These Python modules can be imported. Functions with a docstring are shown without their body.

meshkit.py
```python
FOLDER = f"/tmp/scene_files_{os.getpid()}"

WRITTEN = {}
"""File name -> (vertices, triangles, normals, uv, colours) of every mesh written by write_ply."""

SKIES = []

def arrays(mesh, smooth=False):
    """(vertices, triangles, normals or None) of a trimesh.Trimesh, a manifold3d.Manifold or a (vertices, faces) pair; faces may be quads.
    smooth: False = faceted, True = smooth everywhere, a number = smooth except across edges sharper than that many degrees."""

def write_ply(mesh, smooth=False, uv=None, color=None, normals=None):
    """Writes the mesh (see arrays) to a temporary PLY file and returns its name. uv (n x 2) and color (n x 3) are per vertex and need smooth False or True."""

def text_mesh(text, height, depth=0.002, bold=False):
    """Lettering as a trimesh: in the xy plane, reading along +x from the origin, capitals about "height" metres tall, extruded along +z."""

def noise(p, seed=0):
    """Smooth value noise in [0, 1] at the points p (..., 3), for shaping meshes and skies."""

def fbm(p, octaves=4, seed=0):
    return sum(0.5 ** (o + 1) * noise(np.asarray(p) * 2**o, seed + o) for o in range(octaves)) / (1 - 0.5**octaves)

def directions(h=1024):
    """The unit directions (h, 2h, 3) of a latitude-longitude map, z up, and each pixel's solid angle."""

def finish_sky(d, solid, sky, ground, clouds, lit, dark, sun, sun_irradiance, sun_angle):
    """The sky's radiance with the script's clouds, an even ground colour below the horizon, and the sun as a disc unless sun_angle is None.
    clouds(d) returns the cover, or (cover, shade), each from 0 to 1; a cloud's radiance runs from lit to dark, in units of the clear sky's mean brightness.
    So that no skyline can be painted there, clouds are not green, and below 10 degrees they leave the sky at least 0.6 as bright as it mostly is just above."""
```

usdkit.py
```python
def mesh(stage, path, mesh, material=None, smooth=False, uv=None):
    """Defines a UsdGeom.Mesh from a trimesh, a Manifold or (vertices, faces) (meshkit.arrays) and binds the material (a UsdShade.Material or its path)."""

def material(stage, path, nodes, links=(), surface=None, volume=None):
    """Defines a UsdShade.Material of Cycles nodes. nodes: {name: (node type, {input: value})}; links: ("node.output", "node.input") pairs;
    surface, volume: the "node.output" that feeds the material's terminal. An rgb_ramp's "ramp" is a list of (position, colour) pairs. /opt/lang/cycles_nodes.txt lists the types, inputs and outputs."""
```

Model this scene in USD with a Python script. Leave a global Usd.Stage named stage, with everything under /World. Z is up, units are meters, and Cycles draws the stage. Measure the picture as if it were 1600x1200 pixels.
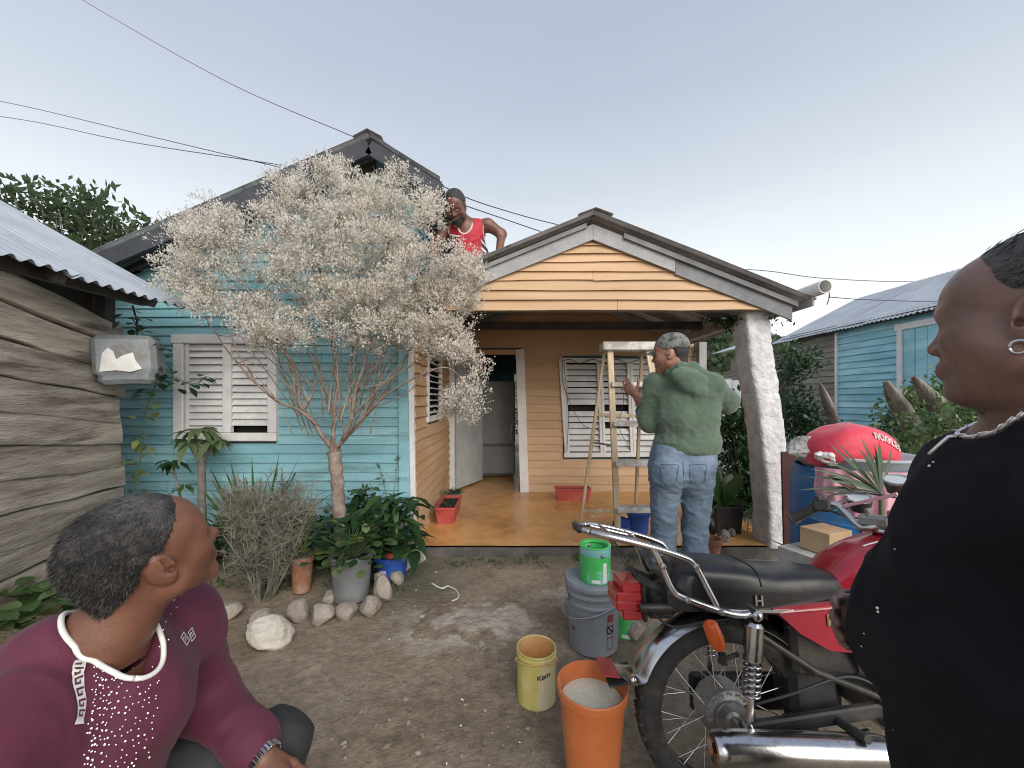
import math, random, numpy as np, trimesh, usdkit, meshkit
from pxr import Usd, UsdGeom, UsdLux, Gf, Sdf, UsdShade, Vt

stage = Usd.Stage.CreateInMemory()
UsdGeom.SetStageUpAxis(stage, UsdGeom.Tokens.z)
UsdGeom.SetStageMetersPerUnit(stage, 1.0)
UsdGeom.Xform.Define(stage, '/World')
UsdGeom.Scope.Define(stage, '/World/Looks')

# ------------------------------------------------------------------ camera, sky, sun, exposure
FPX, CAM_H, HORIZON = 620.0, 1.35, 625.0          # focal length in photo pixels, eye height, horizon row
cam = UsdGeom.Camera.Define(stage, '/World/camera')
cam.AddTranslateOp().Set(Gf.Vec3d(0, 0, CAM_H))
cam.AddRotateXOp().Set(90.0)
cam.CreateHorizontalApertureAttr(36.0)
cam.CreateVerticalApertureAttr(27.0)
cam.CreateFocalLengthAttr(36.0 * FPX / 1600)
cam.CreateVerticalApertureOffsetAttr((HORIZON - 600) * 36.0 / 1600)
cam.CreateClippingRangeAttr(Gf.Vec2f(0.02, 2000))
cam.CreateExposureAttr(1.2)

SUN_EL, SUN_ROT = math.radians(29.0), math.radians(154.0)   # low behind the photographer
dome = UsdLux.DomeLight.Define(stage, '/World/sky')
sky_mat = usdkit.material(stage, '/World/Looks/sky', {
    'tc': ('texture_coordinate', {}),
    'map': ('mapping', {'scale': (1.0, 1.0, 3.0)}),
    'cn': ('noise_texture', {'scale': 1.3, 'detail': 5.0, 'roughness': 0.6}),
    'cr': ('map_range', {'from_min': 0.2, 'from_max': 0.8, 'to_min': 0.78, 'to_max': 0.9}),
    'sky': ('sky_texture', {'sky_type': 'single_scattering', 'sun_disc': False, 'sun_elevation': SUN_EL, 'sun_rotation': SUN_ROT,
                            'air_density': 1.0, 'aerosol_density': 1.0, 'ozone_density': 2.0}),
    'sep': ('separate_xyz', {}), 'el': ('math', {'math_type': 'arcsine'}),
    # evening haze: pale towards the horizon all round, lavender overhead
    'hz': ('rgb_ramp', {'ramp': [(0.0, (1.03, 1.01, 0.95)), (0.16, (0.99, 1.0, 0.965)), (0.30, (0.855, 0.885, 0.885)), (0.47, (0.62, 0.665, 0.72)), (0.62, (0.50, 0.545, 0.63)), (0.9, (0.40, 0.445, 0.56)), (1.0, (0.38, 0.43, 0.55))]}),
    'hs': ('vector_math', {'math_type': 'scale', 'scale': 7.7}),
    'veil': ('mix_color', {'blend_type': 'mix', 'use_clamp': False}),
    'bg': ('background_shader', {'strength': 0.07})},
    [('tc.generated', 'map.vector'), ('map.vector', 'cn.vector'), ('cn.fac', 'cr.value'), ('cr.result', 'veil.fac'), ('sky.color', 'veil.a'), ('tc.generated', 'sep.vector'), ('sep.z', 'el.value1'),
     ('el.value', 'hz.fac'), ('hz.color', 'hs.vector1'), ('hs.vector', 'veil.b'), ('veil.result', 'bg.color')], surface='bg.background')
UsdShade.MaterialBindingAPI.Apply(dome.GetPrim()).Bind(sky_mat)
dome.GetPrim().SetCustomDataByKey('kind', 'structure')
sun = UsdLux.DistantLight.Define(stage, '/World/sun')
sun.CreateNormalizeAttr(True)
sun.CreateIntensityAttr(0.4)
sun.CreateAngleAttr(50.0)
sun.CreateColorAttr(Gf.Vec3f(1.0, 0.93, 0.84))
sun.AddRotateXYZOp().Set(Gf.Vec3f(90 - math.degrees(SUN_EL) + 0.0, 0, 180 - math.degrees(SUN_ROT)))

# ------------------------------------------------------------------ helpers
RNG = np.random.default_rng(7)
_used = {}


def at(u, v, Y):
    """The point at distance Y that stands at (u, v) of the photograph."""
    return np.array([(u - 800.0) / FPX * Y, Y, CAM_H + (HORIZON - v) / FPX * Y])


def onz(u, v, z):
    """The point on the level z under (u, v)."""
    Y = (CAM_H - z) * FPX / (v - HORIZON)
    return at(u, v, Y)


def numbered(path):
    n = _used.get(path, 0)
    _used[path] = n + 1
    return path if n == 0 else f'{path}_{n:03d}'


def ppath(parent):
    return '/World' if parent is None else str(parent.GetPath())


def tag(o, label=None, cat=None, group=None, kind=None):
    for k, v in (('label', label), ('category', cat), ('group', group), ('kind', kind)):
        if v:
            o.SetCustomDataByKey(k, v)
    return o


def thing(name, label, cat, loc=(0, 0, 0), rz=0.0, group=None):
    x = UsdGeom.Xform.Define(stage, numbered('/World/' + name))
    x.AddTranslateOp().Set(Gf.Vec3d(*map(float, loc)))
    x.AddRotateZOp().Set(float(rz))
    return tag(x.GetPrim(), label, cat, group)


def copy_of(src, label, loc, rz=0.0, group=None, scale=None):
    x = UsdGeom.Xform.Define(stage, numbered(str(src.GetPath())))
    x.GetPrim().GetReferences().AddInternalReference(src.GetPath())
    x.GetPrim().SetInstanceable(True)
    x.GetPrim().GetAttribute('xformOp:translate').Set(Gf.Vec3d(*map(float, loc)))
    x.GetPrim().GetAttribute('xformOp:rotateZ').Set(float(rz))
    return tag(x.GetPrim(), label, None, group)


def obj(name, mesh, mat, parent=None, smooth=35):
    if isinstance(mesh, MB):
        mesh = mesh.get()
    m = usdkit.mesh(stage, numbered(ppath(parent) + '/' + name), mesh, MAT.get(mat, mat) if isinstance(mat, str) else mat, smooth)
    return m.GetPrim()


def solid(name, mesh, mat, label, cat, group=None, kind=None, smooth=35):
    return tag(obj(name, mesh, mat, None, smooth), label, cat, group, kind)


def rotz(a):
    c, s = math.cos(a), math.sin(a)
    return np.array([[c, -s, 0], [s, c, 0], [0, 0, 1.0]])


def rotx(a):
    c, s = math.cos(a), math.sin(a)
    return np.array([[1.0, 0, 0], [0, c, -s], [0, s, c]])


def roty(a):
    c, s = math.cos(a), math.sin(a)
    return np.array([[c, 0, s], [0, 1.0, 0], [-s, 0, c]])


def nrm(v):
    v = np.asarray(v, float)
    return v / max(np.linalg.norm(v), 1e-9)


def frame(d, up=(0, 0, 1)):
    """Axes (a, b, d): d the direction, b as near to up as can be."""
    d = nrm(d)
    a = np.cross(up, d)
    if np.linalg.norm(a) < 1e-3:
        a = np.cross((0, 1, 0), d)
    a = nrm(a)
    return a, np.cross(d, a), d


def spline(pts, n):
    """Catmull-Rom through pts, n points per span."""
    p = np.asarray(pts, float)
    if len(p) < 3:
        t = np.linspace(0, 1, n + 1)[:, None]
        return p[0] * (1 - t) + p[-1] * t
    q = np.vstack([2 * p[0] - p[1], p, 2 * p[-1] - p[-2]])
    out = []
    for i in range(1, len(q) - 2):
        for t in np.arange(n) / n:
            a, b, c, d = q[i - 1:i + 3]
            out.append(0.5 * (2 * b + (c - a) * t + (2 * a - 5 * b + 4 * c - d) * t * t + (3 * b - a - 3 * c + d) * t ** 3))
    out.append(p[-1])
    return np.array(out)


class MB:
    """Collects shapes; get() gives (vertices, triangles)."""

    def __init__(self):
        self.v, self.f, self.n = [], [], 0

    def add(self, v, f):
        v, f = np.asarray(v, float), np.asarray(f, int)
        if f.shape[1] == 4:
            f = np.vstack([f[:, [0, 1, 2]], f[:, [0, 2, 3]]])
        self.v.append(v)
        self.f.append(f + self.n)
        self.n += len(v)
        return self

    def tm(self, m, R=None, t=(0, 0, 0)):
        v, f, _ = meshkit.arrays(m)
        return self.add((v @ np.asarray(R).T if R is not None else v) + np.asarray(t), f)

    def get(self):
        return np.vstack(self.v), np.vstack(self.f)

    def box(self, lo, hi, R=None, t=(0, 0, 0)):
        lo, hi = np.asarray(lo, float), np.asarray(hi, float)
        v = np.array([[(lo, hi)[i][0], (lo, hi)[j][1], (lo, hi)[k][2]] for i in (0, 1) for j in (0, 1) for k in (0, 1)])
        if R is not None:
            v = v @ np.asarray(R).T
        return self.add(v + np.asarray(t), [[0, 1, 3, 2], [4, 6, 7, 5], [0, 4, 5, 1], [2, 3, 7, 6], [0, 2, 6, 4], [1, 5, 7, 3]])

    def rbox(self, lo, hi, r=0.004, R=None, t=(0, 0, 0)):
        """Box with chamfered edges."""
        lo, hi = np.asarray(lo, float), np.asarray(hi, float)
        c, h = (lo + hi) / 2, (hi - lo) / 2
        r = min(r, h.min() * 0.9)
        pts = []
        for s in np.ndindex(2, 2, 2):
            s = np.array(s) * 2 - 1
            for k in range(3):
                e = h - r
                e[k] = h[k]
                pts.append(c + s * e)
        m = trimesh.convex.convex_hull(np.array(pts))
        return self.tm(m, R, t)

    def bar(self, p0, p1, w, h, up=(0, 0, 1), w1=None, h1=None, ch=0.0):
        """Straight bar p0-p1, w across, h along up."""
        p0, p1 = np.asarray(p0, float), np.asarray(p1, float)
        a, b, d = frame(p1 - p0, up)
        w1, h1 = w if w1 is None else w1, h if h1 is None else h1
        v = []
        for p, ww, hh in ((p0, w, h), (p1, w1, h1)):
            if ch:
                c = min(ch, ww * .4, hh * .4)
                for x, y in ((-ww / 2 + c, -hh / 2), (ww / 2 - c, -hh / 2), (ww / 2, -hh / 2 + c), (ww / 2, hh / 2 - c), (ww / 2 - c, hh / 2), (-ww / 2 + c, hh / 2), (-ww / 2, hh / 2 - c), (-ww / 2, -hh / 2 + c)):
                    v.append(p + a * x + b * y)
            else:
                for x, y in ((-1, -1), (1, -1), (1, 1), (-1, 1)):
                    v.append(p + a * x * ww / 2 + b * y * hh / 2)
        k = len(v) // 2
        f = [[i, (i + 1) % k, (i + 1) % k + k, i + k] for i in range(k)]
        tri = [[0, i + 1, i] for i in range(1, k - 1)] + [[k, k + i, k + i + 1] for i in range(1, k - 1)]
        n = self.n
        self.add(v, f)
        self.f.append(np.array(tri) + n)
        return self

    def tube(self, pts, r, sides=8, caps=True, flat=1.0, up=(0, 0, 1)):
        """Round tube along pts; r a number or one per point; flat squeezes it along up."""
        p = np.asarray(pts, float)
        r = np.broadcast_to(np.asarray(r, float), (len(p),))
        d = np.gradient(p, axis=0)
        a, b, _ = frame(d[0], up)
        rings = []
        for i in range(len(p)):
            t = nrm(d[i])
            a = nrm(a - t * (a @ t))
            b = np.cross(t, a)
            th = np.arange(sides) / sides * 2 * np.pi
            rings.append(p[i] + r[i] * (np.cos(th)[:, None] * a + flat * np.sin(th)[:, None] * b))
        v = np.vstack(rings)
        i, j = np.meshgrid(np.arange(len(p) - 1), np.arange(sides), indexing='ij')
        q = np.stack([i * sides + j, i * sides + (j + 1) % sides, (i + 1) * sides + (j + 1) % sides, (i + 1) * sides + j], -1).reshape(-1, 4)
        n = self.n
        self.add(v, q)
        if caps:
            m = len(v) - sides
            self.f.append(np.array([[0, k + 1, k] for k in range(1, sides - 1)] + [[m, m + k, m + k + 1] for k in range(1, sides - 1)]) + n)
        return self

    def lathe(self, prof, n=32, R=None, t=(0, 0, 0), sx=1.0, sy=1.0):
        """Profile [(r, z)...] turned about z (from bottom to top along the outside)."""
        pr = np.asarray(prof, float)
        th = np.arange(n) / n * 2 * np.pi
        v = np.stack([pr[:, None, 0] * np.cos(th) * sx, pr[:, None, 0] * np.sin(th) * sy, np.repeat(pr[:, 1:2], n, 1)], -1).reshape(-1, 3)
        i, j = np.meshgrid(np.arange(len(pr) - 1), np.arange(n), indexing='ij')
        q = np.stack([i * n + j, i * n + (j + 1) % n, (i + 1) * n + (j + 1) % n, (i + 1) * n + j], -1).reshape(-1, 4)
        if R is not None:
            v = v @ np.asarray(R).T
        return self.add(v + np.asarray(t), q)

    def grid(self, P):
        """Sheet through P[i, j]."""
        P = np.asarray(P, float)
        a, b = P.shape[:2]
        i, j = np.meshgrid(np.arange(a - 1), np.arange(b - 1), indexing='ij')
        q = np.stack([i * b + j, (i + 1) * b + j, (i + 1) * b + j + 1, i * b + j + 1], -1).reshape(-1, 4)
        return self.add(P.reshape(-1, 3), q)

    def sheet(self, P, th, nrml):
        """Closed sheet of thickness th (towards -nrml)."""
        P = np.asarray(P, float)
        off = np.asarray(nrml, float) * th
        a, b = P.shape[:2]
        self.grid(P)
        self.grid((P - off)[:, ::-1])
        rim = [(0, j) for j in range(b)] + [(i, b - 1) for i in range(1, a)] + [(a - 1, j) for j in range(b - 2, -1, -1)] + [(i, 0) for i in range(a - 2, 0, -1)]
        t = np.array([P[i, j] for i, j in rim])
        k = len(rim)
        self.add(np.vstack([t, t - (off if off.ndim == 1 else np.array([off[i, j] for i, j in rim]))]), [[i, (i + 1) % k, (i + 1) % k + k, i + k] for i in range(k)])
        return self

    def prism(self, poly, z0, z1, R=None, t=(0, 0, 0)):
        from shapely.geometry import Polygon
        m = trimesh.creation.extrude_polygon(Polygon(poly), z1 - z0, engine='earcut')
        v = np.array(m.vertices) + [0, 0, z0]
        if R is not None:
            v = v @ np.asarray(R).T
        return self.add(v + np.asarray(t), m.faces)

    def ball(self, c, r, sub=2, R=None, seed=None, amp=0.0, freq=3.0):
        m = trimesh.creation.icosphere(subdivisions=sub)
        v = np.array(m.vertices)
        if amp:
            v = v * (1 + amp * (meshkit.fbm(v * freq + 17.3 + (seed or 0) * 3.1, 3, seed or 0) - 0.5))[:, None] if np.ndim(amp) == 0 else v
        v = v * np.asarray(r, float)
        if R is not None:
            v = v @ np.asarray(R).T
        return self.add(v + np.asarray(c), m.faces)

    def text(self, s, h, origin, ax, up, depth=0.002, bold=False, mirror=False):
        m = meshkit.text_mesh(s, h, depth, bold)
        v = np.array(m.vertices)
        ax, up = nrm(ax), nrm(up)
        return self.add(np.asarray(origin) + v[:, :1] * ax + v[:, 1:2] * up + v[:, 2:3] * np.cross(ax, up), m.faces)


def rock(seed, r, sub=3, amp=0.5, flat=1.0, cuts=9):
    """A stone: a ball cut by random planes, then roughened."""
    g = np.random.default_rng(seed)
    m = trimesh.creation.icosphere(subdivisions=sub)
    v = np.array(m.vertices)
    for _ in range(cuts):
        n = nrm(g.normal(size=3))
        d = g.uniform(0.62, 0.9)
        over = np.maximum(v @ n - d, 0)
        v -= over[:, None] * n * 0.9
    v *= (1 + 0.22 * amp * (meshkit.fbm(v * 2.2 + seed, 4, seed) - 0.5) * 2)[:, None]
    v *= np.asarray(r) * [1, 1, flat]
    return v, np.array(m.faces)


# ---- signed distance bodies: continuous smooth figures
def smin(a, b, k):
    h = np.maximum(k - np.abs(a - b), 0) / k
    return np.minimum(a, b) - h * h * k * 0.25


def smax(a, b, k):
    return -smin(-a, -b, k)


def d_cone(p, a, b, ra, rb):
    a, b = np.asarray(a, np.float32), np.asarray(b, np.float32)
    ab = b - a
    t = np.clip(((p - a) @ ab) / max(float(ab @ ab), 1e-12), 0, 1)
    return np.linalg.norm(p - a - t[:, None] * ab, axis=1) - (ra + (rb - ra) * t)


def d_ell(p, c, r, R=None):
    q = p - np.asarray(c, np.float32)
    if R is not None:
        q = q @ np.asarray(R, np.float32)
    r = np.asarray(r, np.float32)
    k0 = np.linalg.norm(q / r, axis=1)
    k1 = np.linalg.norm(q / (r * r), axis=1)
    return k0 * (k0 - 1) / np.maximum(k1, 1e-6)


def surface_nets(fn, lo, hi, h):
    lo, hi = np.asarray(lo, float), np.asarray(hi, float)
    n = np.ceil((hi - lo) / h).astype(int) + 1
    ax = [lo[k] + np.arange(n[k]) * h for k in range(3)]
    B = 5                                                     # only blocks near the surface are sampled finely
    nb = -(-n // B)
    cb = np.stack(np.meshgrid(*[lo[k] + (np.arange(nb[k]) * B + (B - 1) / 2) * h for k in range(3)], indexing='ij'), -1).reshape(-1, 3).astype(np.float32)
    db = fn(cb).reshape(nb)
    D = np.repeat(np.repeat(np.repeat(db, B, 0), B, 1), B, 2)[:n[0], :n[1], :n[2]].astype(np.float32)
    near = np.repeat(np.repeat(np.repeat(np.abs(db) < h * B * 0.87 * 1.7 + 0.010, B, 0), B, 1), B, 2)[:n[0], :n[1], :n[2]]
    ii = np.argwhere(near)
    G = (lo + ii * h).astype(np.float32)
    if len(G):
        D[near] = np.concatenate([fn(G[i:i + 400000]) for i in range(0, len(G), 400000)])
    S = D < 0
    cell = np.zeros(n - 1, np.int16)
    acc = np.zeros((*(n - 1), 3))
    cnt = np.zeros(n - 1)
    corners = list(np.ndindex(2, 2, 2))
    sl = lambda c: tuple(slice(c[k], n[k] - 1 + c[k]) for k in range(3))
    for i, c0 in enumerate(corners):
        for c1 in corners[i + 1:]:
            if sum(abs(a - b) for a, b in zip(c0, c1)) != 1:
                continue
            d0, d1 = D[sl(c0)], D[sl(c1)]
            x = (d0 < 0) != (d1 < 0)
            t = np.where(x, d0 / np.where(x, d0 - d1, 1), 0)
            cnt += x
            for k in range(3):
                acc[..., k] += np.where(x, c0[k] + t * (c1[k] - c0[k]), 0)
    has = cnt > 0
    idx = -np.ones(n - 1, int)
    idx[has] = np.arange(has.sum())
    ijk = np.argwhere(has)
    V = lo + (ijk + acc[has] / cnt[has][:, None]) * h
    faces = []
    for k in range(3):
        a, b = [(1, 2), (2, 0), (0, 1)][k]
        s0 = [slice(1, n[q] - 1) for q in range(3)]
        s1 = list(s0)
        s0[k], s1[k] = slice(0, n[k] - 1), slice(1, n[k])
        A, B = S[tuple(s0)], S[tuple(s1)]
        for flip, cross in ((False, A & ~B), (True, ~A & B)):
            w = np.argwhere(cross)
            if not len(w):
                continue
            w[:, a] += 1
            w[:, b] += 1
            ea, eb = np.eye(3, dtype=int)[a], np.eye(3, dtype=int)[b]
            q = [idx[tuple((w - o).T)] for o in (ea + eb, eb, np.zeros(3, int), ea)]
            q = np.stack(q, 1)
            faces.append(q[:, ::-1] if flip else q)
    F = np.vstack(faces)
    return V, np.vstack([F[:, [0, 1, 2]], F[:, [0, 2, 3]]])


class Body:
    """Smooth union of cones and ellipsoids, in the order given."""

    def __init__(self):
        self.p = []

    def cone(self, a, b, ra, rb=None, k=0.03):
        self.p.append((lambda q: d_cone(q, a, b, ra, ra if rb is None else rb), k, np.minimum(a, b) - max(ra, rb or ra), np.maximum(a, b) + max(ra, rb or ra)))
        return self

    def chain(self, pts, rad, k=0.03):
        for i in range(len(pts) - 1):
            self.cone(np.asarray(pts[i], float), np.asarray(pts[i + 1], float), rad[i], rad[i + 1], k)
        return self

    def ell(self, c, r, R=None, k=0.03):
        m = max(r)
        self.p.append((lambda q: d_ell(q, c, r, R), k, np.asarray(c) - m, np.asarray(c) + m))
        return self

    def cut(self, c, r, R=None, k=0.02):
        self.p.append((lambda q: d_ell(q, c, r, R), -k, None, None))
        return self

    def dist(self, q):
        d = None
        for f, k, _, _ in self.p:
            e = f(q)
            d = e if d is None else (smin(d, e, k) if k > 0 else smax(d, -e, -k))
        return d

    def mesh(self, h, extra=None, pad=0.02, lo=None, hi=None):
        L = np.min([p[2] for p in self.p if p[2] is not None], axis=0) - pad if lo is None else lo
        H = np.max([p[3] for p in self.p if p[3] is not None], axis=0) + pad if hi is None else hi
        fn = self.dist if extra is None else (lambda q: extra(q, self.dist(q)))
        return surface_nets(fn, L, H, h)


# ------------------------------------------------------------------ materials
MAT = {}


def mat(name, col, rough=0.7, var=0.15, scale=6.0, bump=0.0, bscale=40.0, metal=0.0, spec=0.5, col2=None, edges=(0.35, 0.65), dirt=None, dirt_scale=3.0, dirt_edges=(0.55, 0.7),
        stretch=(1, 1, 1), coord='object', detail=5.0, coat=0.0, sheen=0.0, trans=0.0, sss=0.0, bdist=0.01, rvar=0.0, rand=0.0):
    """Principled material whose colour runs between two tones by noise, with patches of dirt, fine relief and a random tone per object."""
    col = np.asarray(col, float)
    lo, hi = (col * (1 - var), np.minimum(col * (1 + var), 1)) if col2 is None else (col, np.asarray(col2, float))
    n = {'tc': ('texture_coordinate', {}), 'map': ('mapping', {'scale': stretch}),
         'n1': ('noise_texture', {'scale': scale, 'detail': detail, 'roughness': 0.6}),
         'r1': ('rgb_ramp', {'ramp': [(edges[0], tuple(lo)), (edges[1], tuple(hi))]}),
         'p': ('principled_bsdf', {'roughness': rough, 'metallic': metal, 'specular_ior_level': spec, 'coat_weight': coat, 'coat_roughness': 0.08, 'sheen_weight': sheen, 'transmission_weight': trans,
                                   'subsurface_weight': sss, 'subsurface_scale': 0.01})}
    src = 'geo.position' if coord == 'world' else 'tc.object'
    if coord == 'world':
        n['geo'] = ('geometry', {})
    L = [(src, 'map.vector'), ('map.vector', 'n1.vector'), ('n1.fac', 'r1.fac')]
    out = 'r1.color'
    if rand:
        n.update({'oi': ('object_info', {}), 'rr': ('map_range', {'to_min': 1 - rand, 'to_max': 1 + rand}), 'rc': ('combine_xyz', {}), 'rm': ('mix_color', {'blend_type': 'multiply', 'fac': 1.0, 'use_clamp': False})})
        L += [('oi.random', 'rr.value'), ('rr.result', 'rc.x'), ('rr.result', 'rc.y'), ('rr.result', 'rc.z'), (out, 'rm.a'), ('rc.vector', 'rm.b')]
        out = 'rm.result'
    if dirt is not None:
        n.update({'n2': ('noise_texture', {'scale': dirt_scale, 'detail': 8.0, 'roughness': 0.7}), 'r2': ('map_range', {'from_min': dirt_edges[0], 'from_max': dirt_edges[1], 'to_max': 1.0, 'clamp': True}),
                  'mx': ('mix_color', {'b': tuple(dirt)})})
        L += [('map.vector', 'n2.vector'), ('n2.fac', 'r2.value'), ('r2.result', 'mx.fac'), (out, 'mx.a')]
        out = 'mx.result'
    L.append((out, 'p.base_color'))
    if bump:
        n.update({'n3': ('noise_texture', {'scale': bscale, 'detail': 4.0, 'roughness': 0.6}), 'bp': ('bump', {'strength': bump, 'distance': bdist})})
        L += [('map.vector', 'n3.vector'), ('n3.fac', 'bp.height'), ('bp.normal', 'p.normal')]
    if rvar:
        n.update({'rv': ('map_range', {'to_min': max(rough - rvar, 0.03), 'to_max': min(rough + rvar, 1)})})
        L += [('n1.fac', 'rv.value'), ('rv.result', 'p.roughness')]
    MAT[name] = usdkit.material(stage, '/World/Looks/' + name, n, L, surface='p.BSDF')
    return MAT[name]


def leaf_mat(name, c1, c2, rough=0.45, trans=0.35, spec=0.5, rand_scale=9.0):
    """Leaf: two tones by leaf (random per island), light passing through."""
    n = {'g': ('geometry', {}), 'r': ('rgb_ramp', {'ramp': [(0.0, tuple(c1)), (1.0, tuple(c2))]}),
         'tc': ('texture_coordinate', {}), 'nz': ('noise_texture', {'scale': 30.0, 'detail': 3.0}), 'mm': ('mix_float', {'fac': 0.35}),
         'p': ('principled_bsdf', {'roughness': rough, 'specular_ior_level': spec}), 't': ('translucent_bsdf', {}), 'm': ('mix_closure', {'fac': trans})}
    L = [('g.random_per_island', 'mm.a'), ('tc.object', 'nz.vector'), ('nz.fac', 'mm.b'), ('mm.result', 'r.fac'), ('r.color', 'p.base_color'), ('r.color', 't.color'), ('p.BSDF', 'm.closure1'), ('t.BSDF', 'm.closure2')]
    MAT[name] = usdkit.material(stage, '/World/Looks/' + name, n, L, surface='m.closure')
    return MAT[name]
# ================================================================== MATERIALS of the setting
TEAL, TEAL2 = (0.165, 0.365, 0.425), (0.26, 0.475, 0.535)
mat('teal_paint', TEAL, 0.6, scale=2.2, col2=TEAL2, bump=0.35, bscale=26, stretch=(0.5, 0.5, 3), dirt=(0.10, 0.20, 0.205), dirt_scale=3.4, dirt_edges=(0.52, 0.74), rand=0.10, coord='world')
mat('orange_paint', (0.46, 0.295, 0.165), 0.62, scale=1.8, col2=(0.55, 0.37, 0.225), bump=0.3, bscale=24, stretch=(0.5, 0.5, 3), dirt=(0.38, 0.225, 0.12), dirt_scale=2.2, dirt_edges=(0.58, 0.78), rand=0.06, coord='world')
mat('white_paint', (0.60, 0.60, 0.61), 0.55, scale=5, col2=(0.74, 0.74, 0.745), bump=0.3, bscale=30, dirt=(0.40, 0.40, 0.40), dirt_scale=6, dirt_edges=(0.6, 0.78), rand=0.05, coord='world')
mat('grey_board', (0.25, 0.255, 0.265), 0.7, scale=4, col2=(0.35, 0.355, 0.365), bump=0.35, bscale=30, dirt=(0.24, 0.25, 0.26), dirt_edges=(0.55, 0.72), coord='world')
mat('verge_dark', (0.022, 0.026, 0.034), 0.75, scale=4, col2=(0.05, 0.055, 0.066), bump=0.4, bscale=30, coord='world')
mat('dark_board', (0.14, 0.145, 0.155), 0.75, scale=4, col2=(0.24, 0.245, 0.255), bump=0.4, bscale=30, dirt=(0.20, 0.20, 0.205), dirt_scale=2.2, dirt_edges=(0.6, 0.66), coord='world')
mat('dark_wood', (0.045, 0.042, 0.042), 0.8, scale=5, col2=(0.10, 0.09, 0.085), bump=0.4, bscale=30, coord='world')
mat('old_wood', (0.25, 0.215, 0.185), 0.88, scale=3.4, col2=(0.58, 0.52, 0.455), edges=(0.33, 0.66), bump=0.9, bscale=30, bdist=0.015, stretch=(1.0, 0.55, 5.0), dirt=(0.15, 0.125, 0.11), dirt_scale=1.9, dirt_edges=(0.52, 0.64), rand=0.22, coord='world', detail=9)
mat('zinc', (0.33, 0.37, 0.42), 0.5, scale=2.0, col2=(0.42, 0.46, 0.51), metal=0.35, bump=0.1, bscale=10, dirt=(0.24, 0.24, 0.25), dirt_scale=3, dirt_edges=(0.6, 0.8), rvar=0.12, coord='world')
mat('zinc_old', (0.25, 0.26, 0.28), 0.6, scale=3.0, col2=(0.44, 0.45, 0.47), metal=0.3, bump=0.2, bscale=12, dirt=(0.12, 0.085, 0.065), dirt_scale=4, dirt_edges=(0.58, 0.72), coord='world')
mat('porch_floor_paint', (0.42, 0.20, 0.065), 0.30, scale=3.6, col2=(0.64, 0.36, 0.14), edges=(0.3, 0.7), bump=0.25, bscale=9, rvar=0.22, dirt=(0.20, 0.11, 0.055), dirt_scale=1.6, dirt_edges=(0.55, 0.75), coord='world')
mat('dark_concrete', (0.055, 0.05, 0.045), 0.85, scale=6, col2=(0.12, 0.11, 0.10), bump=0.5, bscale=22, coord='world')
mat('whitewash', (0.44, 0.435, 0.45), 0.85, scale=9, col2=(0.66, 0.655, 0.67), bump=0.9, bscale=26, bdist=0.02, dirt=(0.36, 0.345, 0.34), dirt_scale=6, dirt_edges=(0.58, 0.72), coord='world', detail=8)
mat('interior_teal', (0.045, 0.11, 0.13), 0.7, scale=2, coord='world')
mat('door_paint', (0.42, 0.44, 0.45), 0.6, scale=3, col2=(0.54, 0.56, 0.57), bump=0.2, coord='world')
mat('black_gap', (0.012, 0.012, 0.013), 0.9, var=0.3)
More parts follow.
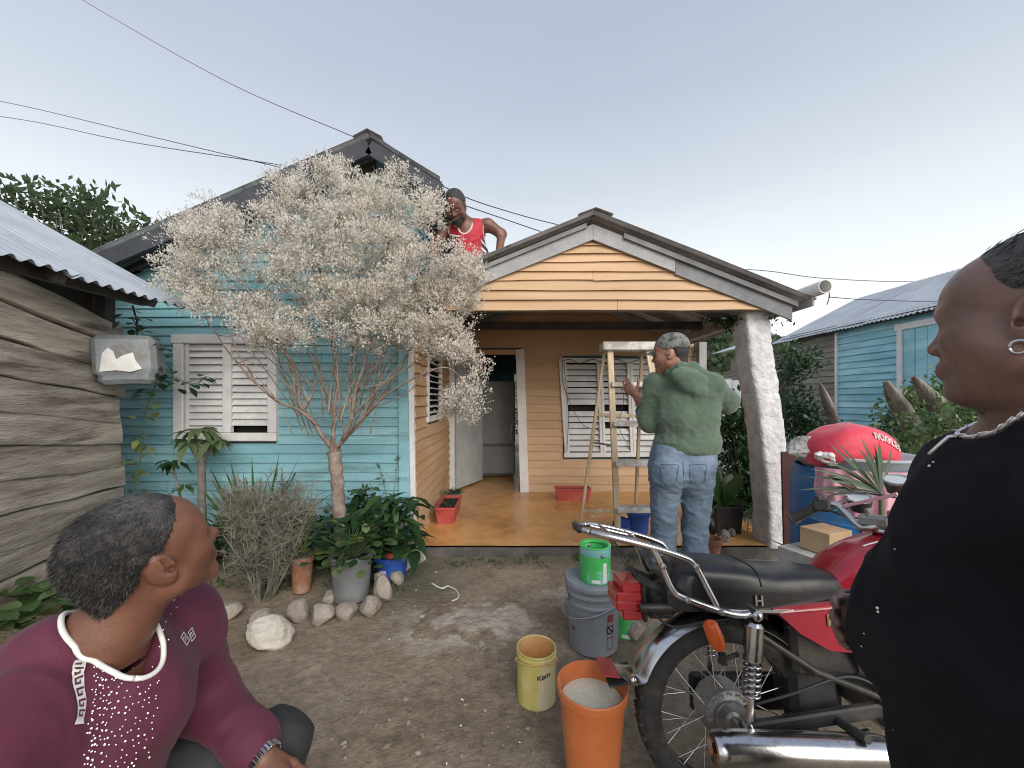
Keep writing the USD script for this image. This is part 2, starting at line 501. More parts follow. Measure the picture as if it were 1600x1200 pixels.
mat('pvc', (0.55, 0.55, 0.53), 0.5, scale=5, col2=(0.68, 0.68, 0.66), dirt=(0.35, 0.33, 0.30), dirt_edges=(0.58, 0.75), coord='world')
mat('cable', (0.03, 0.03, 0.035), 0.6)

# ground: trodden earth with paler hard patches, bump relief
usd_ground = {
    'geo': ('geometry', {}), 'map': ('mapping', {}),
    'n1': ('noise_texture', {'scale': 1.3, 'detail': 9.0, 'roughness': 0.68}),
    'r1': ('rgb_ramp', {'ramp': [(0.28, (0.145, 0.112, 0.079)), (0.46, (0.25, 0.20, 0.146)), (0.60, (0.33, 0.272, 0.205)), (0.76, (0.42, 0.36, 0.285))]}),
    'n2': ('noise_texture', {'scale': 26.0, 'detail': 8.0, 'roughness': 0.75}),
    'r2': ('rgb_ramp', {'ramp': [(0.3, (0.62, 0.62, 0.62)), (0.7, (1.3, 1.3, 1.3))]}),
    'm2': ('mix_color', {'blend_type': 'multiply', 'fac': 1.0, 'use_clamp': False, 'use_clamp_result': False}),
    'at': ('attribute', {'attribute': 'pale'}),
    'n4': ('noise_texture', {'scale': 7.0, 'detail': 8.0, 'roughness': 0.7}),
    'pm': ('math', {'math_type': 'multiply_add', 'value2': 1.6, 'value3': -0.8}),
    'pa': ('math', {'math_type': 'add', 'use_clamp': True}),
    'pk': ('map_range', {'from_min': 0.45, 'from_max': 0.85, 'to_max': 0.72, 'clamp': True}),
    'mp': ('mix_color', {'b': (0.50, 0.465, 0.41)}),
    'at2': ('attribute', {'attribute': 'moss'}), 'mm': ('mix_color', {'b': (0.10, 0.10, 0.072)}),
    'n3': ('noise_texture', {'scale': 60.0, 'detail': 6.0, 'roughness': 0.7}), 'b1': ('bump', {'strength': 0.75, 'distance': 0.012}),
    'n5': ('noise_texture', {'scale': 11.0, 'detail': 7.0, 'roughness': 0.65}), 'b2': ('bump', {'strength': 0.7, 'distance': 0.035}),
    'p': ('principled_bsdf', {'roughness': 0.93, 'specular_ior_level': 0.25})}
MAT['earth'] = usdkit.material(stage, '/World/Looks/earth', usd_ground, [
    ('geo.position', 'n1.vector'), ('geo.position', 'n2.vector'), ('geo.position', 'n3.vector'), ('geo.position', 'n4.vector'), ('geo.position', 'n5.vector'),
    ('n1.fac', 'r1.fac'), ('n2.fac', 'r2.fac'), ('r1.color', 'm2.a'), ('r2.color', 'm2.b'), ('n4.fac', 'pm.value1'), ('pm.value', 'pa.value1'), ('at.fac', 'pa.value2'), ('pa.value', 'pk.value'),
    ('pk.result', 'mp.fac'), ('m2.result', 'mp.a'), ('at2.fac', 'mm.fac'), ('mp.result', 'mm.a'), ('mm.result', 'p.base_color'),
    ('n5.fac', 'b2.height'), ('n3.fac', 'b1.height'), ('b2.normal', 'b1.normal'), ('b1.normal', 'p.normal')], surface='p.BSDF')

# ================================================================== GROUND
FLOOR_Z, PORCH_Y, WALL_Y, SIDE_X, BACK_Y = 0.13, 3.32, 3.42, -0.85, 5.30


def gauss(x, y, cx, cy, sx, sy):
    return np.exp(-((x - cx) / sx) ** 2 - ((y - cy) / sy) ** 2)


def ground_z(x, y):
    x, y = np.asarray(x, float), np.asarray(y, float)
    p = np.stack([x, y, 0 * x], -1)
    z = 0.05 * (meshkit.fbm(p * 0.9, 3, 3) - 0.5) + 0.022 * (meshkit.fbm(p * 4.1, 4, 5) - 0.5)
    z = z + 0.05 * gauss(x, y, 0.2, 3.3, 1.4, 0.5)
    z = z + 0.06 * gauss(x, y, -1.75, 3.1, 0.9, 0.45) + 0.26 * gauss(x, y, -2.75, 2.2, 0.30, 1.2)
    z = z + 0.035 * gauss(x, y, -0.15, 2.35, 0.45, 0.3) * (meshkit.fbm(p * 7.0, 4, 9) * 1.4)
    return z + np.clip((y - 6) * 0.012, 0, 3.0) * (np.abs(x) < 60) + np.clip((x - 3.2) * 0.18, 0, 0.75) * np.clip((y - 2.5) * 0.5, 0, 1)


xs = np.unique(np.concatenate([np.linspace(-150, -8, 24), np.arange(-8, -3, 0.25), np.arange(-3, 2.6, 0.022), np.arange(2.6, 9, 0.25), np.linspace(9, 150, 24)]))
ys = np.unique(np.concatenate([np.linspace(-60, -3, 12), np.arange(-3, 0.8, 0.2), np.arange(0.8, 3.7, 0.022), np.arange(3.7, 12, 0.3), np.linspace(12, 220, 30)]))
X, Y = np.meshgrid(xs, ys, indexing='ij')
Z = ground_z(X, Y)
mb = MB().grid(np.stack([X, Y, Z], -1))
V, Fc = mb.get()
g = usdkit.mesh(stage, '/World/ground', (V, Fc), MAT['earth'], True)
pale = 0.9 * gauss(V[:, 0], V[:, 1], -0.30, 2.38, 0.62, 0.34) + 0.5 * gauss(V[:, 0], V[:, 1], 0.35, 2.75, 0.3, 0.2) + 0.35 * gauss(V[:, 0], V[:, 1], -0.6, 1.7, 0.5, 0.3)
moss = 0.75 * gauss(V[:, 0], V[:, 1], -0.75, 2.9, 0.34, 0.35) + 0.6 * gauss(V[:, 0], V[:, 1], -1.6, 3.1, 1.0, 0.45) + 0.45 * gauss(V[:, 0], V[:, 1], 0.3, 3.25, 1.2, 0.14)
api = UsdGeom.PrimvarsAPI(g)
api.CreatePrimvar('pale', Sdf.ValueTypeNames.FloatArray, 'vertex').Set(Vt.FloatArray.FromNumpy(np.clip(pale, 0, 1).astype(np.float32)))
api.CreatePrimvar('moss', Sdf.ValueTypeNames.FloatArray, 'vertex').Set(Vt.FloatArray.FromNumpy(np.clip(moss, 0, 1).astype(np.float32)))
tag(g.GetPrim(), 'trodden bare brown earth of the yard', None, None, 'structure')

# ================================================================== THE WOODEN HOUSE
house = thing('wooden_house', 'low wooden house with teal clapboard wing and orange porch under a tin gable', 'house')


def lap_board(p0, p1, h, m, parent, rng, th=0.016, tip=0.026, seg=0.22, wav=0.006, name='plank', clip=None, sag=0.0):
    """One clapboard from p0 to p1 (its lower edge), h high, outer face to the right-hand side of p0->p1 turned by -90 degrees; its lower edge wavers. clip(t) -> top height."""
    p0, p1 = np.asarray(p0, float), np.asarray(p1, float)
    L = np.linalg.norm(p1 - p0)
    d = (p1 - p0) / L
    n = np.array([d[1], -d[0], 0])
    k = max(int(L / seg) + 1, 2)
    t = np.linspace(0, 1, k)
    w = wav * (meshkit.fbm(np.stack([t * L * 1.6 + rng.uniform(0, 50), 0 * t, 0 * t], -1), 3, 1) - 0.5) * 2
    b = tip + 0.006 * (rng.random() - 0.5) + 0.006 * (meshkit.noise(np.stack([t * L * 2.2 + rng.uniform(0, 50), 0 * t, 0 * t], -1)) - 0.5)
    P = []
    top = np.full(k, h + 0.006) if clip is None else np.minimum(h + 0.006, clip(t))
    top = np.maximum(top, 0.004)
    for o, z in ((0.0, w), (b, w), (th * 0.45 + 0 * b, top), (0.0, top)):
        P.append(p0 + np.outer(t * L, d) + np.outer(np.broadcast_to(o, (k,)), n) + np.outer(np.broadcast_to(z, (k,)) + sag * np.sin(t * np.pi), (0, 0, 1)))
    P = np.array(P)                      # 4 x k x 3
    mb = MB()
    v = P.transpose(1, 0, 2).reshape(-1, 3)
    i, j = np.meshgrid(np.arange(k - 1), np.arange(4), indexing='ij')
    mb.add(v, np.stack([i * 4 + j, (i + 1) * 4 + j, (i + 1) * 4 + (j + 1) % 4, i * 4 + (j + 1) % 4], -1).reshape(-1, 4))
    mb.f.append(np.array([[0, 1, 2], [0, 2, 3], [v.shape[0] - 4, v.shape[0] - 2, v.shape[0] - 3], [v.shape[0] - 4, v.shape[0] - 1, v.shape[0] - 2]]))
    return obj(name, mb, m, parent, False)


rg = np.random.default_rng(11)
# --- teal front wall of the wing: X from -5.2 to the corner, boards 7.7 cm
APEX = np.array([-1.13, 3.12, 3.45])
ROOF_L = (3.45 - 2.50) / 2.22          # slope of the left pitch (front view)
ROOF_R = 0.62
row_h = 0.0775
wx0, wx1 = -3.9, SIDE_X
win = (-2.875, -2.00, 1.00, 1.905)    # front window: x0 x1 z0 z1


def roof_under(x):
    return np.minimum(3.42 - ROOF_L * np.maximum(APEX[0] - x, 0), 3.42 - ROOF_R * np.maximum(x - APEX[0], 0)) - 0.05


z = 0.04
while z < 3.30:
    spans = [(wx0, wx1)]
    if z + row_h > win[2] + 0.02 and z < win[3] - 0.02:
        spans = [(wx0, win[0] + 0.02), (win[1] - 0.02, wx1)]
    cut = []
    for a, b in spans:
        if b - a > 1.3 and rg.random() < 0.6:
            c = a + (b - a) * rg.uniform(0.3, 0.7)
            cut += [(a, c - 0.0015), (c + 0.0015, b)]
        else:
            cut.append((a, b))
    for a, b in cut:
        # ends under the sloping roof
        xa, xb = a, b
        zt = z + row_h * 0.4
        if max(xa, xb) < APEX[0] and zt > roof_under(xb):
            continue
        if xa < APEX[0] and zt > roof_under(xa):
            xa = APEX[0] - (3.37 - zt) / ROOF_L
        if xb > APEX[0] and zt > roof_under(xb):
            xb = APEX[0] + (3.37 - zt) / ROOF_R
        if xb - xa < 0.06:
            continue
        lap_board((xa, WALL_Y, z), (xb, WALL_Y, z), row_h, 'teal_paint', house, rg, clip=lambda t, xa=xa, xb=xb, z=z: np.maximum(roof_under(xa + t * (xb - xa)) - z, 0.01))
    z += row_h * rg.uniform(0.94, 1.06)
# studs and inner lining of the teal wing so that it is closed
mb = MB()
mb.box((wx0, WALL_Y + 0.006, 0.0), (win[0], WALL_Y + 0.05, 2.3)).box((win[1], WALL_Y + 0.006, 0.0), (SIDE_X - 0.01, WALL_Y + 0.05, 2.9))
mb.box((win[0], WALL_Y + 0.006, 0.0), (win[1], WALL_Y + 0.05, win[2])).box((win[0], WALL_Y + 0.006, win[3]), (win[1], WALL_Y + 0.05, 2.5))
obj('inner_lining', mb, 'dark_wood', house, False)
# corner boards: teal board then white trim that leans with the house
obj('corner_board', MB().bar((SIDE_X - 0.06, WALL_Y - 0.035, 0.05), (SIDE_X - 0.075, WALL_Y - 0.035, 2.75), 0.10, 0.022, up=(0, 1, 0), ch=0.003), 'teal_paint', house)
obj('corner_trim', MB().bar((SIDE_X + 0.016, WALL_Y - 0.030, 0.02), (SIDE_X - 0.028, WALL_Y - 0.034, 2.6), 0.045, 0.045, up=(0, 1, 0), ch=0.004), 'white_paint', house)


def louvre(parent, x0, x1, z0, z1, n, y, m='white_paint', axis='x', depth=0.05, tilt=1.02, miss=(), name='slat', th=0.009, sgn=1, jit=0.05):
    """Slats between x0 and x1; each slat a part of its own. axis y: the window stands in a wall that runs along y (x0,x1 are y; y is x)."""
    rr = np.random.default_rng(int(abs(x0) * 1000) + n)
    for i in range(n):
        if i in miss:
            continue
        zc = z0 + (z1 - z0) * (i + 0.5) / n
        tl = tilt + rr.normal() * jit
        w = (z1 - z0) / n * 1.15
        if axis == 'x':
            R, t = rotx(tl), ((x0 + x1) / 2, y, zc + rr.normal() * 0.002)
            lo, hi = (-(x1 - x0) / 2, -w / 2, -th / 2), ((x1 - x0) / 2, w / 2, th / 2)
        else:
            R, t = roty(-tl * sgn), (y, (x0 + x1) / 2, zc + rr.normal() * 0.002)
            lo, hi = (-w / 2, -(x1 - x0) / 2, -th / 2), (w / 2, (x1 - x0) / 2, th / 2)
        # lower edge outwards
        R = R if axis == 'x' else R
        obj(name, MB().rbox(lo, hi, 0.002, R, t), m, parent, False)


# front window
x0, x1, z0, z1 = win
yf = WALL_Y - 0.045
mb = MB()
mb.rbox((x0 - 0.015, yf - 0.02, z1 - 0.075), (x1 + 0.01, yf + 0.05, z1), 0.006)
mb.rbox((x0, yf - 0.018, z0), (x1, yf + 0.05, z0 + 0.07), 0.006)
mb.rbox((x0, yf - 0.016, z0 + 0.071), (x0 + 0.085, yf + 0.05, z1 - 0.076), 0.006)
mb.rbox((x1 - 0.075, yf - 0.016, z0 + 0.071), (x1, yf + 0.05, z1 - 0.076), 0.006)
w = obj('window', mb, 'white_paint', house)
mb = MB().rbox((x0 + 0.415, yf - 0.008, z0 + 0.072), (x0 + 0.485, yf + 0.04, z1 - 0.077), 0.004).rbox((x0 + 0.092, yf + 0.0, z0 + 0.072), (x0 + 0.118, yf + 0.04, z1 - 0.077), 0.004)
obj('mullion', mb, 'white_paint', w)
louvre(w, x0 + 0.119, x0 + 0.414, z0 + 0.072, z1 - 0.078, 13, yf + 0.025)
louvre(w, x0 + 0.486, x1 - 0.076, z0 + 0.072, z1 - 0.078, 13, yf + 0.025, miss=(0,))
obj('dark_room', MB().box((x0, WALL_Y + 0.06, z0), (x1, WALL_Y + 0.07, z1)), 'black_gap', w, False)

# --- orange side wall of the wing (porch's left wall): along y at SIDE_X, facing +x
z = FLOOR_Z + 0.0
sw = (3.86, 4.62, 1.13, 1.95)          # side window y0 y1 z0 z1
while z < 2.30:
    spans = [(WALL_Y - 0.02, BACK_Y)]
    if z + 0.1 > sw[2] and z < sw[3]:
        spans = [(WALL_Y - 0.02, sw[0]), (sw[1], BACK_Y)]
    for a, b in spans:
        lap_board((SIDE_X, a, z), (SIDE_X, b, z), 0.098, 'orange_paint', house, rg, wav=0.012, tip=0.034)
    z += 0.098 * rg.uniform(0.95, 1.05)
mb = MB().box((SIDE_X - 0.05, WALL_Y + 0.051, 0), (SIDE_X - 0.004, sw[0], 2.9)).box((SIDE_X - 0.05, sw[1], 0), (SIDE_X - 0.004, BACK_Y, 2.9)).box((SIDE_X - 0.05, sw[0], 0), (SIDE_X - 0.004, sw[1], sw[2])).box((SIDE_X - 0.05, sw[0], sw[3]), (SIDE_X - 0.004, sw[1], 2.9))
obj('inner_lining', mb, 'dark_wood', house, False)
mb = MB()
xw = SIDE_X + 0.03
for lo, hi in (((-0.03, sw[0], sw[2] - 0.0), (0.012, sw[1], sw[2] + 0.06)), ((-0.03, sw[0], sw[3] - 0.06), (0.012, sw[1], sw[3])), ((-0.03, sw[0], sw[2] + 0.061), (0.01, sw[0] + 0.06, sw[3] - 0.061)), ((-0.03, sw[1] - 0.06, sw[2] + 0.061), (0.01, sw[1], sw[3] - 0.061))):
    mb.rbox(np.array(lo) + [xw, 0, 0], np.array(hi) + [xw, 0, 0], 0.005)
w = obj('window', mb, 'white_paint', house)
tag(w, 'narrow louvred window in the porch side wall')
louvre(w, sw[0] + 0.061, sw[1] - 0.061, sw[2] + 0.062, sw[3] - 0.062, 11, xw - 0.012, axis='y', tilt=0.15, sgn=-1)
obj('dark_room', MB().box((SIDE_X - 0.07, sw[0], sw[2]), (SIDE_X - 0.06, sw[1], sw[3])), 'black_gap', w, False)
# teal upper side wall above the porch roof, with small teal louvre
z = 2.34
while z < 3.02:
    lap_board((SIDE_X - 0.006, WALL_Y, z), (SIDE_X - 0.006, 7.0, z), 0.09, 'teal_paint', house, rg)
    z += 0.09
mb = MB()
for k in range(4):
    mb.rbox((SIDE_X + 0.012, 3.70, 2.50 + k * 0.075), (SIDE_X + 0.03, 4.1, 2.545 + k * 0.075), 0.003)
obj('vent_louvre', mb, 'teal_paint', house, False)

# --- orange back wall of the porch, facing -y
door = (SIDE_X + 0.08, 0.10, FLOOR_Z, 1.99)     # x0 x1 z0 z1 of the opening
bw = (0.68, 1.98, 0.61, 1.87)                   # back window
BX1 = 2.42
z = FLOOR_Z
while z < 2.55:
    spans = [(SIDE_X, BX1)]
    if z < door[3] - 0.03:
        spans = [(door[1] + 0.02, BX1)]
        if z + 0.1 > bw[2] and z < bw[3]:
            spans = [(door[1] + 0.02, bw[0]), (bw[1], BX1)]
    for a, b in spans:
        lap_board((a, BACK_Y, z), (b, BACK_Y, z), 0.105, 'orange_paint', house, rg, wav=0.007)
    z += 0.105 * rg.uniform(0.95, 1.05)
mb = MB().box((door[1], BACK_Y + 0.005, 0), (bw[0], BACK_Y + 0.06, 2.9)).box((bw[1], BACK_Y + 0.005, 0), (BX1, BACK_Y + 0.06, 2.5)).box((bw[0], BACK_Y + 0.005, 0), (bw[1], BACK_Y + 0.06, bw[2])).box((bw[0], BACK_Y + 0.005, bw[3]), (bw[1], BACK_Y + 0.06, 2.6)).box((SIDE_X, BACK_Y + 0.005, door[3]), (door[1], BACK_Y + 0.06, 2.9))
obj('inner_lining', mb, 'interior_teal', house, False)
# door frame (leaning) and leaf standing open inwards
ty = BACK_Y - 0.03
df = obj('door_frame', MB().bar((0.165, ty, FLOOR_Z), (0.105, ty, 2.02), 0.115, 0.05, up=(0, 1, 0), ch=0.005).bar((SIDE_X + 0.055, ty, FLOOR_Z), (SIDE_X + 0.05, ty, 2.0), 0.075, 0.05, up=(0, 1, 0), ch=0.005), 'white_paint', house)
obj('lintel', MB().box((SIDE_X + 0.09, ty + 0.012, 1.955), (0.05, ty + 0.05, 2.02)), 'orange_paint', df, False)
hx, hy, dl, da = SIDE_X + 0.10, BACK_Y + 0.05, 0.72, math.radians(66)
dd = np.array([math.cos(da), math.sin(da), 0])
lf = MB().bar(np.array([hx, hy, FLOOR_Z + 0.02 + 0.9]), np.array([hx, hy, FLOOR_Z + 0.92]) + dd * dl, 0.035, 1.80, ch=0.003)
leaf = obj('door', lf, 'door_paint', house, False)
for zz in (0.3, 1.5):
    obj('hinge', MB().tube([(hx - 0.005, hy - 0.02, FLOOR_Z + zz), (hx - 0.005, hy - 0.02, FLOOR_Z + zz + 0.09)], 0.009), 'zinc_old', leaf)
# interior: floor, walls, back doorway to the light
obj('room_floor', MB().box((-3.5, BACK_Y + 0.07, FLOOR_Z - 0.1), (2.4, 9.2, FLOOR_Z - 0.004)), 'porch_floor_paint', house, False)
bx0, bx1 = 0.05, 0.62
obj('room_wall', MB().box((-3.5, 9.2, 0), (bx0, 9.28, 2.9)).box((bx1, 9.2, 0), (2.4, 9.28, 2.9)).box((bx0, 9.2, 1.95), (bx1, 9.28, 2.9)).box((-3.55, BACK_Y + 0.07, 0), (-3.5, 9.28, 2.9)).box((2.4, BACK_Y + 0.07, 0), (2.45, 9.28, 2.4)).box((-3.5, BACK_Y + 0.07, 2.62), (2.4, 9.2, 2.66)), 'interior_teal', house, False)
# back window: crooked white louvres in three columns
w0, w1, q0, q1 = bw
lean = 0.05
yb = BACK_Y - 0.03
mb = MB()
mb.bar((w0 + lean, yb, q0), (w0 - 0.03, yb, q1 + 0.02), 0.06, 0.05, up=(0, 1, 0), ch=0.004)
mb.bar((w1 + lean, yb, q0), (w1 - 0.02, yb, q1 + 0.02), 0.06, 0.05, up=(0, 1, 0), ch=0.004)
mb.bar((w0 - 0.05, yb - 0.002, q1 + 0.01), (w1 + 0.05, yb - 0.002, q1 - 0.01), 0.05, 0.06, up=(0, 0, 1), ch=0.004)
mb.bar((w0 + 0.01, yb - 0.002, q0 + 0.01), (w1 + 0.1, yb - 0.002, q0 + 0.02), 0.05, 0.06, up=(0, 0, 1), ch=0.004)
w = obj('window', mb, 'white_paint', house)
tag(w, 'wide leaning louvred window in the porch back wall')
cols = [(w0 + 0.06, w0 + 0.46), (w0 + 0.54, w0 + 0.86), (w0 + 0.94, w1 - 0.0)]
for k, (a, b) in enumerate(cols):
    mb = MB()
    for xx in (a - 0.02, b + 0.02):
        mb.bar((xx + lean * 0.6, yb + 0.003, q0 + 0.03), (xx - 0.02, yb + 0.003, q1 - 0.02), 0.036, 0.045, up=(0, 1, 0), ch=0.003)
    obj('mullion', mb, 'white_paint', w, False)
    n = 15
    rr = np.random.default_rng(k + 40)
    for i in range(n):
        if (k, i) in ((0, 7), (1, 7), (1, 4)):
            continue
        f = (i + 0.5) / n
        zc = q0 + 0.05 + (q1 - q0 - 0.09) * f
        sh = lean * 0.6 * (1 - f) - 0.02 * f
        obj('slat', MB().rbox((a + sh, -0.040, -0.004), (b + sh, 0.040, 0.004), 0.002, rotx(0.95 + rr.normal() * 0.09), (0, yb + 0.02, zc)), 'white_paint', w, False)
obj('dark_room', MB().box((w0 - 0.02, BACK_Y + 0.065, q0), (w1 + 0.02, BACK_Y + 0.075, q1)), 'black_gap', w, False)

# --- porch: floor slab, pillar, rear post, gable, roof
rf = np.random.default_rng(5)
n = 40
tx = np.linspace(SIDE_X + 0.005, 2.32, n)
edge = PORCH_Y + 0.012 * (meshkit.fbm(np.stack([tx * 3, 0 * tx, 0 * tx], -1), 3, 2) - 0.5) * 2
top = np.array([[(a, e, FLOOR_Z), (a, BACK_Y + 0.06, FLOOR_Z)] for a, e in zip(tx, edge)])
front = np.array([[(a, e + 0.01, -0.1), (a, e, FLOOR_Z)] for a, e in zip(tx, edge)])
obj('porch_floor', MB().grid(top).add([(2.32, PORCH_Y, -0.1), (2.32, BACK_Y, -0.1), (2.32, BACK_Y, FLOOR_Z), (2.32, PORCH_Y, FLOOR_Z)], [[0, 1, 2, 3]]), 'porch_floor_paint', house, False)
lo = np.stack([np.stack([tx, edge - 0.006, np.full(n, -0.08)], -1), np.stack([tx, edge - 0.010, np.full(n, 0.05)], -1), np.stack([tx, edge - 0.004, np.full(n, FLOOR_Z - 0.012)], -1)], 1)
obj('floor_edge', MB().grid(lo), 'dark_concrete', house, True)
# pillar of whitewashed rough blocks, crooked
cs = spline([(2.235, 0, FLOOR_Z - 0.02), (2.225, 0, 0.5), (2.19, 0, 1.1), (2.10, 0, 1.7), (2.055, 0, 2.10)], 6)
zz = np.linspace(FLOOR_Z - 0.02, 2.10, 88)
cx = np.interp(zz, cs[:, 2], cs[:, 0])
wd = np.interp(zz, [0.1, 0.5, 0.9, 1.5, 2.1], [0.175, 0.185, 0.225, 0.235, 0.22])
ringn = 40
P = []
for a, c, ww in zip(zz, cx, wd):
    th = np.arange(ringn) / ringn * 2 * np.pi
    ca, sa = np.cos(th + 0.35), np.sin(th + 0.35)
    r = (np.abs(ca) ** 11 + np.abs(sa) ** 11) ** (-1 / 11)
    x, y = c + 0.45 * ww * r * ca, PORCH_Y + 0.12 + 0.12 * r * sa
    P.append(np.stack([x, y, np.full(ringn, a)], -1))
P = np.array(P)
cen = np.stack([cx, np.full_like(cx, PORCH_Y + 0.12), zz], -1)[:, None]
nr = (P - cen) / np.linalg.norm(P - cen, axis=2, keepdims=True)
joint = np.minimum(np.abs((zz * 4.6 + 0.3) % 1 - 0.5) * 10, 1)[:, None, None] if False else 1 - 0.6 * np.exp(-(((zz - 0.19) / 0.205 + 0.5) % 1 - 0.5) ** 2 * 900)[:, None, None]
rough = 0.028 * (meshkit.fbm(P * [14, 14, 12], 4, 8) - 0.5)[..., None] + 0.018 * (meshkit.fbm(P * 5, 3, 4) - 0.5)[..., None]
P = P + nr * (rough - 0.024 * (1 - joint))
P = np.concatenate([P, P[:, :1]], 1)
obj('pillar', MB().grid(P[:, ::-1]), 'whitewash', house, 50)
obj('porch_post', MB().bar((2.47, BACK_Y - 0.12, FLOOR_Z), (2.47, BACK_Y - 0.12, 2.1), 0.10, 0.10, up=(0, 1, 0), ch=0.006), 'grey_board', house)

RY0, RY1 = 3.12, 5.6
ridge = np.array([0.655, 0, 2.835])
SL, SR = 0.408, 0.395
xl, xr = SIDE_X + 0.02, 2.40


def roof_z(x):
    return ridge[2] - np.where(x < ridge[0], SL * (ridge[0] - x), SR * (x - ridge[0]))


# gable boards
gy = PORCH_Y - 0.06
gz0 = 2.085
z, k = gz0, 0
hs = [0.083, 0.078, 0.082, 0.075, 0.076, 0.068, 0.066, 0.064, 0.066, 0.05, 0.05]
for k, h in enumerate(hs):
    gap = 0.17                            # depth of the barge board below the roof line
    xa = ridge[0] - (ridge[2] - gap - z - 0.004) / SL
    xb = ridge[0] + (ridge[2] - gap - z - 0.004) / SR
    xa, xb = max(xa, -0.62), min(xb, 2.17)
    if xb - xa < 0.1:
        break
    parts = [(xa, xb)]
    if k == 0:
        parts = [(xa, 0.86), (0.863, xb)]
    if k == 3:
        parts = [(xa, 0.66), (0.663, xb)]
    for a, b in parts:
        lap_board((a, gy, z), (b, gy, z), h, 'orange_paint', house, rg, wav=0.008, seg=0.12, clip=lambda t, a=a, b=b, z=z: np.maximum(roof_z(a + t * (b - a)) - gap - z + 0.03, 0.003), th=0.02, tip=0.03)
    z += h
obj('tie_beam', MB().rbox((SIDE_X, gy + 0.004, gz0 - 0.0), (2.2, gy + 0.07, gz0 + 0.11), 0.004), 'dark_board', house)
# barge boards
def slope_board(xa, xb, dz0, dz1, y, th, m, name='barge_board'):
    za, zb = roof_z(xa), roof_z(xb)
    v = []
    for yy in (y, y + th):
        v += [(xa, yy, za - dz1), (xb, yy, zb - dz1), (xb, yy, zb - dz0), (xa, yy, za - dz0)]
    return obj(name, MB().add(v, [[0, 1, 2, 3], [7, 6, 5, 4], [4, 5, 1, 0], [6, 7, 3, 2], [5, 6, 2, 1], [7, 4, 0, 3]]), m, house, False)


slope_board(-0.62, ridge[0] + 0.0, 0.062, 0.185, gy - 0.05, 0.022, 'grey_board')
slope_board(ridge[0] + 0.002, 1.32, 0.062, 0.185, gy - 0.05, 0.022, 'grey_board')
slope_board(1.325, 2.27, 0.062, 0.20, gy - 0.046, 0.022, 'dark_board')
slope_board(0.9, 2.30, 0.045, 0.085, gy - 0.075, 0.02, 'dark_board')
slope_board(-0.6, 0.60, 0.040, 0.075, gy - 0.075, 0.02, 'dark_board')


def corrugated(parent, A, U, W, n_waves, length, m, amp=0.009, pitch=0.076, nl=6, name='roof_sheet', th=0.0015, sag=0.0, seed=0):
    """Corrugated sheet: corner A, U the unit direction down the slope (length), W across the waves."""
    U, W = nrm(U), nrm(W)
    N = np.cross(W, U)
    N = N if N[2] > 0 else -N
    s = np.linspace(0, n_waves, n_waves * 8 + 1)
    t = np.linspace(0, 1, nl)
    S, T = np.meshgrid(s, t, indexing='ij')
    g = np.random.default_rng(seed)
    wob = 0.012 * (meshkit.noise(np.stack([S * 0.25 + seed * 3, T * 2, 0 * S], -1)) - 0.5)
    P = A + (S * pitch)[..., None] * W + (T * length)[..., None] * U + (amp * np.cos(2 * np.pi * S) + wob - sag * np.sin(T * np.pi))[..., None] * N
    return obj(name, MB().sheet(P, th, N), m, parent, 70)


# porch roof sheets: waves across y, three sheets each side; slope direction down
for side, sl, xe in ((-1, SL, xl), (1, SR, xr)):
    L = abs(xe - ridge[0]) * math.hypot(1, sl)
    U = nrm((side, 0, -sl))
    k = 0
    y = RY0
    while y < RY1:
        nw = 11
        corrugated(house, np.array([ridge[0], y, ridge[2] + 0.006 * (k % 2)]), U, (0, 1, 0), nw, L, 'zinc_old', nl=5, seed=k + 20 + 10 * side)
        y += (nw - 1) * 0.076
        k += 1
cap = np.array([[(ridge[0] + dx * 0.8, yy, ridge[2] + 0.018 - abs(dx) * 0.30 + 0.006 * math.sin(yy * 9)) for dx in (-0.17, -0.08, 0, 0.08, 0.17)] for yy in np.linspace(RY0 - 0.03, RY1, 12)])
obj('ridge_cap', MB().sheet(cap, 0.003, (0, 0, 1)), 'zinc_old', house, 20)
# rafters and ceiling beams under the porch roof
for k, yy in enumerate((3.55, 4.1, 4.7, 5.2)):
    obj('rafter', MB().bar((ridge[0], yy, ridge[2] - 0.06), (xl + 0.04, yy, roof_z(xl + 0.04) - 0.06), 0.05, 0.08), 'dark_board', house, False)
    obj('rafter', MB().bar((ridge[0], yy, ridge[2] - 0.06), (xr - 0.06, yy, roof_z(xr - 0.06) - 0.06), 0.05, 0.08), 'grey_board', house, False)
obj('eave_beam', MB().rbox((2.10, PORCH_Y + 0.02, 2.06), (2.20, BACK_Y + 0.1, 2.14), 0.005), 'grey_board', house)
obj('eave_beam', MB().rbox((2.36, PORCH_Y - 0.2, 2.09), (2.38, BACK_Y + 0.2, 2.17), 0.004), 'grey_board', house)
mb = MB().lathe([(0.0525, 0), (0.0525, 2.6), (0.047, 2.6), (0.047, 0), (0.0525, 0)], 24, rotx(-math.pi / 2), (2.385, 3.02, 2.215))
obj('gutter_pipe', mb, 'pvc', house, 40)
# ceiling inside the gable (boards between tie beam and wall, dark)
obj('porch_ceiling', MB().add([(SIDE_X, PORCH_Y, 2.32), (2.1, PORCH_Y, 2.10), (2.1, BACK_Y, 2.10), (SIDE_X, BACK_Y, 2.32)], [[0, 1, 2, 3]]) if False else MB().bar((SIDE_X + 0.02, 4.4, 2.17), (2.1, 4.4, 2.17), 0.06, 0.09), 'dark_wood', house, False)

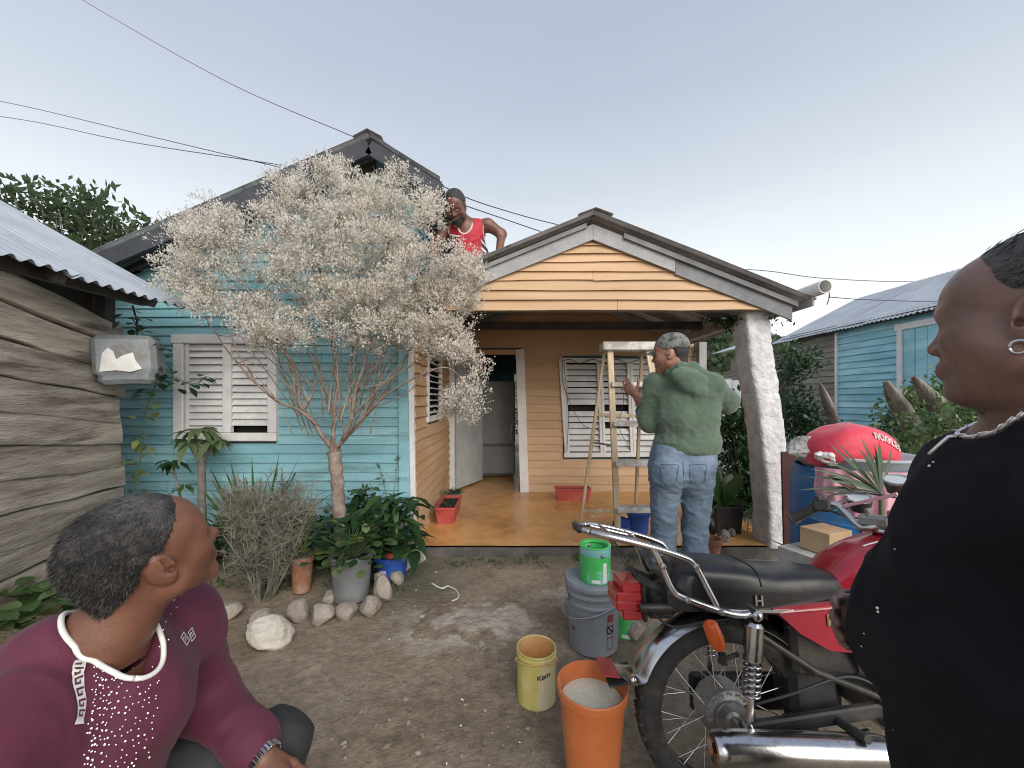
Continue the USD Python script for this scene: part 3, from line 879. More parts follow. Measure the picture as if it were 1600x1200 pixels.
# --- roof of the teal wing
U = nrm((-1, 0, -ROOF_L))
L = (APEX[0] + 4.3) * math.hypot(1, ROOF_L)
for k in range(5):
    corrugated(house, np.array([APEX[0], APEX[1] + k * 0.76, APEX[2] + 0.005 * (k % 2)]), U, (0, 1, 0), 11, L, 'zinc_old', nl=5, seed=70 + k)
U = nrm((1, 0, -ROOF_R))
for k in range(5):
    corrugated(house, np.array([APEX[0], APEX[1] + k * 0.76, APEX[2] + 0.005 * (k % 2)]), U, (0, 1, 0), 11, 0.66, 'zinc_old', nl=4, seed=80 + k)
cap = np.array([[(APEX[0] + dx * 0.75, yy, APEX[2] + 0.02 - abs(dx) * 0.40) for dx in (-0.15, -0.07, 0, 0.07, 0.15)] for yy in np.linspace(APEX[1] - 0.03, 7, 10)])
obj('ridge_cap', MB().sheet(cap, 0.003, (0, 0, 1)), 'zinc_old', house, 20)
# verge boards and soffit rafters under the front overhang
v0 = APEX + [0, 0.02, -0.04]
obj('barge_board', MB().bar(v0 + [0, 0, -0.06], v0 + [-3.0, 0, -0.06 - 3.0 * ROOF_L], 0.025, 0.12), 'verge_dark', house, False)
obj('barge_board', MB().bar(v0 + [0, 0, -0.06], v0 + [0.56, 0, -0.06 - 0.56 * ROOF_R], 0.025, 0.11), 'verge_dark', house, False)
for k in range(3):
    y0 = APEX[1] + 0.14 + 0.1 * k
    obj('rafter', MB().bar((APEX[0], y0, APEX[2] - 0.075), (APEX[0] + 0.52, y0, APEX[2] - 0.075 - 0.52 * ROOF_R), 0.045, 0.07), 'dark_board' if k else 'grey_board', house, False)
    obj('rafter', MB().bar((APEX[0], y0, APEX[2] - 0.075), (APEX[0] - 3.0, y0, APEX[2] - 0.075 - 3.0 * ROOF_L), 0.045, 0.07), 'dark_wood', house, False)
for k in range(6):
    y0 = 3.9 + 0.5 * k
    obj('rafter', MB().bar((APEX[0] + 0.2, y0, APEX[2] - 0.075 - 0.2 * ROOF_R), (APEX[0] + 0.53, y0, APEX[2] - 0.075 - 0.53 * ROOF_R), 0.045, 0.07), 'grey_board', house, False)
obj('king_post', MB().bar((APEX[0] + 0.03, WALL_Y - 0.08, 2.9), (APEX[0] + 0.03, WALL_Y - 0.08, 3.36), 0.07, 0.03, up=(0, 1, 0)), 'teal_paint', house, False)

# ================================================================== SHACK on the left
shack = thing('plank_shack', 'weathered grey plank shack with a corrugated zinc roof, cut by the frame', 'shed')
rs = np.random.default_rng(21)
SX0, SY1 = -2.84, 2.86
z = 0.12
k = 0
yy0 = 0.2
offs = np.array([0.0])
lev0 = lev1 = 0.02
while max(lev0, lev1) < 2.25:
    h0, h1 = rs.uniform(0.16, 0.24), rs.uniform(0.13, 0.24)
    n = 40
    t = np.linspace(0, 1, n)
    yv = yy0 + t * (SY1 - yy0 + rs.uniform(-0.02, 0.03))
    xv = -2.58 - 0.26 * (yv - 2.0) / 0.86 * (yv > 2.0) - 0.0 * yv
    xv = -2.60 - 0.25 * np.clip((yv - 1.9) / 0.96, -2, 1)
    wob = lambda s, a: a * (meshkit.fbm(np.stack([yv * 1.7 + s, 0 * yv, 0 * yv], -1), 4, 6) - 0.5) * 2
    lo, hi = lev0 + (lev1 - lev0) * t + wob(k * 7.1, 0.030) + 0.012, lev0 + h0 + (lev1 + h1 - lev0 - h0) * t + wob(k * 7.1 + 40, 0.02) + 0.012
    prof = []
    for f, o in ((0, -0.02), (0, 0.036), (0.03, 0.044), (0.12, 0.045), (0.5, 0.042), (0.90, 0.037), (0.98, 0.030), (1, 0.012), (1, -0.02)):
        bul = 0.016 * (meshkit.fbm(np.stack([yv * 6, np.full(n, f * 4 + k), 0 * yv], -1), 4, 2) - 0.5)
        prof.append(np.stack([xv + o + bul, yv, lo + (hi - lo) * f], -1))
    prof.append(prof[0])
    mb = MB().grid(np.array(prof).transpose(1, 0, 2))
    e0, e1 = np.array([p[0] for p in prof[:-1]]), np.array([p[-1] for p in prof[:-1]])
    mb.add(e1, [[0, i, i + 1] for i in range(1, len(e1) - 1)]).add(e0, [[0, i + 1, i] for i in range(1, len(e0) - 1)])
    obj('plank', mb, 'old_wood', shack, 28)
    lev0 += h0
    lev1 += h1
    k += 1
obj('corner_post', MB().bar((SX0 - 0.03, SY1 - 0.06, 0), (SX0 - 0.03, SY1 - 0.06, 2.1), 0.07, 0.07, up=(0, 1, 0)), 'dark_wood', shack, False)
obj('inner_lining', MB().box((-3.1, 0.0, 0), (-2.92, SY1 - 0.1, 2.2)), 'dark_wood', shack, False)
obj('end_wall', MB().box((-4.6, SY1 - 0.08, 0), (SX0 - 0.07, SY1 - 0.03, 2.15)), 'old_wood', shack, False)
Us = nrm((1, 0, -0.56))
for k in range(5):
    y0 = SY1 + 0.02 - (k + 1) * 0.76
    A = np.array([-2.40, y0, 2.035]) - Us * 2.6
    corrugated(shack, A + [0, 0, 0.004 * (k % 2)], Us, (0, 1, 0), 11, 2.6 + 0.02 * rs.normal(), 'zinc', amp=0.014, nl=8, seed=100 + k)
obj('eave_board', MB().bar((-2.56, 0.1, 2.05), (-2.56, SY1 - 0.1, 2.05), 0.05, 0.09), 'dark_wood', shack, False)
for k in range(5):
    y0 = 0.5 + k * 0.55
    obj('rafter', MB().bar((-2.44, y0, 2.01), (-3.5, y0, 2.01 + 1.06 * 0.56), 0.05, 0.06), 'dark_wood', shack, False)

# ================================================================== NEIGHBOUR'S HOUSE on the right
nb = thing('neighbour_house', 'blue clapboard house with a bare plank end and long tin roof behind the fence stakes', 'house')
NX, NZ0, NE = 5.9, 0.78, 2.66
rn = np.random.default_rng(31)
mat('blue_paint', (0.21, 0.50, 0.61), 0.65, scale=2.0, col2=(0.40, 0.68, 0.76), bump=0.3, bscale=20, stretch=(0.6, 0.6, 3), dirt=(0.22, 0.40, 0.46), dirt_scale=2.4, dirt_edges=(0.52, 0.7), rand=0.10, coord='world')
mat('bare_board', (0.17, 0.155, 0.13), 0.85, scale=2.0, col2=(0.30, 0.28, 0.24), bump=0.4, bscale=18, stretch=(0.6, 0.6, 5), rand=0.15, coord='world')
nwin = (4.90, 5.95, 1.52, 2.40)
yc = 7.15
z = NZ0
while z < 2.60:
    for a, b, m in ((3.3, yc, 'blue_paint'), (yc + 0.05, 8.4, 'bare_board')):
        sp = [(a, b)]
        if m == 'blue_paint' and z + 0.11 > nwin[2] and z < nwin[3]:
            sp = [(a, nwin[0]), (nwin[1], b)]
        for p, q in sp:
            lap_board((NX, q, z), (NX, p, z), 0.112 if m == 'blue_paint' else 0.13, m, nb, rn, seg=0.35, wav=0.006 if m == 'blue_paint' else 0.018, tip=0.034)
    z += 0.112
obj('inner_lining', MB().box((NX + 0.01, 3.3, 0.3), (NX + 0.06, 8.4, 2.7)).box((NX + 0.06, 8.34, 0.3), (9.2, 8.4, 2.7)).box((NX + 0.06, 3.3, 0.3), (9.2, 3.36, 2.7)), 'dark_wood', nb, False)
obj('foundation', MB().box((NX - 0.05, 3.3, 0.2), (NX + 0.3, 8.4, NZ0)), 'grey_board', nb, False)
obj('corner_trim', MB().rbox((NX - 0.05, yc, NZ0), (NX - 0.01, yc + 0.05, 2.62), 0.004), 'white_paint', nb)
mb = MB()
for lo, hi in (((NX - 0.06, nwin[0] - 0.08, nwin[3]), (NX - 0.01, nwin[1] + 0.12, nwin[3] + 0.10)), ((NX - 0.07, nwin[0] - 0.1, nwin[2] - 0.10), (NX - 0.01, nwin[1] + 0.1, nwin[2])), ((NX - 0.058, nwin[1] - 0.0, nwin[2] + 0.001), (NX - 0.01, nwin[1] + 0.085, nwin[3] - 0.001)), ((NX - 0.058, nwin[0] - 0.08, nwin[2] + 0.001), (NX - 0.01, nwin[0], nwin[3] - 0.001))):
    mb.rbox(lo, hi, 0.005)
w = obj('window', mb, 'white_paint', nb)
for k in range(6):
    a = nwin[0] + (nwin[1] - nwin[0]) * k / 6
    obj('shutter_board', MB().rbox((NX - 0.035 - 0.004 * (k % 2), a + 0.003, nwin[2] + 0.002), (NX + 0.0, a + (nwin[1] - nwin[0]) / 6 - 0.003, nwin[3] - 0.002), 0.004), 'blue_paint', w)
Un = nrm((-1, 0, -0.53))
for k in range(7):
    y0 = 8.62 - (k + 1) * 0.76
    corrugated(nb, np.array([7.55, y0, 3.56 + 0.005 * (k % 2)]), Un, (0, 1, 0), 11, 1.86 * math.hypot(1, 0.53) + 0.02 * rn.normal(), 'zinc', amp=0.012, nl=5, seed=140 + k)
    corrugated(nb, np.array([7.55, y0, 3.56]), nrm((1, 0, -0.53)), (0, 1, 0), 11, 2.0, 'zinc', amp=0.012, nl=4, seed=160 + k)
obj('gable_end', MB().add([(5.95, 8.38, 2.6), (9.2, 8.38, 2.6), (7.55, 8.38, 3.5)], [[0, 1, 2]]).add([(5.95, 3.34, 2.6), (9.2, 3.34, 2.6), (7.55, 3.34, 3.5)], [[0, 2, 1]]), 'dark_wood', nb, False)
obj('eave_board', MB().bar((5.78, 3.3, 2.60), (5.78, 8.5, 2.60), 0.04, 0.07), 'dark_wood', nb, False)
# ================================================================== PLANTS
leaf_mat('blossom', (0.74, 0.69, 0.63), (0.96, 0.94, 0.90), 0.6, 0.48, 0.2)
leaf_mat('blossom_dim', (0.30, 0.30, 0.19), (0.56, 0.50, 0.38), 0.6, 0.3, 0.2)
leaf_mat('leaf_green', (0.045, 0.095, 0.03), (0.12, 0.20, 0.06), 0.4)
leaf_mat('leaf_dark', (0.018, 0.05, 0.02), (0.05, 0.11, 0.04), 0.32)
leaf_mat('leaf_pale', (0.10, 0.15, 0.065), (0.24, 0.29, 0.14), 0.5)
leaf_mat('leaf_yellow', (0.16, 0.20, 0.05), (0.42, 0.42, 0.12), 0.4)
leaf_mat('leaf_yard', (0.075, 0.135, 0.05), (0.20, 0.27, 0.12), 0.5)
leaf_mat('leaf_far', (0.05, 0.085, 0.04), (0.15, 0.19, 0.10), 0.6, 0.4)
leaf_mat('leaf_palm', (0.075, 0.115, 0.07), (0.17, 0.21, 0.13), 0.5, 0.25)
leaf_mat('leaf_dry', (0.20, 0.17, 0.11), (0.40, 0.36, 0.26), 0.7, 0.2)
mat('bark_pale', (0.15, 0.115, 0.09), 0.85, scale=14, col2=(0.30, 0.25, 0.21), bump=0.6, bscale=40, coord='world')
mat('bark_red', (0.125, 0.088, 0.070), 0.85, scale=16, col2=(0.28, 0.215, 0.18), bump=0.4, bscale=40, coord='world')
mat('bark_grey', (0.10, 0.095, 0.085), 0.9, scale=12, col2=(0.21, 0.20, 0.18), bump=0.4, bscale=40, coord='world')
mat('twig_grey', (0.10, 0.098, 0.075), 0.9, scale=10, col2=(0.24, 0.23, 0.185), coord='world')
mat('stem_green', (0.07, 0.10, 0.045), 0.6, scale=10, coord='world')
mat('soil', (0.035, 0.028, 0.022), 0.95, scale=20, bump=0.6, coord='world')


def leaf(mb, base, d, L, W, droop=0.3, fold=0.25, n=6, tip=1.0, shape=0.5, twist=0.0, up=(0, 0, 1), seed=None):
    """One leaf as a bent sheet: base, direction d, length L, width W. shape: where it is widest."""
    d = nrm(d)
    a = nrm(np.cross(d, up)) if abs(nrm(d) @ np.asarray(up, float)) < 0.98 else np.array([1.0, 0, 0])
    u = np.cross(a, d)
    if twist:
        a, u = a * math.cos(twist) + u * math.sin(twist), u * math.cos(twist) - a * math.sin(twist)
    t = np.linspace(0, 1, n + 1)
    w = W * 0.5 * np.clip(np.minimum(t / max(shape, 1e-3), 1) ** 0.7 * (1 - np.maximum((t - shape) / (1 - shape), 0) ** (1.6 * tip)), 0.04, 1)
    mid = base + np.outer(t * L, d) + np.outer(-droop * L * t * t, (0, 0, 1))
    P = np.stack([mid - w[:, None] * a + (fold * w)[:, None] * u, mid, mid + w[:, None] * a + (fold * w)[:, None] * u], 1)
    mb.grid(P)
    return mb


def quads(C, D, Nn, L, W):
    """Many small pointed leaves at once: centres C, directions D, normals Nn, lengths L, widths W (two triangles each, separate islands)."""
    D = D / np.linalg.norm(D, axis=1, keepdims=True)
    S = np.cross(D, Nn)
    S /= np.maximum(np.linalg.norm(S, axis=1, keepdims=True), 1e-6)
    L, W = L[:, None], W[:, None]
    v = np.stack([C, C + D * L * 0.55 + S * W, C + D * L, C + D * L * 0.55 - S * W], 1).reshape(-1, 3)
    k = np.arange(len(C))[:, None] * 4
    return v, np.vstack([k + [0, 1, 2], k + [0, 2, 3]])


def randdir(g, n, up=0.0):
    d = g.normal(size=(n, 3))
    d /= np.linalg.norm(d, axis=1, keepdims=True)
    d[:, 2] += up
    return d / np.linalg.norm(d, axis=1, keepdims=True)


# ---- the white-flowering tree
g = np.random.default_rng(42)
tree = thing('flowering_tree', 'small tree covered in creamy white blossom in front of the teal wall', 'tree', at(531, 868, 2.8) * [1, 1, 0])
T0 = at(531, 868, 2.8) * [1, 1, 0]


def tl(p):
    return np.asarray(p, float) - T0


lobes = [(340, 385, 80, 62, 26), (297, 430, 44, 48, 15), (300, 365, 40, 35, 7), (470, 292, 58, 44, 15), (525, 300, 50, 48, 12), (545, 350, 90, 58, 24), (606, 300, 46, 36, 12), (490, 425, 130, 80, 50), (645, 372, 52, 52, 16),
         (650, 450, 70, 62, 26), (705, 462, 50, 62, 20), (722, 410, 26, 30, 6), (425, 508, 62, 40, 19), (360, 470, 60, 25, 8), (585, 508, 100, 42, 28), (695, 535, 48, 28, 13), (655, 320, 30, 22, 5), (728, 622, 30, 36, 7), (705, 640, 18, 14, 3), (738, 560, 14, 18, 2), (415, 380, 80, 60, 20), (575, 420, 90, 70, 22)]
cl = []
for (u, v, ru, rv, n) in lobes:
    for _ in range(n):
        a, r = g.uniform(0, 2 * np.pi), math.sqrt(g.random())
        uu, vv = u + ru * r * math.cos(a) * 0.9, v + rv * r * math.sin(a) * 0.9
        rel = math.hypot((uu - 510) / 270, (vv - 420) / 190)
        Yc = 2.72 + g.uniform(-1, 1) * 0.42 * math.sqrt(max(0.08, 1 - rel * rel))
        if u > 690 and v > 500:
            Yc = g.uniform(2.55, 2.8)
        cl.append(at(uu, vv, Yc))
cl = np.array(cl)
limbs_px = [[(527, 762, 2.8), (521, 706, 2.79), (497, 668, 2.74), (474, 640, 2.7), (462, 585, 2.66), (440, 535, 2.6), (400, 470, 2.55), (350, 410, 2.55)],
            [(527, 762, 2.8), (522, 706, 2.79), (521, 655, 2.8), (526, 600, 2.82), (520, 540, 2.84), (505, 450, 2.8), (480, 340, 2.75), (470, 290, 2.72)],
            [(527, 762, 2.8), (524, 706, 2.78), (533, 690, 2.74), (548, 655, 2.7), (556, 610, 2.68), (572, 560, 2.66), (590, 480, 2.6), (608, 380, 2.6), (608, 310, 2.6)],
            [(527, 762, 2.8), (525, 706, 2.8), (540, 685, 2.84), (572, 650, 2.9), (610, 600, 2.95), (640, 550, 2.95), (670, 480, 2.9), (710, 420, 2.85)],
            [(497, 668, 2.74), (465, 640, 2.62), (432, 626, 2.55), (402, 598, 2.5), (375, 560, 2.46), (350, 500, 2.5), (310, 440, 2.6)],
            [(533, 690, 2.74), (560, 660, 2.62), (600, 620, 2.5), (650, 590, 2.45), (700, 575, 2.5), (728, 610, 2.55)],
            [(521, 655, 2.8), (505, 600, 2.9), (490, 530, 3.0), (460, 440, 3.0), (420, 380, 2.95)],
            [(548, 655, 2.7), (545, 590, 2.8), (555, 520, 2.95), (560, 420, 3.0), (540, 330, 2.9)],
            [(474, 640, 2.7), (492, 600, 2.75), (480, 540, 2.7), (470, 470, 2.6)], [(572, 650, 2.9), (590, 600, 2.8), (600, 540, 2.75), (640, 470, 2.7), (660, 400, 2.65)],
            [(432, 626, 2.55), (400, 600, 2.7), (350, 540, 2.75), (300, 450, 2.8)]]
nodes, nr_ = [], []
for k, pl in enumerate(limbs_px):
    pts = spline([at(*p) for p in pl], 5)
    pts += (meshkit.noise(pts * 9 + k) - 0.5)[:, None] * 0.02
    r0 = 0.020 if k < 4 else 0.011
    rad = r0 * (1 - np.linspace(0, 1, len(pts)) ** 0.8 * 0.82) + 0.0008
    if k < 4:
        rad[:9] = np.linspace(0.034, rad[9], 9)
    obj('limb', MB().tube(pts - T0, rad, 7), 'bark_red', tree, True)
    for p, r in zip(pts[8:], rad[8:]):
        nodes.append(p)
        nr_.append(r)
tp = spline([at(535, 868, 2.8), at(533, 830, 2.8), at(529, 790, 2.8), at(527, 750, 2.8), at(522, 706, 2.79)], 6)
obj('trunk', MB().tube(tp - T0, np.interp(np.arange(len(tp)), [0, 8, 16, 24], [0.058, 0.047, 0.042, 0.046]) * (1 + 0.1 * np.sin(np.arange(len(tp)) * 1.9)), 12), 'bark_pale', tree, True)
nodes = list(nodes)
order = np.argsort(np.linalg.norm(cl - at(525, 640, 2.8), axis=1))
mb = MB()
for i in order:
    p = cl[i]
    nd = np.array(nodes)
    dist = np.linalg.norm(nd - p, axis=1) + 0.15 * (nd[:, 2] > p[2] + 0.05)
    j = dist.argmin()
    q = nd[j]
    m1 = q + (p - q) * 0.4 + g.normal(size=3) * 0.02 + [0, 0, -0.02]
    pts = spline([q, m1, p], 3)
    rr = max(min(nr_[j] * 0.7, 0.006), 0.002)
    mb.tube(pts - T0, np.linspace(rr, 0.0016, len(pts)), 4, caps=False)
    for a in pts[2:]:
        nodes.append(a)
        nr_.append(rr * 0.8)
    for _ in range(7):
        e = p + randdir(g, 1, 0.5)[0] * g.uniform(0.06, 0.15)
        mb.tube(np.array([p + g.normal(size=3) * 0.01, (p + e) / 2 + g.normal(size=3) * 0.01, e]) - T0, [0.0018, 0.0014, 0.001], 3, caps=False)
# bare grey shoots among the limbs
for _ in range(48):
    a0 = g.uniform(-1, 1)
    q = at(522 + 62 * a0 + g.normal() * 8, g.uniform(600, 690), g.uniform(2.65, 2.95))
    e = at(520 + 175 * a0 + g.normal() * 22, g.uniform(480, 575), g.uniform(2.5, 3.0))
    pts = spline([q, (q + e) / 2 + g.normal(size=3) * 0.05, e], 4)
    mb.tube(pts - T0, np.linspace(0.0055, 0.0016, len(pts)), 4, caps=False)
tag(obj('twigs', mb, 'bark_pale', tree, False), kind='stuff')
C, D = [], []
for p in cl:
    n = int(g.uniform(220, 480))
    s = g.uniform(0.06, 0.125)
    k = max(int(n / 11), 3)
    sub = p + randdir(g, k, 0.35) * (s * g.random(k) ** 0.45)[:, None] * [1.25, 1.25, 0.9]
    idx = g.integers(0, k, n)
    c = sub[idx] + g.normal(size=(n, 3)) * 0.013
    C.append(c)
    d = nrm([0, 0, 0.2]) + (c - p) * 9 + randdir(g, n) * 1.1
    D.append(d)
C, D = np.vstack(C), np.vstack(D)
m = g.random(len(C))
Nn = randdir(g, len(C), 0.6)
for nm, mm_, sel, (l0, l1), ww in (('blossoms', 'blossom', m < 0.87, (0.010, 0.020), 0.30), ('green_bracts', 'blossom_dim', m >= 0.87, (0.014, 0.030), 0.17)):
    L = g.uniform(l0, l1, sel.sum())
    tag(obj(nm, quads(C[sel] - T0, D[sel], Nn[sel], L, L * ww), mm_, tree, False), kind='stuff')

# ---- generic plants


def rosette(parent, centre, n, L, W, m, g, up=0.4, droop=0.4, spread=1.0, name='leaf', shape=0.55, fold=0.3, lj=0.3, segs=6):
    for k in range(n):
        a = k * 2.399 + g.uniform(-0.3, 0.3)
        e = g.uniform(up - 0.35, up + 0.45)
        d = (math.cos(a) * spread, math.sin(a) * spread, e)
        obj(name, leaf(MB(), np.asarray(centre) + nrm((d[0], d[1], 0)) * 0.008, d, L * g.uniform(1 - lj, 1 + lj * 0.6), W * g.uniform(0.8, 1.15), droop * g.uniform(0.5, 1.4), fold, segs, shape=shape), m, parent, True)


def bush(name, label, cat, base, blobs, nleaf, L, W, m, seed, stems=6, group=None, bark='bark_grey', up=0.3, bark_r=0.008):
    """Shrub: foliage spread through ellipsoids (world centre, radii), stems rising from the base."""
    g = np.random.default_rng(seed)
    base = np.asarray(base, float)
    t = thing(name, label, cat, base, group=group)
    vol = np.array([np.prod(b[1]) ** 0.7 for b in blobs])
    vol = vol / vol.sum()
    C, D = [], []
    st = MB()
    for (c, r), f in zip(blobs, vol):
        c, r = np.asarray(c, float), np.asarray(r, float)
        n = int(nleaf * f)
        k = max(n // 14, 3)
        sub = c + randdir(g, k) * (g.random(k) ** 0.4)[:, None] * r
        i = g.integers(0, k, n)
        p = sub[i] + g.normal(size=(n, 3)) * L * 0.9
        C.append(p)
        D.append((p - c) / r.max() * 0.7 + randdir(g, n) + [0, 0, up])
        for s in sub[:max(2, int(stems * 3 * f) + 1)]:
            mid = base * 0.4 + s * 0.6 + g.normal(size=3) * 0.04
            mid[2] = base[2] * 0.5 + s[2] * 0.5
            pts = spline([base + g.normal(size=3) * [0.03, 0.03, 0], mid, s], 3)
            st.tube(pts - base, np.linspace(bark_r, bark_r * 0.3, len(pts)), 5, caps=False)
    C, D = np.vstack(C), np.vstack(D)
    Nn = randdir(g, len(C), 1.0)
    Ls = g.uniform(0.6, 1.25, len(C)) * L
    obj('stem', st, bark, t, True)
    tag(obj('foliage', quads(C - base, D, Nn, Ls, Ls * W / L * 0.5), m, t, False), kind='stuff')
    return t


def gpt(u, v, Y):
    """A ground point below (u, v, Y)."""
    p = at(u, v, Y)
    p[2] = ground_z(p[0], p[1])
    return p


g = np.random.default_rng(77)
# stem plant with leaf rosettes left of the window
b = gpt(314, 800, 3.12)
t = thing('stem_succulent', 'thick-stemmed plant with drooping leaf rosettes under the front window', 'plant', b)
top = at(314, 690, 3.12) - b
obj('stem', MB().tube(spline([(0, 0, -0.02), (0.01, 0, top[2] * 0.5), top], 5), np.linspace(0.032, 0.024, 11), 8), 'bark_grey', t, True)
for (u, v, L) in ((310, 672, 0.20), (336, 690, 0.15), (294, 690, 0.16)):
    c = at(u, v, 3.12) - b
    if u != 310:
        obj('stem', MB().tube([top * [1, 1, 0.8], c], [0.014, 0.01], 6), 'bark_grey', t, True)
    rosette(t, c, 15, L, 0.055, 'leaf_pale', g, up=0.25, droop=0.75, segs=6)
b = gpt(285, 800, 3.05)
t = thing('stem_succulent', 'smaller dark leafy stem left of the thick-stemmed plant', 'plant', b)
c = at(268, 722, 3.05) - b
obj('stem', MB().tube(spline([(0, 0, -0.02), (0.02, 0, c[2] * 0.4), c], 4), 0.009, 6), 'bark_grey', t, True)
rosette(t, c, 14, 0.13, 0.045, 'leaf_dark', g, up=0.15, droop=0.7)
rosette(t, at(288, 762, 3.05) - b, 10, 0.09, 0.04, 'leaf_green', g, up=0.3, droop=0.6)
# strap leaves
b = gpt(398, 800, 3.1)
t = thing('strap_plant', 'clump of upright green strap leaves below the window corner', 'plant', b)
for k in range(38):
    x = g.normal() * 0.05
    d = (x * 5 + g.normal() * 0.22, g.normal() * 0.25, 1.0)
    obj('leaf', leaf(MB(), (x, g.normal() * 0.03, 0.10), d, g.uniform(0.55, 0.92), 0.034, g.uniform(0.05, 0.42), 0.4, 7, shape=0.3), 'leaf_green', t, True)
# dry twiggy bush
b = gpt(412, 930, 2.66)
t = thing('twiggy_bush', 'dry grey leafless bush of fine twigs behind the kerb stones', 'bush', b)
mb = MB()
for k in range(42):
    a = g.uniform(0, 2 * np.pi)
    s = g.uniform(0.1, 0.98)
    e = np.array([math.cos(a) * s * 0.40, math.sin(a) * s * 0.27, g.uniform(0.45, 0.72) * math.sqrt(1.1 - 0.55 * s * s)])
    pts = spline([(0.05 * math.cos(a), 0.05 * math.sin(a), 0), e * [0.55, 0.55, 0.5] + g.normal(size=3) * 0.03, e], 3)
    mb.tube(pts, np.linspace(0.008, 0.0025, len(pts)), 5, caps=False)
    for j in range(26):
        q = pts[g.integers(2, len(pts))] + 0
        e2 = q + randdir(g, 1, 0.75)[0] * g.uniform(0.06, 0.2)
        m2 = (q + e2) / 2 + g.normal(size=3) * 0.012
        mb.tube([q, m2, e2], [0.003, 0.0022, 0.0013], 3, caps=False)
        for _ in range(6):
            q3 = m2 + (e2 - m2) * g.random()
            mb.tube([q3, q3 + randdir(g, 1, 0.7)[0] * g.uniform(0.03, 0.10)], [0.0018, 0.001], 3, caps=False)
obj('twigs', mb, 'twig_grey', t, False)


def pot(name, label, cat, loc, r_top, r_bot, h, m, soil=True, rim=0.008, group=None, square=False, n=28):
    t = thing(name, label, cat, loc, group=group)
    prof = [(0.001, 0), (r_bot, 0), (r_bot + 0.002, 0.004), (r_top - 0.004, h - 0.035), (r_top + rim, h - 0.034), (r_top + rim + 0.002, h - 0.004), (r_top + rim - 0.002, h), (r_top - 0.006, h), (r_top - 0.012, h - 0.05), (r_top - 0.014, h - 0.055)]
    if square:
        n = 4
        prof = [(a * 1.41, z) for a, z in prof]
    obj('body', MB().lathe(prof, n, rotz(math.pi / 4) if square else None), m, t, 30)
    if soil:
        obj('soil', MB().lathe([(r_top - 0.01, h - 0.045), (0.001, h - 0.035)], 16 if not square else 4, rotz(math.pi / 4) if square else None, sx=1.41 if square else 1, sy=1.41 if square else 1), 'soil', t, True)
    return t


mat('terracotta', (0.27, 0.115, 0.065), 0.85, scale=8, col2=(0.38, 0.19, 0.12), dirt=(0.40, 0.30, 0.23), dirt_scale=9, dirt_edges=(0.5, 0.65), bump=0.2)
mat('grey_plastic', (0.16, 0.17, 0.18), 0.55, scale=5, col2=(0.22, 0.23, 0.24), dirt=(0.26, 0.245, 0.22), dirt_edges=(0.55, 0.72))
mat('black_plastic', (0.012, 0.012, 0.013), 0.5, scale=5, col2=(0.03, 0.03, 0.03), dirt=(0.08, 0.07, 0.06), dirt_edges=(0.58, 0.75))
mat('red_plastic', (0.38, 0.055, 0.05), 0.5, scale=5, col2=(0.50, 0.10, 0.085), dirt=(0.42, 0.22, 0.18), dirt_edges=(0.55, 0.72))
mat('blue_plastic', (0.015, 0.06, 0.30), 0.45, scale=5, col2=(0.03, 0.10, 0.42), dirt=(0.10, 0.13, 0.2), dirt_edges=(0.58, 0.75))

# terracotta pot with spindly cactus
b = gpt(472, 930, 2.75)
b[2] = 0.03
pot('terracotta_pot', 'cracked terracotta pot with a pale base beside the grey pot', 'plant pot', b, 0.075, 0.055, 0.245, 'terracotta', rim=0.006)
t = thing('cactus', 'thin grey green cactus stems standing in the terracotta pot', 'cactus', b + [0, 0, 0.19])
for k in range(6):
    e = np.array([g.normal() * 0.05 + 0.03, g.normal() * 0.03, g.uniform(0.22, 0.46)])
    pts = spline([(g.normal() * 0.02, g.normal() * 0.02, 0), e * [0.4, 0.4, 0.5], e], 4)
    obj('stem', MB().tube(pts, np.linspace(0.011, 0.007, len(pts)) * (1 + 0.2 * np.sin(np.arange(len(pts)) * 2)), 7), 'stem_green', t, True)
# grey pot with round-leaved plant
b = gpt(549, 935, 2.68)
b[2] = 0.02
pot('grey_pot', 'large plain grey plastic pot holding the round-leaved plant', 'plant pot', b, 0.135, 0.11, 0.30, 'grey_plastic')
t = thing('round_leaf_plant', 'bushy plant with round glossy leaves, some yellow, in the grey pot', 'plant', b + [0, 0, 0.26])
for k in range(210):
    a, e = g.uniform(0, 2 * np.pi), g.uniform(-0.25, 1.2)
    r = np.array([math.cos(a) * 0.29, math.sin(a) * 0.22, 0.24]) * [math.cos(e), math.cos(e), math.sin(e)] * g.uniform(0.55, 1.08)
    c = r + [0.02, 0, 0.06]
    if g.random() < 0.25:
        obj('stem', MB().tube([(0, 0, -0.02), c * 0.5 + [0, 0, 0.02], c], [0.006, 0.005, 0.003], 5), 'stem_green', t, False)
    mm_ = 'leaf_yellow' if g.random() < 0.07 else ('leaf_pale' if g.random() < 0.18 else ('leaf_green' if g.random() < 0.5 else 'leaf_dark'))
    obj('leaf', leaf(MB(), c, (math.cos(a) + g.normal() * 0.4, math.sin(a) + g.normal() * 0.4, 0.3 + g.normal() * 0.4), g.uniform(0.062, 0.09), g.uniform(0.052, 0.074), 0.2, 0.15, 5, tip=2.2, shape=0.5), mm_, t, True)
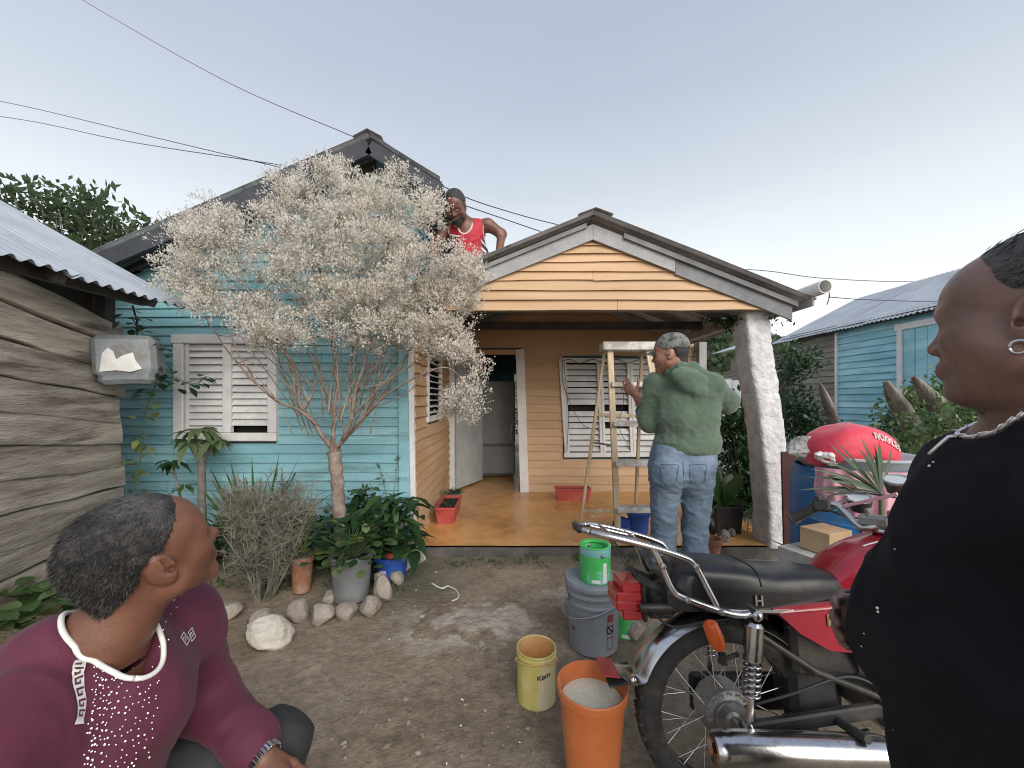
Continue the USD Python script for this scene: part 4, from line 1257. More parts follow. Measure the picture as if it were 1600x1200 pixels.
# large dark-leaved plant by the corner
b = gpt(618, 880, 3.05)
t = thing('broadleaf_plant', 'dense dark plant with broad glossy leaves at the house corner', 'plant', b)
for k in range(130):
    u, v = g.uniform(556, 658), g.uniform(768, 862)
    c = at(u, v, 3.05 + g.uniform(-0.22, 0.2)) - b
    a = g.uniform(0, 2 * np.pi)
    obj('leaf', leaf(MB(), c, (math.cos(a), math.sin(a) - 0.3, 0.25 + g.normal() * 0.35), g.uniform(0.13, 0.25), g.uniform(0.06, 0.10), 0.5, 0.25, 6, shape=0.45), 'leaf_dark' if g.random() < 0.75 else 'leaf_green', t, True)
    if k % 6 == 0:
        obj('stem', MB().tube([(g.normal() * 0.04, g.normal() * 0.04, 0), c * [0.6, 0.6, 0.6], c], [0.007, 0.006, 0.003], 5), 'stem_green', t, False)
# silvery variegated sprig
b = gpt(597, 900, 2.85)
t = thing('variegated_plant', 'small plant with cream-edged leaves between the grey pot and the corner', 'plant', b)
for k in range(34):
    c = at(g.uniform(572, 616), g.uniform(806, 856), 2.8 + g.uniform(-0.08, 0.08)) - b
    a = g.uniform(0, 6.28)
    obj('leaf', leaf(MB(), c, (math.cos(a), math.sin(a), 0.9), g.uniform(0.05, 0.09), 0.028, 0.3, 0.3, 5), 'leaf_pale' if k % 3 else 'blossom_dim', t, True)
for k in range(4):
    obj('stem', MB().tube([(0, 0, 0), (g.normal() * 0.03, 0.02, 0.2), (g.normal() * 0.07, 0, 0.36)], [0.006, 0.005, 0.003], 5), 'stem_green', t, False)
# blue bucket, red pot with cane plant
b = gpt(612, 905, 2.95)
pot('blue_bucket', 'blue plastic bucket half hidden at the end of the plant bed', 'bucket', b, 0.12, 0.10, 0.17, 'blue_plastic', soil=False)
b2 = b + [0.03, -0.04, 0.12]
pot('red_pot', 'small red and white pot set on the blue bucket', 'plant pot', b2, 0.062, 0.05, 0.09, 'red_plastic')
t = thing('cane_plant', 'cane plant with long hanging leaves growing from the small red pot', 'plant', b2 + [0, 0, 0.05])
for k in range(3):
    e = np.array([g.normal() * 0.03, g.normal() * 0.03, 0.24 + 0.07 * k])
    obj('stem', MB().tube([(0, 0, 0), e * [0.5, 0.5, 0.5], e], 0.012, 7), 'bark_pale', t, True)
    rosette(t, e, 9, 0.2, 0.045, 'leaf_green', g, up=0.4, droop=0.9, shape=0.5)
# tall weeds against the teal wall
for (u, v, Y, n, h, lab) in ((612, 860, 3.3, 26, 0.85, 'tall thin weed with feathery seed head against the corner board'), (566, 850, 3.25, 16, 0.62, 'thin stemmed weed rising behind the trunk of the white tree'), (585, 850, 3.3, 16, 0.58, 'sparse leafy weed between the tree trunk and the corner'), (214, 850, 3.2, 18, 0.6, 'pale weedy stems at the foot of the teal wall beside the shack')):
    b = gpt(u, v, Y)
    t = thing('weed', lab, 'weed', b)
    mb, fo = MB(), []
    for s in range(2):
        e = np.array([g.normal() * 0.06 - 0.06 * (h > 0.8), g.normal() * 0.03, h * g.uniform(0.85, 1.05)])
        pts = spline([(0, 0, 0), e * [0.2, 0.2, 0.5], e], 6)
        mb.tube(pts, np.linspace(0.004, 0.0015, len(pts)), 4, caps=False)
        k = g.uniform(0.25, 1, n)
        c = np.array([pts[int(q * (len(pts) - 1))] for q in k])
        fo.append(c)
    c = np.vstack(fo)
    L = g.uniform(0.03, 0.08, len(c))
    obj('stem', mb, 'stem_green', t, True)
    obj('foliage', quads(c, randdir(g, len(c), 0.5), randdir(g, len(c), 1), L, L * 0.16), 'leaf_pale' if h > 0.7 else 'leaf_green', t, False)
# vine on the shack corner and at the wall
b = at(236, 690, 2.9) * [1, 1, 0] + [0, 0, 0.05]
t = thing('climbing_vine', 'thin vine hanging down past the shack corner and the grey container', 'vine', b)
stem_px = [(205, 495, 2.8), (222, 520, 2.78), (243, 545, 2.78), (250, 580, 2.8), (240, 610, 2.82), (226, 650, 2.9), (222, 700, 2.95), (214, 745, 2.95), (205, 800, 2.95)]
pts = spline([at(*p) for p in stem_px], 6)
mb = MB().tube(pts - b, 0.004, 5)
side = spline([at(*p) for p in ((246, 575, 2.78), (275, 590, 2.74), (300, 600, 2.72), (322, 590, 2.7))], 4)
mb.tube(side - b, np.linspace(0.004, 0.002, len(side)), 5)
obj('stem', mb, 'stem_green', t, True)
for k in range(110):
    if k < 80:
        c = pts[g.integers(0, len(pts))] + g.normal(size=3) * [0.05, 0.03, 0.03]
    else:
        c = side[g.integers(0, len(side))] + g.normal(size=3) * 0.025
    yel = (c[2] < 1.35)
    a = g.uniform(0, 6.28)
    obj('leaf', leaf(MB(), c - b, (math.cos(a), math.sin(a) - 0.4, -0.3 + g.normal() * 0.4), g.uniform(0.04, 0.085), g.uniform(0.035, 0.06), 0.2, 0.2, 5, tip=1.8, shape=0.4), ('leaf_yellow' if g.random() < 0.35 else 'leaf_pale') if yel else 'leaf_dark', t, True)
# low leafy plants at the foot of the shack
for q, (u, v, Y) in enumerate(((20, 985, 1.85), (62, 945, 2.05), (96, 915, 2.25))):
    b = onz(u, v + 20, 0.28)
    t = thing('leafy_ground_plant', ('low plant with broad leaves nearest the camera at the shack foot', 'middle broad-leaved plant at the shack foot behind the shoulder', 'farthest broad-leaved plant at the shack foot beside the head')[q], 'plant', b)
    for k in range(34):
        a = g.uniform(0, 6.28)
        c = np.array([g.normal() * 0.09, g.normal() * 0.12, g.uniform(0.02, 0.14)])
        obj('leaf', leaf(MB(), c, (math.cos(a), math.sin(a), 0.5), g.uniform(0.09, 0.16), g.uniform(0.07, 0.10), 0.35, 0.2, 6, tip=1.6, shape=0.42), 'leaf_green' if k % 4 else 'leaf_pale', t, True)

# ---- trees and shrubs beyond
b = at(130, 420, 7.4) * [1, 1, 0]
bush('background_tree', 'green leafy tree rising behind the shack roof against the sky', 'tree', b,
     [(at(30, 345, 7.2), (0.5, 0.4, 0.28)), (at(5, 310, 7.0), (0.35, 0.3, 0.30)), (at(105, 325, 7.4), (0.55, 0.4, 0.42)), (at(150, 345, 7.5), (0.5, 0.4, 0.35)), (at(140, 385, 7.5), (0.7, 0.4, 0.35)), (at(205, 370, 7.6), (0.55, 0.4, 0.30)), (at(250, 352, 7.6), (0.14, 0.15, 0.16)), (at(190, 400, 7.6), (0.6, 0.4, 0.2))],
     2300, 0.17, 0.075, 'leaf_far', 5, stems=12, bark_r=0.03)
bush('porch_shrub', 'tall leafy green shrub growing behind the porch right of the hooded man', 'shrub', at(1165, 800, 4.9) * [1, 1, 0],
     [(at(1165, 700, 4.9), (0.34, 0.3, 0.42)), (at(1150, 665, 4.7), (0.25, 0.25, 0.25)), (at(1175, 760, 4.7), (0.3, 0.3, 0.25))], 3600, 0.085, 0.04, 'leaf_dark', 6)
bush('pillar_shrub', 'shrub with small leaves reaching up just right of the white pillar', 'shrub', at(1250, 720, 5.2) * [1, 1, 0],
     [(at(1250, 570, 5.2), (0.17, 0.2, 0.28)), (at(1245, 640, 5.2), (0.2, 0.25, 0.3)), (at(1270, 690, 5.0), (0.25, 0.25, 0.3))], 2600, 0.065, 0.035, 'leaf_dark', 7)
bush('yard_bush', 'light green straggly bush between the fence stakes and the neighbour house', 'bush', at(1470, 760, 4.0) * [1, 1, 0],
     [(at(1440, 650, 4.0), (0.42, 0.3, 0.28)), (at(1500, 630, 4.0), (0.4, 0.3, 0.28)), (at(1550, 640, 3.9), (0.35, 0.3, 0.3)), (at(1400, 690, 3.9), (0.25, 0.25, 0.2)), (at(1480, 700, 3.9), (0.5, 0.3, 0.3)), (at(1455, 668, 3.25), (0.20, 0.14, 0.13)), (at(1530, 650, 3.2), (0.25, 0.15, 0.16)), (at(1400, 705, 3.3), (0.2, 0.15, 0.12))], 7600, 0.06, 0.032, 'leaf_yard', 8)
bush('yard_bush', 'dark undergrowth low behind the pillar and the blue barrel', 'bush', at(1190, 800, 4.6) * [1, 1, 0],
     [(at(1190, 800, 4.6), (0.35, 0.3, 0.2)), (at(1245, 770, 4.6), (0.3, 0.3, 0.25)), (at(1320, 760, 4.4), (0.4, 0.3, 0.2))], 2600, 0.08, 0.035, 'leaf_dark', 9)
# hill behind with its woods
hx, hy = np.meshgrid(np.linspace(-60, 110, 60), np.linspace(34, 150, 24), indexing='ij')
hz = 1.0 + 11 * np.exp(-((hx - 30) / 30) ** 2 - ((hy - 75) / 28) ** 2) + 5 * np.exp(-((hx + 20) / 40) ** 2 - ((hy - 95) / 30) ** 2) + 3 * (meshkit.fbm(np.stack([hx * 0.06, hy * 0.06, 0 * hx], -1), 4, 3) - 0.5) - np.clip((45 - hy) * 0.12, 0, 3)
mat('hill_scrub', (0.05, 0.065, 0.035), 0.95, scale=0.4, col2=(0.12, 0.13, 0.08), coord='world')
tag(obj('hill', MB().grid(np.stack([hx, hy, hz], -1)), 'hill_scrub', None, True), 'wooded hill seen under the porch eave', None, None, 'structure')
g = np.random.default_rng(15)
n = 900
px, py = g.uniform(8, 70, n), g.uniform(40, 95, n)
pz = 1.0 + 11 * np.exp(-((px - 30) / 30) ** 2 - ((py - 75) / 28) ** 2) + 5 * np.exp(-((px + 20) / 40) ** 2 - ((py - 95) / 30) ** 2)
C = np.repeat(np.stack([px, py, pz], -1), 40, 0)
rr = np.repeat(g.uniform(0.7, 1.8, n), 40)
dv = randdir(g, len(C), 0.5)
C = C + dv * rr[:, None] + [0, 0, 0.6]
L = g.uniform(0.5, 1.0, len(C))
tag(obj('hill_woods', quads(C, dv + randdir(g, len(C)) * 0.6, randdir(g, len(C), 1), L, L * 0.4), 'leaf_far', None, False), 'scrubby woods covering the hill behind the houses', 'woods', None, 'stuff')
# ================================================================== OBJECTS in the yard
mat('chrome', (0.56, 0.56, 0.57), 0.22, var=0.10, scale=8, metal=1.0, dirt=(0.22, 0.19, 0.16), dirt_scale=9, dirt_edges=(0.52, 0.78), rvar=0.10, bump=0.03, bscale=60)
mat('steel_dull', (0.24, 0.24, 0.245), 0.42, scale=8, col2=(0.38, 0.38, 0.385), metal=0.8, dirt=(0.14, 0.12, 0.10), dirt_scale=6, dirt_edges=(0.5, 0.7), bump=0.1)
mat('aluminium', (0.30, 0.305, 0.30), 0.5, scale=10, col2=(0.42, 0.42, 0.415), metal=0.75, dirt=(0.17, 0.155, 0.13), dirt_scale=8, dirt_edges=(0.48, 0.68), bump=0.15)
mat('rubber', (0.018, 0.018, 0.019), 0.8, scale=10, col2=(0.04, 0.039, 0.037), dirt=(0.11, 0.095, 0.08), dirt_scale=5, dirt_edges=(0.5, 0.75), bump=0.2)
mat('black_leather', (0.007, 0.007, 0.009), 0.33, scale=10, col2=(0.014, 0.014, 0.016), bump=0.15, bscale=220, bdist=0.002, dirt=(0.10, 0.10, 0.10), dirt_scale=3, dirt_edges=(0.60, 0.85))
mat('black_paint', (0.012, 0.012, 0.014), 0.4, scale=8, col2=(0.03, 0.03, 0.03), dirt=(0.09, 0.075, 0.06), dirt_scale=5, dirt_edges=(0.5, 0.75))
mat('red_paint', (0.25, 0.006, 0.018), 0.28, scale=4, col2=(0.34, 0.010, 0.030), coat=0.6, dirt=(0.22, 0.05, 0.045), dirt_scale=4, dirt_edges=(0.6, 0.85))
mat('red_lens', (0.24, 0.006, 0.010), 0.2, scale=5, col2=(0.33, 0.012, 0.016), coat=0.5, spec=0.7)
mat('orange_lens', (0.55, 0.075, 0.01), 0.25, scale=5, col2=(0.68, 0.12, 0.02), coat=0.4)
mat('white_mark', (0.72, 0.72, 0.71), 0.5, var=0.08)
mat('gold_mark', (0.45, 0.36, 0.2), 0.35, metal=0.6, scale=60)
mat('pale_wood', (0.36, 0.27, 0.165), 0.7, scale=5, col2=(0.54, 0.43, 0.29), stretch=(3, 3, 0.6), dirt=(0.55, 0.52, 0.46), dirt_scale=10, dirt_edges=(0.56, 0.68), bump=0.2, rand=0.08)
mat('painted_wood', (0.30, 0.28, 0.255), 0.75, scale=8, col2=(0.55, 0.54, 0.52), edges=(0.4, 0.6), dirt=(0.20, 0.17, 0.13), dirt_scale=9, dirt_edges=(0.55, 0.66), bump=0.2, rand=0.1)
mat('orange_bucket', (0.46, 0.125, 0.035), 0.48, scale=4, col2=(0.57, 0.19, 0.065), dirt=(0.60, 0.36, 0.22), dirt_scale=6, dirt_edges=(0.58, 0.78), bump=0.1)
mat('wash_water', (0.56, 0.58, 0.47), 0.3, scale=60, col2=(0.68, 0.69, 0.58))
mat('yellow_can', (0.50, 0.43, 0.10), 0.5, scale=9, col2=(0.66, 0.60, 0.26), stretch=(1, 1, 0.35), dirt=(0.66, 0.60, 0.42), dirt_scale=8, dirt_edges=(0.5, 0.62), bump=0.1)
mat('orange_inside', (0.62, 0.33, 0.12), 0.5, scale=9, col2=(0.70, 0.45, 0.22))
mat('pail_grey', (0.20, 0.225, 0.265), 0.5, scale=4, col2=(0.28, 0.305, 0.35), dirt=(0.38, 0.39, 0.40), dirt_scale=6, dirt_edges=(0.6, 0.8))
mat('green_can', (0.045, 0.42, 0.09), 0.45, scale=7, col2=(0.10, 0.52, 0.16), dirt=(0.25, 0.55, 0.48), dirt_scale=6, dirt_edges=(0.54, 0.60))
mat('teal_drip', (0.13, 0.37, 0.37), 0.5, scale=9, col2=(0.26, 0.50, 0.49))
mat('maroon_mark', (0.17, 0.03, 0.04), 0.5, scale=30, col2=(0.26, 0.07, 0.08))
mat('blue_drum', (0.012, 0.10, 0.27), 0.45, scale=4, col2=(0.03, 0.16, 0.36), dirt=(0.14, 0.2, 0.25), dirt_scale=5, dirt_edges=(0.58, 0.78))
mat('red_sack', (0.52, 0.025, 0.055), 0.6, scale=4, col2=(0.68, 0.05, 0.09), bump=0.25, bscale=16, sheen=0.2)
mat('pink_cloth', (0.48, 0.22, 0.29), 0.9, scale=4, col2=(0.64, 0.36, 0.43), bump=0.3, bscale=25)
mat('bag_white', (0.55, 0.56, 0.55), 0.35, scale=8, col2=(0.72, 0.73, 0.72), bump=0.3, bscale=30)
mat('basin_grey', (0.36, 0.42, 0.45), 0.45, scale=6, col2=(0.52, 0.57, 0.59), dirt=(0.3, 0.3, 0.3), dirt_edges=(0.58, 0.75))
mat('maroon_board', (0.055, 0.02, 0.02), 0.65, scale=4, col2=(0.10, 0.04, 0.036), dirt=(0.55, 0.5, 0.48), dirt_scale=9, dirt_edges=(0.66, 0.7))
mat('stone', (0.27, 0.235, 0.20), 0.9, scale=5, col2=(0.44, 0.39, 0.335), bump=0.6, bscale=30, bdist=0.02, dirt=(0.19, 0.155, 0.125), dirt_scale=5, dirt_edges=(0.52, 0.68), rand=0.16)
mat('stone_pale', (0.44, 0.41, 0.35), 0.9, scale=6, col2=(0.66, 0.62, 0.54), bump=0.7, bscale=26, bdist=0.02, dirt=(0.26, 0.24, 0.18), dirt_scale=4, dirt_edges=(0.52, 0.7))
mat('card', (0.42, 0.28, 0.16), 0.85, scale=5, col2=(0.52, 0.37, 0.23))
mat('fridge_grey', (0.17, 0.18, 0.18), 0.4, scale=3, col2=(0.23, 0.24, 0.24))
mat('log_wood', (0.10, 0.085, 0.075), 0.9, scale=7, col2=(0.30, 0.27, 0.24), stretch=(2, 2, 0.5), bump=0.8, bscale=20, bdist=0.02, rand=0.12)
mat('fence_metal', (0.40, 0.43, 0.47), 0.6, scale=3, col2=(0.54, 0.57, 0.61), metal=0.2, dirt=(0.33, 0.31, 0.30), dirt_edges=(0.58, 0.75), rand=0.06)

g = np.random.default_rng(3)

# ---------------------------------------------------------------- stones of the bed, big rock, pebbles
stones = [(312, 946, 36, 30, 'pinkish round kerb stone nearest the seated man'), (352, 950, 44, 24, 'low flat kerb stone second from the seated man'), (468, 946, 35, 32, 'round pale kerb stone in front of the terracotta pot'),
          (503, 950, 36, 30, 'rough brown kerb stone between the terracotta and grey pots'), (543, 946, 33, 27, 'smooth pinkish kerb stone just in front of the grey pot'), (579, 938, 32, 30, 'pinkish angular kerb stone at the right foot of the grey pot'),
          (600, 915, 30, 44, 'upright slab-like stone beside the blue bucket'), (516, 928, 26, 18, 'small pale stone wedged left of the grey pot'), (620, 902, 22, 22, 'yellowish stone behind the upright slab'), (410, 957, 34, 22, 'half buried grey stone under the twiggy bush'), (640, 868, 26, 30, 'weathered block at the foot of the porch corner')]
for k, (u, v, w, h, lab) in enumerate(stones):
    b = onz(u, v + h * 0.42, 0.03)
    r = w / 620 * b[1] / 2
    c = np.array([b[0], b[1], ground_z(b[0], b[1]) + h / 620 * b[1] * 0.40])
    v_, f_ = rock(100 + k, (r * 1.08, r, h / 620 * b[1] / 2 * 1.15), 3, 0.5)
    tag(obj('kerb_stone', (v_ + c, f_), 'stone', None, 60), lab, 'stone', 'stones edging the plant bed')
b = onz(410, 1015, 0.0)
v_, f_ = rock(9, (0.125, 0.10, 0.088), 4, 0.7, cuts=12)
solid('pale_rock', (v_ @ roty(0.22).T + [b[0], b[1] + 0.06, ground_z(b[0], b[1]) + 0.055], f_), 'stone_pale', 'big pale angular rock lying alone on the bare earth', 'rock', smooth=50)
# old board edging running up to the porch corner
solid('edging_board', MB().rbox((-0.26, -0.022, -0.05), (0.26, 0.022, 0.075), 0.006, rotz(math.radians(63)), onz(628, 892, 0.05)), 'painted_wood', 'short weathered board edging the plant bed up to the porch corner', 'board')
# pale crusted patch of old concrete breaking through the earth
gx, gy_ = np.meshgrid(np.linspace(-0.62, 0.36, 110), np.linspace(2.12, 2.74, 76), indexing='ij')
p3 = np.stack([gx, gy_, 0 * gx], -1)
hump = 0.026 * np.clip(gauss(gx, gy_, -0.16, 2.42, 0.40, 0.22) * 1.5 + 1.1 * (meshkit.fbm(p3 * 6, 4, 12) - 0.5) - 0.35, -0.4, 1)
hump = hump + 0.012 * (meshkit.fbm(p3 * 24, 3, 13) - 0.5) * (hump > 0)
cpv, cpf = MB().grid(np.stack([gx, gy_, ground_z(gx, gy_) + hump - 0.004], -1)).get()
cp_ = usdkit.mesh(stage, '/World/concrete_patch', (cpv, cpf), MAT['earth'], True)
UsdGeom.PrimvarsAPI(cp_).CreatePrimvar('pale', Sdf.ValueTypeNames.FloatArray, 'vertex').Set(Vt.FloatArray.FromNumpy((0.8 * np.clip(hump.reshape(-1) / 0.02, 0, 1)).astype(np.float32)))
tag(cp_.GetPrim(), 'worn crust of pale ground breaking through the brown earth', None, None, 'structure')
mb = MB()
for k in range(520):
    Y = g.uniform(1.3, 3.3)
    X = g.uniform(-1.0, 0.95) * Y
    s = g.exponential(0.0026) + 0.0016
    if s > 0.02:
        continue
    v_, f_ = rock(k % 17, (s * 1.3, s, s * 0.8), 1, 0.5, cuts=3)
    mb.add(v_ @ rotz(k).T + [X, Y, float(ground_z(X, Y)) + s * 0.2], f_)
mat('pebble', (0.16, 0.135, 0.108), 0.9, scale=30, col2=(0.34, 0.30, 0.25))
tag(obj('pebbles', mb, 'pebble', None, 50), 'small pebbles and grit scattered on the earth', 'pebbles', None, 'stuff')
mb = MB()
for k in range(26):
    Y = g.uniform(1.4, 3.2)
    X = g.uniform(-0.6, 0.35) * Y
    a = g.uniform(0, 6.28)
    s = g.uniform(0.006, 0.014)
    z0 = float(ground_z(X, Y)) + 0.006
    mb.add([(X, Y, z0), (X + s * math.cos(a), Y + s * math.sin(a), z0 + 0.004), (X + s * 1.6 * math.cos(a + 0.4), Y + s * 1.6 * math.sin(a + 0.4), z0 + 0.002), (X + s * math.cos(a + 1), Y + s * math.sin(a + 1), z0 + 0.005)], [[0, 1, 2], [0, 2, 3]])
tag(obj('litter', mb, 'white_mark', None, False), 'tiny pale scraps of litter and fallen petals on the earth', 'litter', None, 'stuff')
n = 130
fy = g.uniform(1.5, 3.25, n)
fx = np.where(g.random(n) < 0.55, g.uniform(-0.95, -0.2, n), g.uniform(-0.3, 0.6, n)) * fy
C = np.stack([fx, fy, ground_z(fx, fy) + 0.007], -1)
D = randdir(g, n)
D[:, 2] *= 0.15
Lf = g.uniform(0.018, 0.045, n)
tag(obj('fallen_leaves', quads(C, D, randdir(g, n, 3.0), Lf, Lf * 0.26), 'leaf_dry', None, False), 'dry fallen leaves lying about on the earth', 'leaves', None, 'stuff')
# low weeds and blades along the porch foot and bed
C, D = [], []
for k in range(120):
    X = g.uniform(-0.95, 1.4) if k < 22 else g.uniform(-2.3, -0.8)
    Y = g.uniform(3.12, 3.3) if k < 22 else g.uniform(2.75, 3.35)
    n = 14
    C.append(np.stack([X + g.normal(size=n) * 0.04, Y + g.normal(size=n) * 0.03, np.full(n, float(ground_z(X, Y)) - 0.002)], -1))
    D.append(randdir(g, n, 0.9))
C, D = np.vstack(C), np.vstack(D)
L = g.uniform(0.02, 0.07, len(C))
tag(obj('grass', quads(C, D, randdir(g, len(C), 0.3), L, L * 0.09), 'leaf_green', None, False), 'sparse grass blades along the porch foot and plant bed', 'grass', None, 'stuff')
pts = spline([onz(675, 906, 0.05), onz(690, 912, 0.05), onz(700, 909, 0.05), onz(713, 916, 0.05), onz(716, 926, 0.05), onz(706, 932, 0.05)], 6)
pts[:, 2] = ground_z(pts[:, 0], pts[:, 1]) + 0.006
solid('cord', MB().tube(pts, 0.0045, 6), 'bag_white', 'thin pale cord curled on the earth before the porch', 'cord')

# ---------------------------------------------------------------- step ladder
A0, A1 = at(953, 546, 3.46), at(966, 851, 3.36)
B0, B1 = at(1013, 546, 3.46), at(1062, 851, 3.36)
C0, C1 = at(945, 546, 3.54), at(905, 832, 3.655)
D0, D1 = at(1003, 549, 3.54), at(992, 832, 3.655)
lo = (A1 + B1) / 2 * [1, 1, 0] + [0, 0, FLOOR_Z]
lad = thing('step_ladder', 'paint-spattered wooden step ladder standing open on the porch edge', 'ladder', lo)
for p, q, w, d, nm in ((A0, A1, 0.052, 0.028, 'rail'), (B0, B1, 0.052, 0.028, 'rail'), (C0, C1, 0.026, 0.034, 'rear_leg'), (D0, D1, 0.026, 0.034, 'rear_leg')):
    q = q.copy()
    q[2] = FLOOR_Z
    obj(nm, MB().bar(p - lo, q - lo, w, d, up=(0, 1, 0), ch=0.004), 'pale_wood', lad)
c = (A0 + B0) / 2 - lo
obj('top_cap', MB().rbox((A0[0] - lo[0] - 0.07, c[1] - 0.05, c[2] - 0.012), (B0[0] - lo[0] + 0.06, c[1] + 0.12, c[2] + 0.062), 0.008), 'painted_wood', lad)
for v in (598, 660, 722, 793):
    t = (v - 546) / (851 - 546.0)
    p, q = A0 + (A1 - A0) * t - lo, B0 + (B1 - B0) * t - lo
    obj('tread', MB().rbox((p[0] - 0.005, p[1] - 0.045, p[2] - 0.045), (q[0] + 0.005, p[1] + 0.065, p[2] + 0.0), 0.005), 'painted_wood', lad)
for t in (0.35, 0.88):
    p, q = C0 + (C1 - C0) * t - lo, D0 + (D1 - D0) * t - lo
    obj('brace', MB().bar(p, q, 0.02, 0.03, up=(0, 0, 1), ch=0.003), 'pale_wood', lad)
p, q = C0 + (C1 - C0) * 0.97 - lo, C0 + (C1 - C0) * 0.86 + (D0 - C0) * 0.5 - lo
obj('brace', MB().bar(p, q, 0.012, 0.018), 'pale_wood', lad)
p, q = A0 + (A1 - A0) * 0.5 - lo, C0 + (C1 - C0) * 0.5 - lo
obj('spreader', MB().bar(p, q, 0.004, 0.016), 'steel_dull', lad)

# ---------------------------------------------------------------- buckets and cans
b = onz(840, 1107, 0.0)
t = thing('paint_can', 'open yellowish paint can with drips and a scrawled word beside the orange bucket', 'can', [b[0], b[1] + 0.085, ground_z(b[0], b[1])], rz=0)
rc, hc = 0.088, 0.235
obj('body', MB().lathe([(0.001, 0.0), (rc - 0.003, 0.0), (rc, 0.004), (rc, hc - 0.03), (rc + 0.004, hc - 0.028), (rc + 0.004, hc - 0.018), (rc, hc - 0.016), (rc + 0.003, hc - 0.003), (rc + 0.001, hc), (rc - 0.004, hc - 0.002)], 40), 'yellow_can', t, 30)
obj('inside', MB().lathe([(rc - 0.004, hc - 0.002), (rc - 0.006, 0.02), (0.001, 0.02)], 40), 'orange_inside', t, 40)
for sx in (-1, 1):
    obj('ear', MB().lathe([(0.001, 0.01), (0.008, 0.008), (0.012, 0)], 12, rotx(0) @ roty(sx * math.pi / 2), (sx * rc, 0, hc - 0.06)), 'yellow_can', t)
th = np.linspace(0.1, math.pi - 0.1, 18)
obj('wire_handle', MB().tube([(rc * 1.06 * math.cos(a), -0.05 * math.sin(a) - 0.0, hc - 0.06 - 0.075 * math.sin(a) * 0 + 0.03 * math.sin(a)) for a in np.linspace(math.pi, 2 * math.pi, 18)], 0.002, 5) if False else MB().tube([(rc * 1.07 * math.cos(a), -rc * 1.07 * math.sin(a), hc - 0.058 + 0.030 * math.sin(a)) for a in np.linspace(0, math.pi, 22)], 0.0022, 5), 'orange_inside', t)


def wrap_text(s, h, R, a0, z, m, parent, flat=0.0006, bold=True, slant=0.0):
    """Lettering bent round a cylinder of radius R about z, starting at angle a0 (counter-clockwise reading)."""
    tm_ = meshkit.text_mesh(s, h, 0.0012, bold)
    tm_ = tm_.subdivide_to_size(h * 0.25) if hasattr(tm_, 'subdivide_to_size') else tm_
    v = np.array(tm_.vertices)
    a = a0 + v[:, 0] / R
    rr = R + v[:, 2] - 0.0004
    z_ = z + v[:, 1] + slant * v[:, 0]
    return obj('lettering', (np.stack([rr * np.cos(a), rr * np.sin(a), z_], -1), np.array(tm_.faces)), m, parent, False)


wrap_text('Kem', 0.022, rc, -1.62, 0.135, 'black_gap', t, slant=0.15)
# orange bucket with whitish water
b = at(925, 1066, 1.37)
BH, BR = 0.375, 0.118
t = thing('orange_bucket', 'tall orange plastic bucket of whitish water with a bite out of its rim', 'bucket', [b[0], b[1], 0.0])
ringz = [(0.001, 0), (0.080, 0), (0.083, 0.006), (BR - 0.006, BH - 0.03), (BR + 0.003, BH - 0.028), (BR + 0.004, BH - 0.004), (BR, BH), (BR - 0.005, BH - 0.003), (BR - 0.010, BH - 0.03), (0.085, 0.03)]
pr = np.array(ringz)
n = 56
th = np.arange(n) / n * 2 * np.pi
P = np.stack([pr[:, None, 0] * np.cos(th), pr[:, None, 0] * np.sin(th), np.repeat(pr[:, 1:2], n, 1)], -1)
bite = np.exp(-((np.angle(np.exp(1j * (th - 0.45)))) / 0.33) ** 4)
P[..., 2] -= np.where(pr[:, 1:2] > BH - 0.05, 1, 0) * bite * (0.030 + 0.006 * np.sin(th * 31))
P = np.concatenate([P, P[:, :1]], 1)
obj('body', MB().grid(P[:, ::-1]), 'orange_bucket', t, 40)
obj('water', MB().lathe([(0.1055, BH - 0.058), (0.06, BH - 0.057), (0.001, BH - 0.057)], 40), 'wash_water', t, True)
# grey pail with a green can on it, another green can behind
b = onz(935, 1026, 0.01)
pl = np.array([b[0], b[1] + 0.13, 0.0])
t = thing('grey_pail', 'grey plastic pail with lid, wire handle and a maroon warning label', 'pail', pl)
R0 = 0.143
obj('body', MB().lathe([(0.001, 0), (0.128, 0), (0.131, 0.006), (0.140, 0.25), (0.150, 0.252), (0.150, 0.262), (0.142, 0.266), (0.143, 0.30), (0.153, 0.302), (0.153, 0.312), (0.145, 0.316), (0.146, 0.345)], 44), 'pail_grey', t, 30)
obj('lid', MB().lathe([(0.154, 0.338), (0.157, 0.345), (0.157, 0.362), (0.152, 0.372), (0.145, 0.372), (0.138, 0.362), (0.001, 0.362)], 44), 'pail_grey', t, 30)
hp = [(-0.150, -0.03, 0.275), (-0.175, -0.07, 0.215), (-0.12, -0.125, 0.205), (0.0, -0.165, 0.245), (0.11, -0.125, 0.29), (0.155, -0.03, 0.30)]
obj('handle', MB().tube(spline(hp, 6), 0.004, 6), 'steel_dull', t)
for sx in (-1, 1):
    obj('ear', MB().ball((sx * 0.15, -0.03, 0.28), (0.012, 0.018, 0.02), 1), 'pail_grey', t, True)


def patch(R, a0, a1, z0, z1, off=0.0012, n=10, taper=0.0):
    a = np.linspace(a0, a1, n)
    return np.array([[((R + off + taper * z) * math.cos(x), (R + off + taper * z) * math.sin(x), z) for z in (z0, z1)] for x in a])


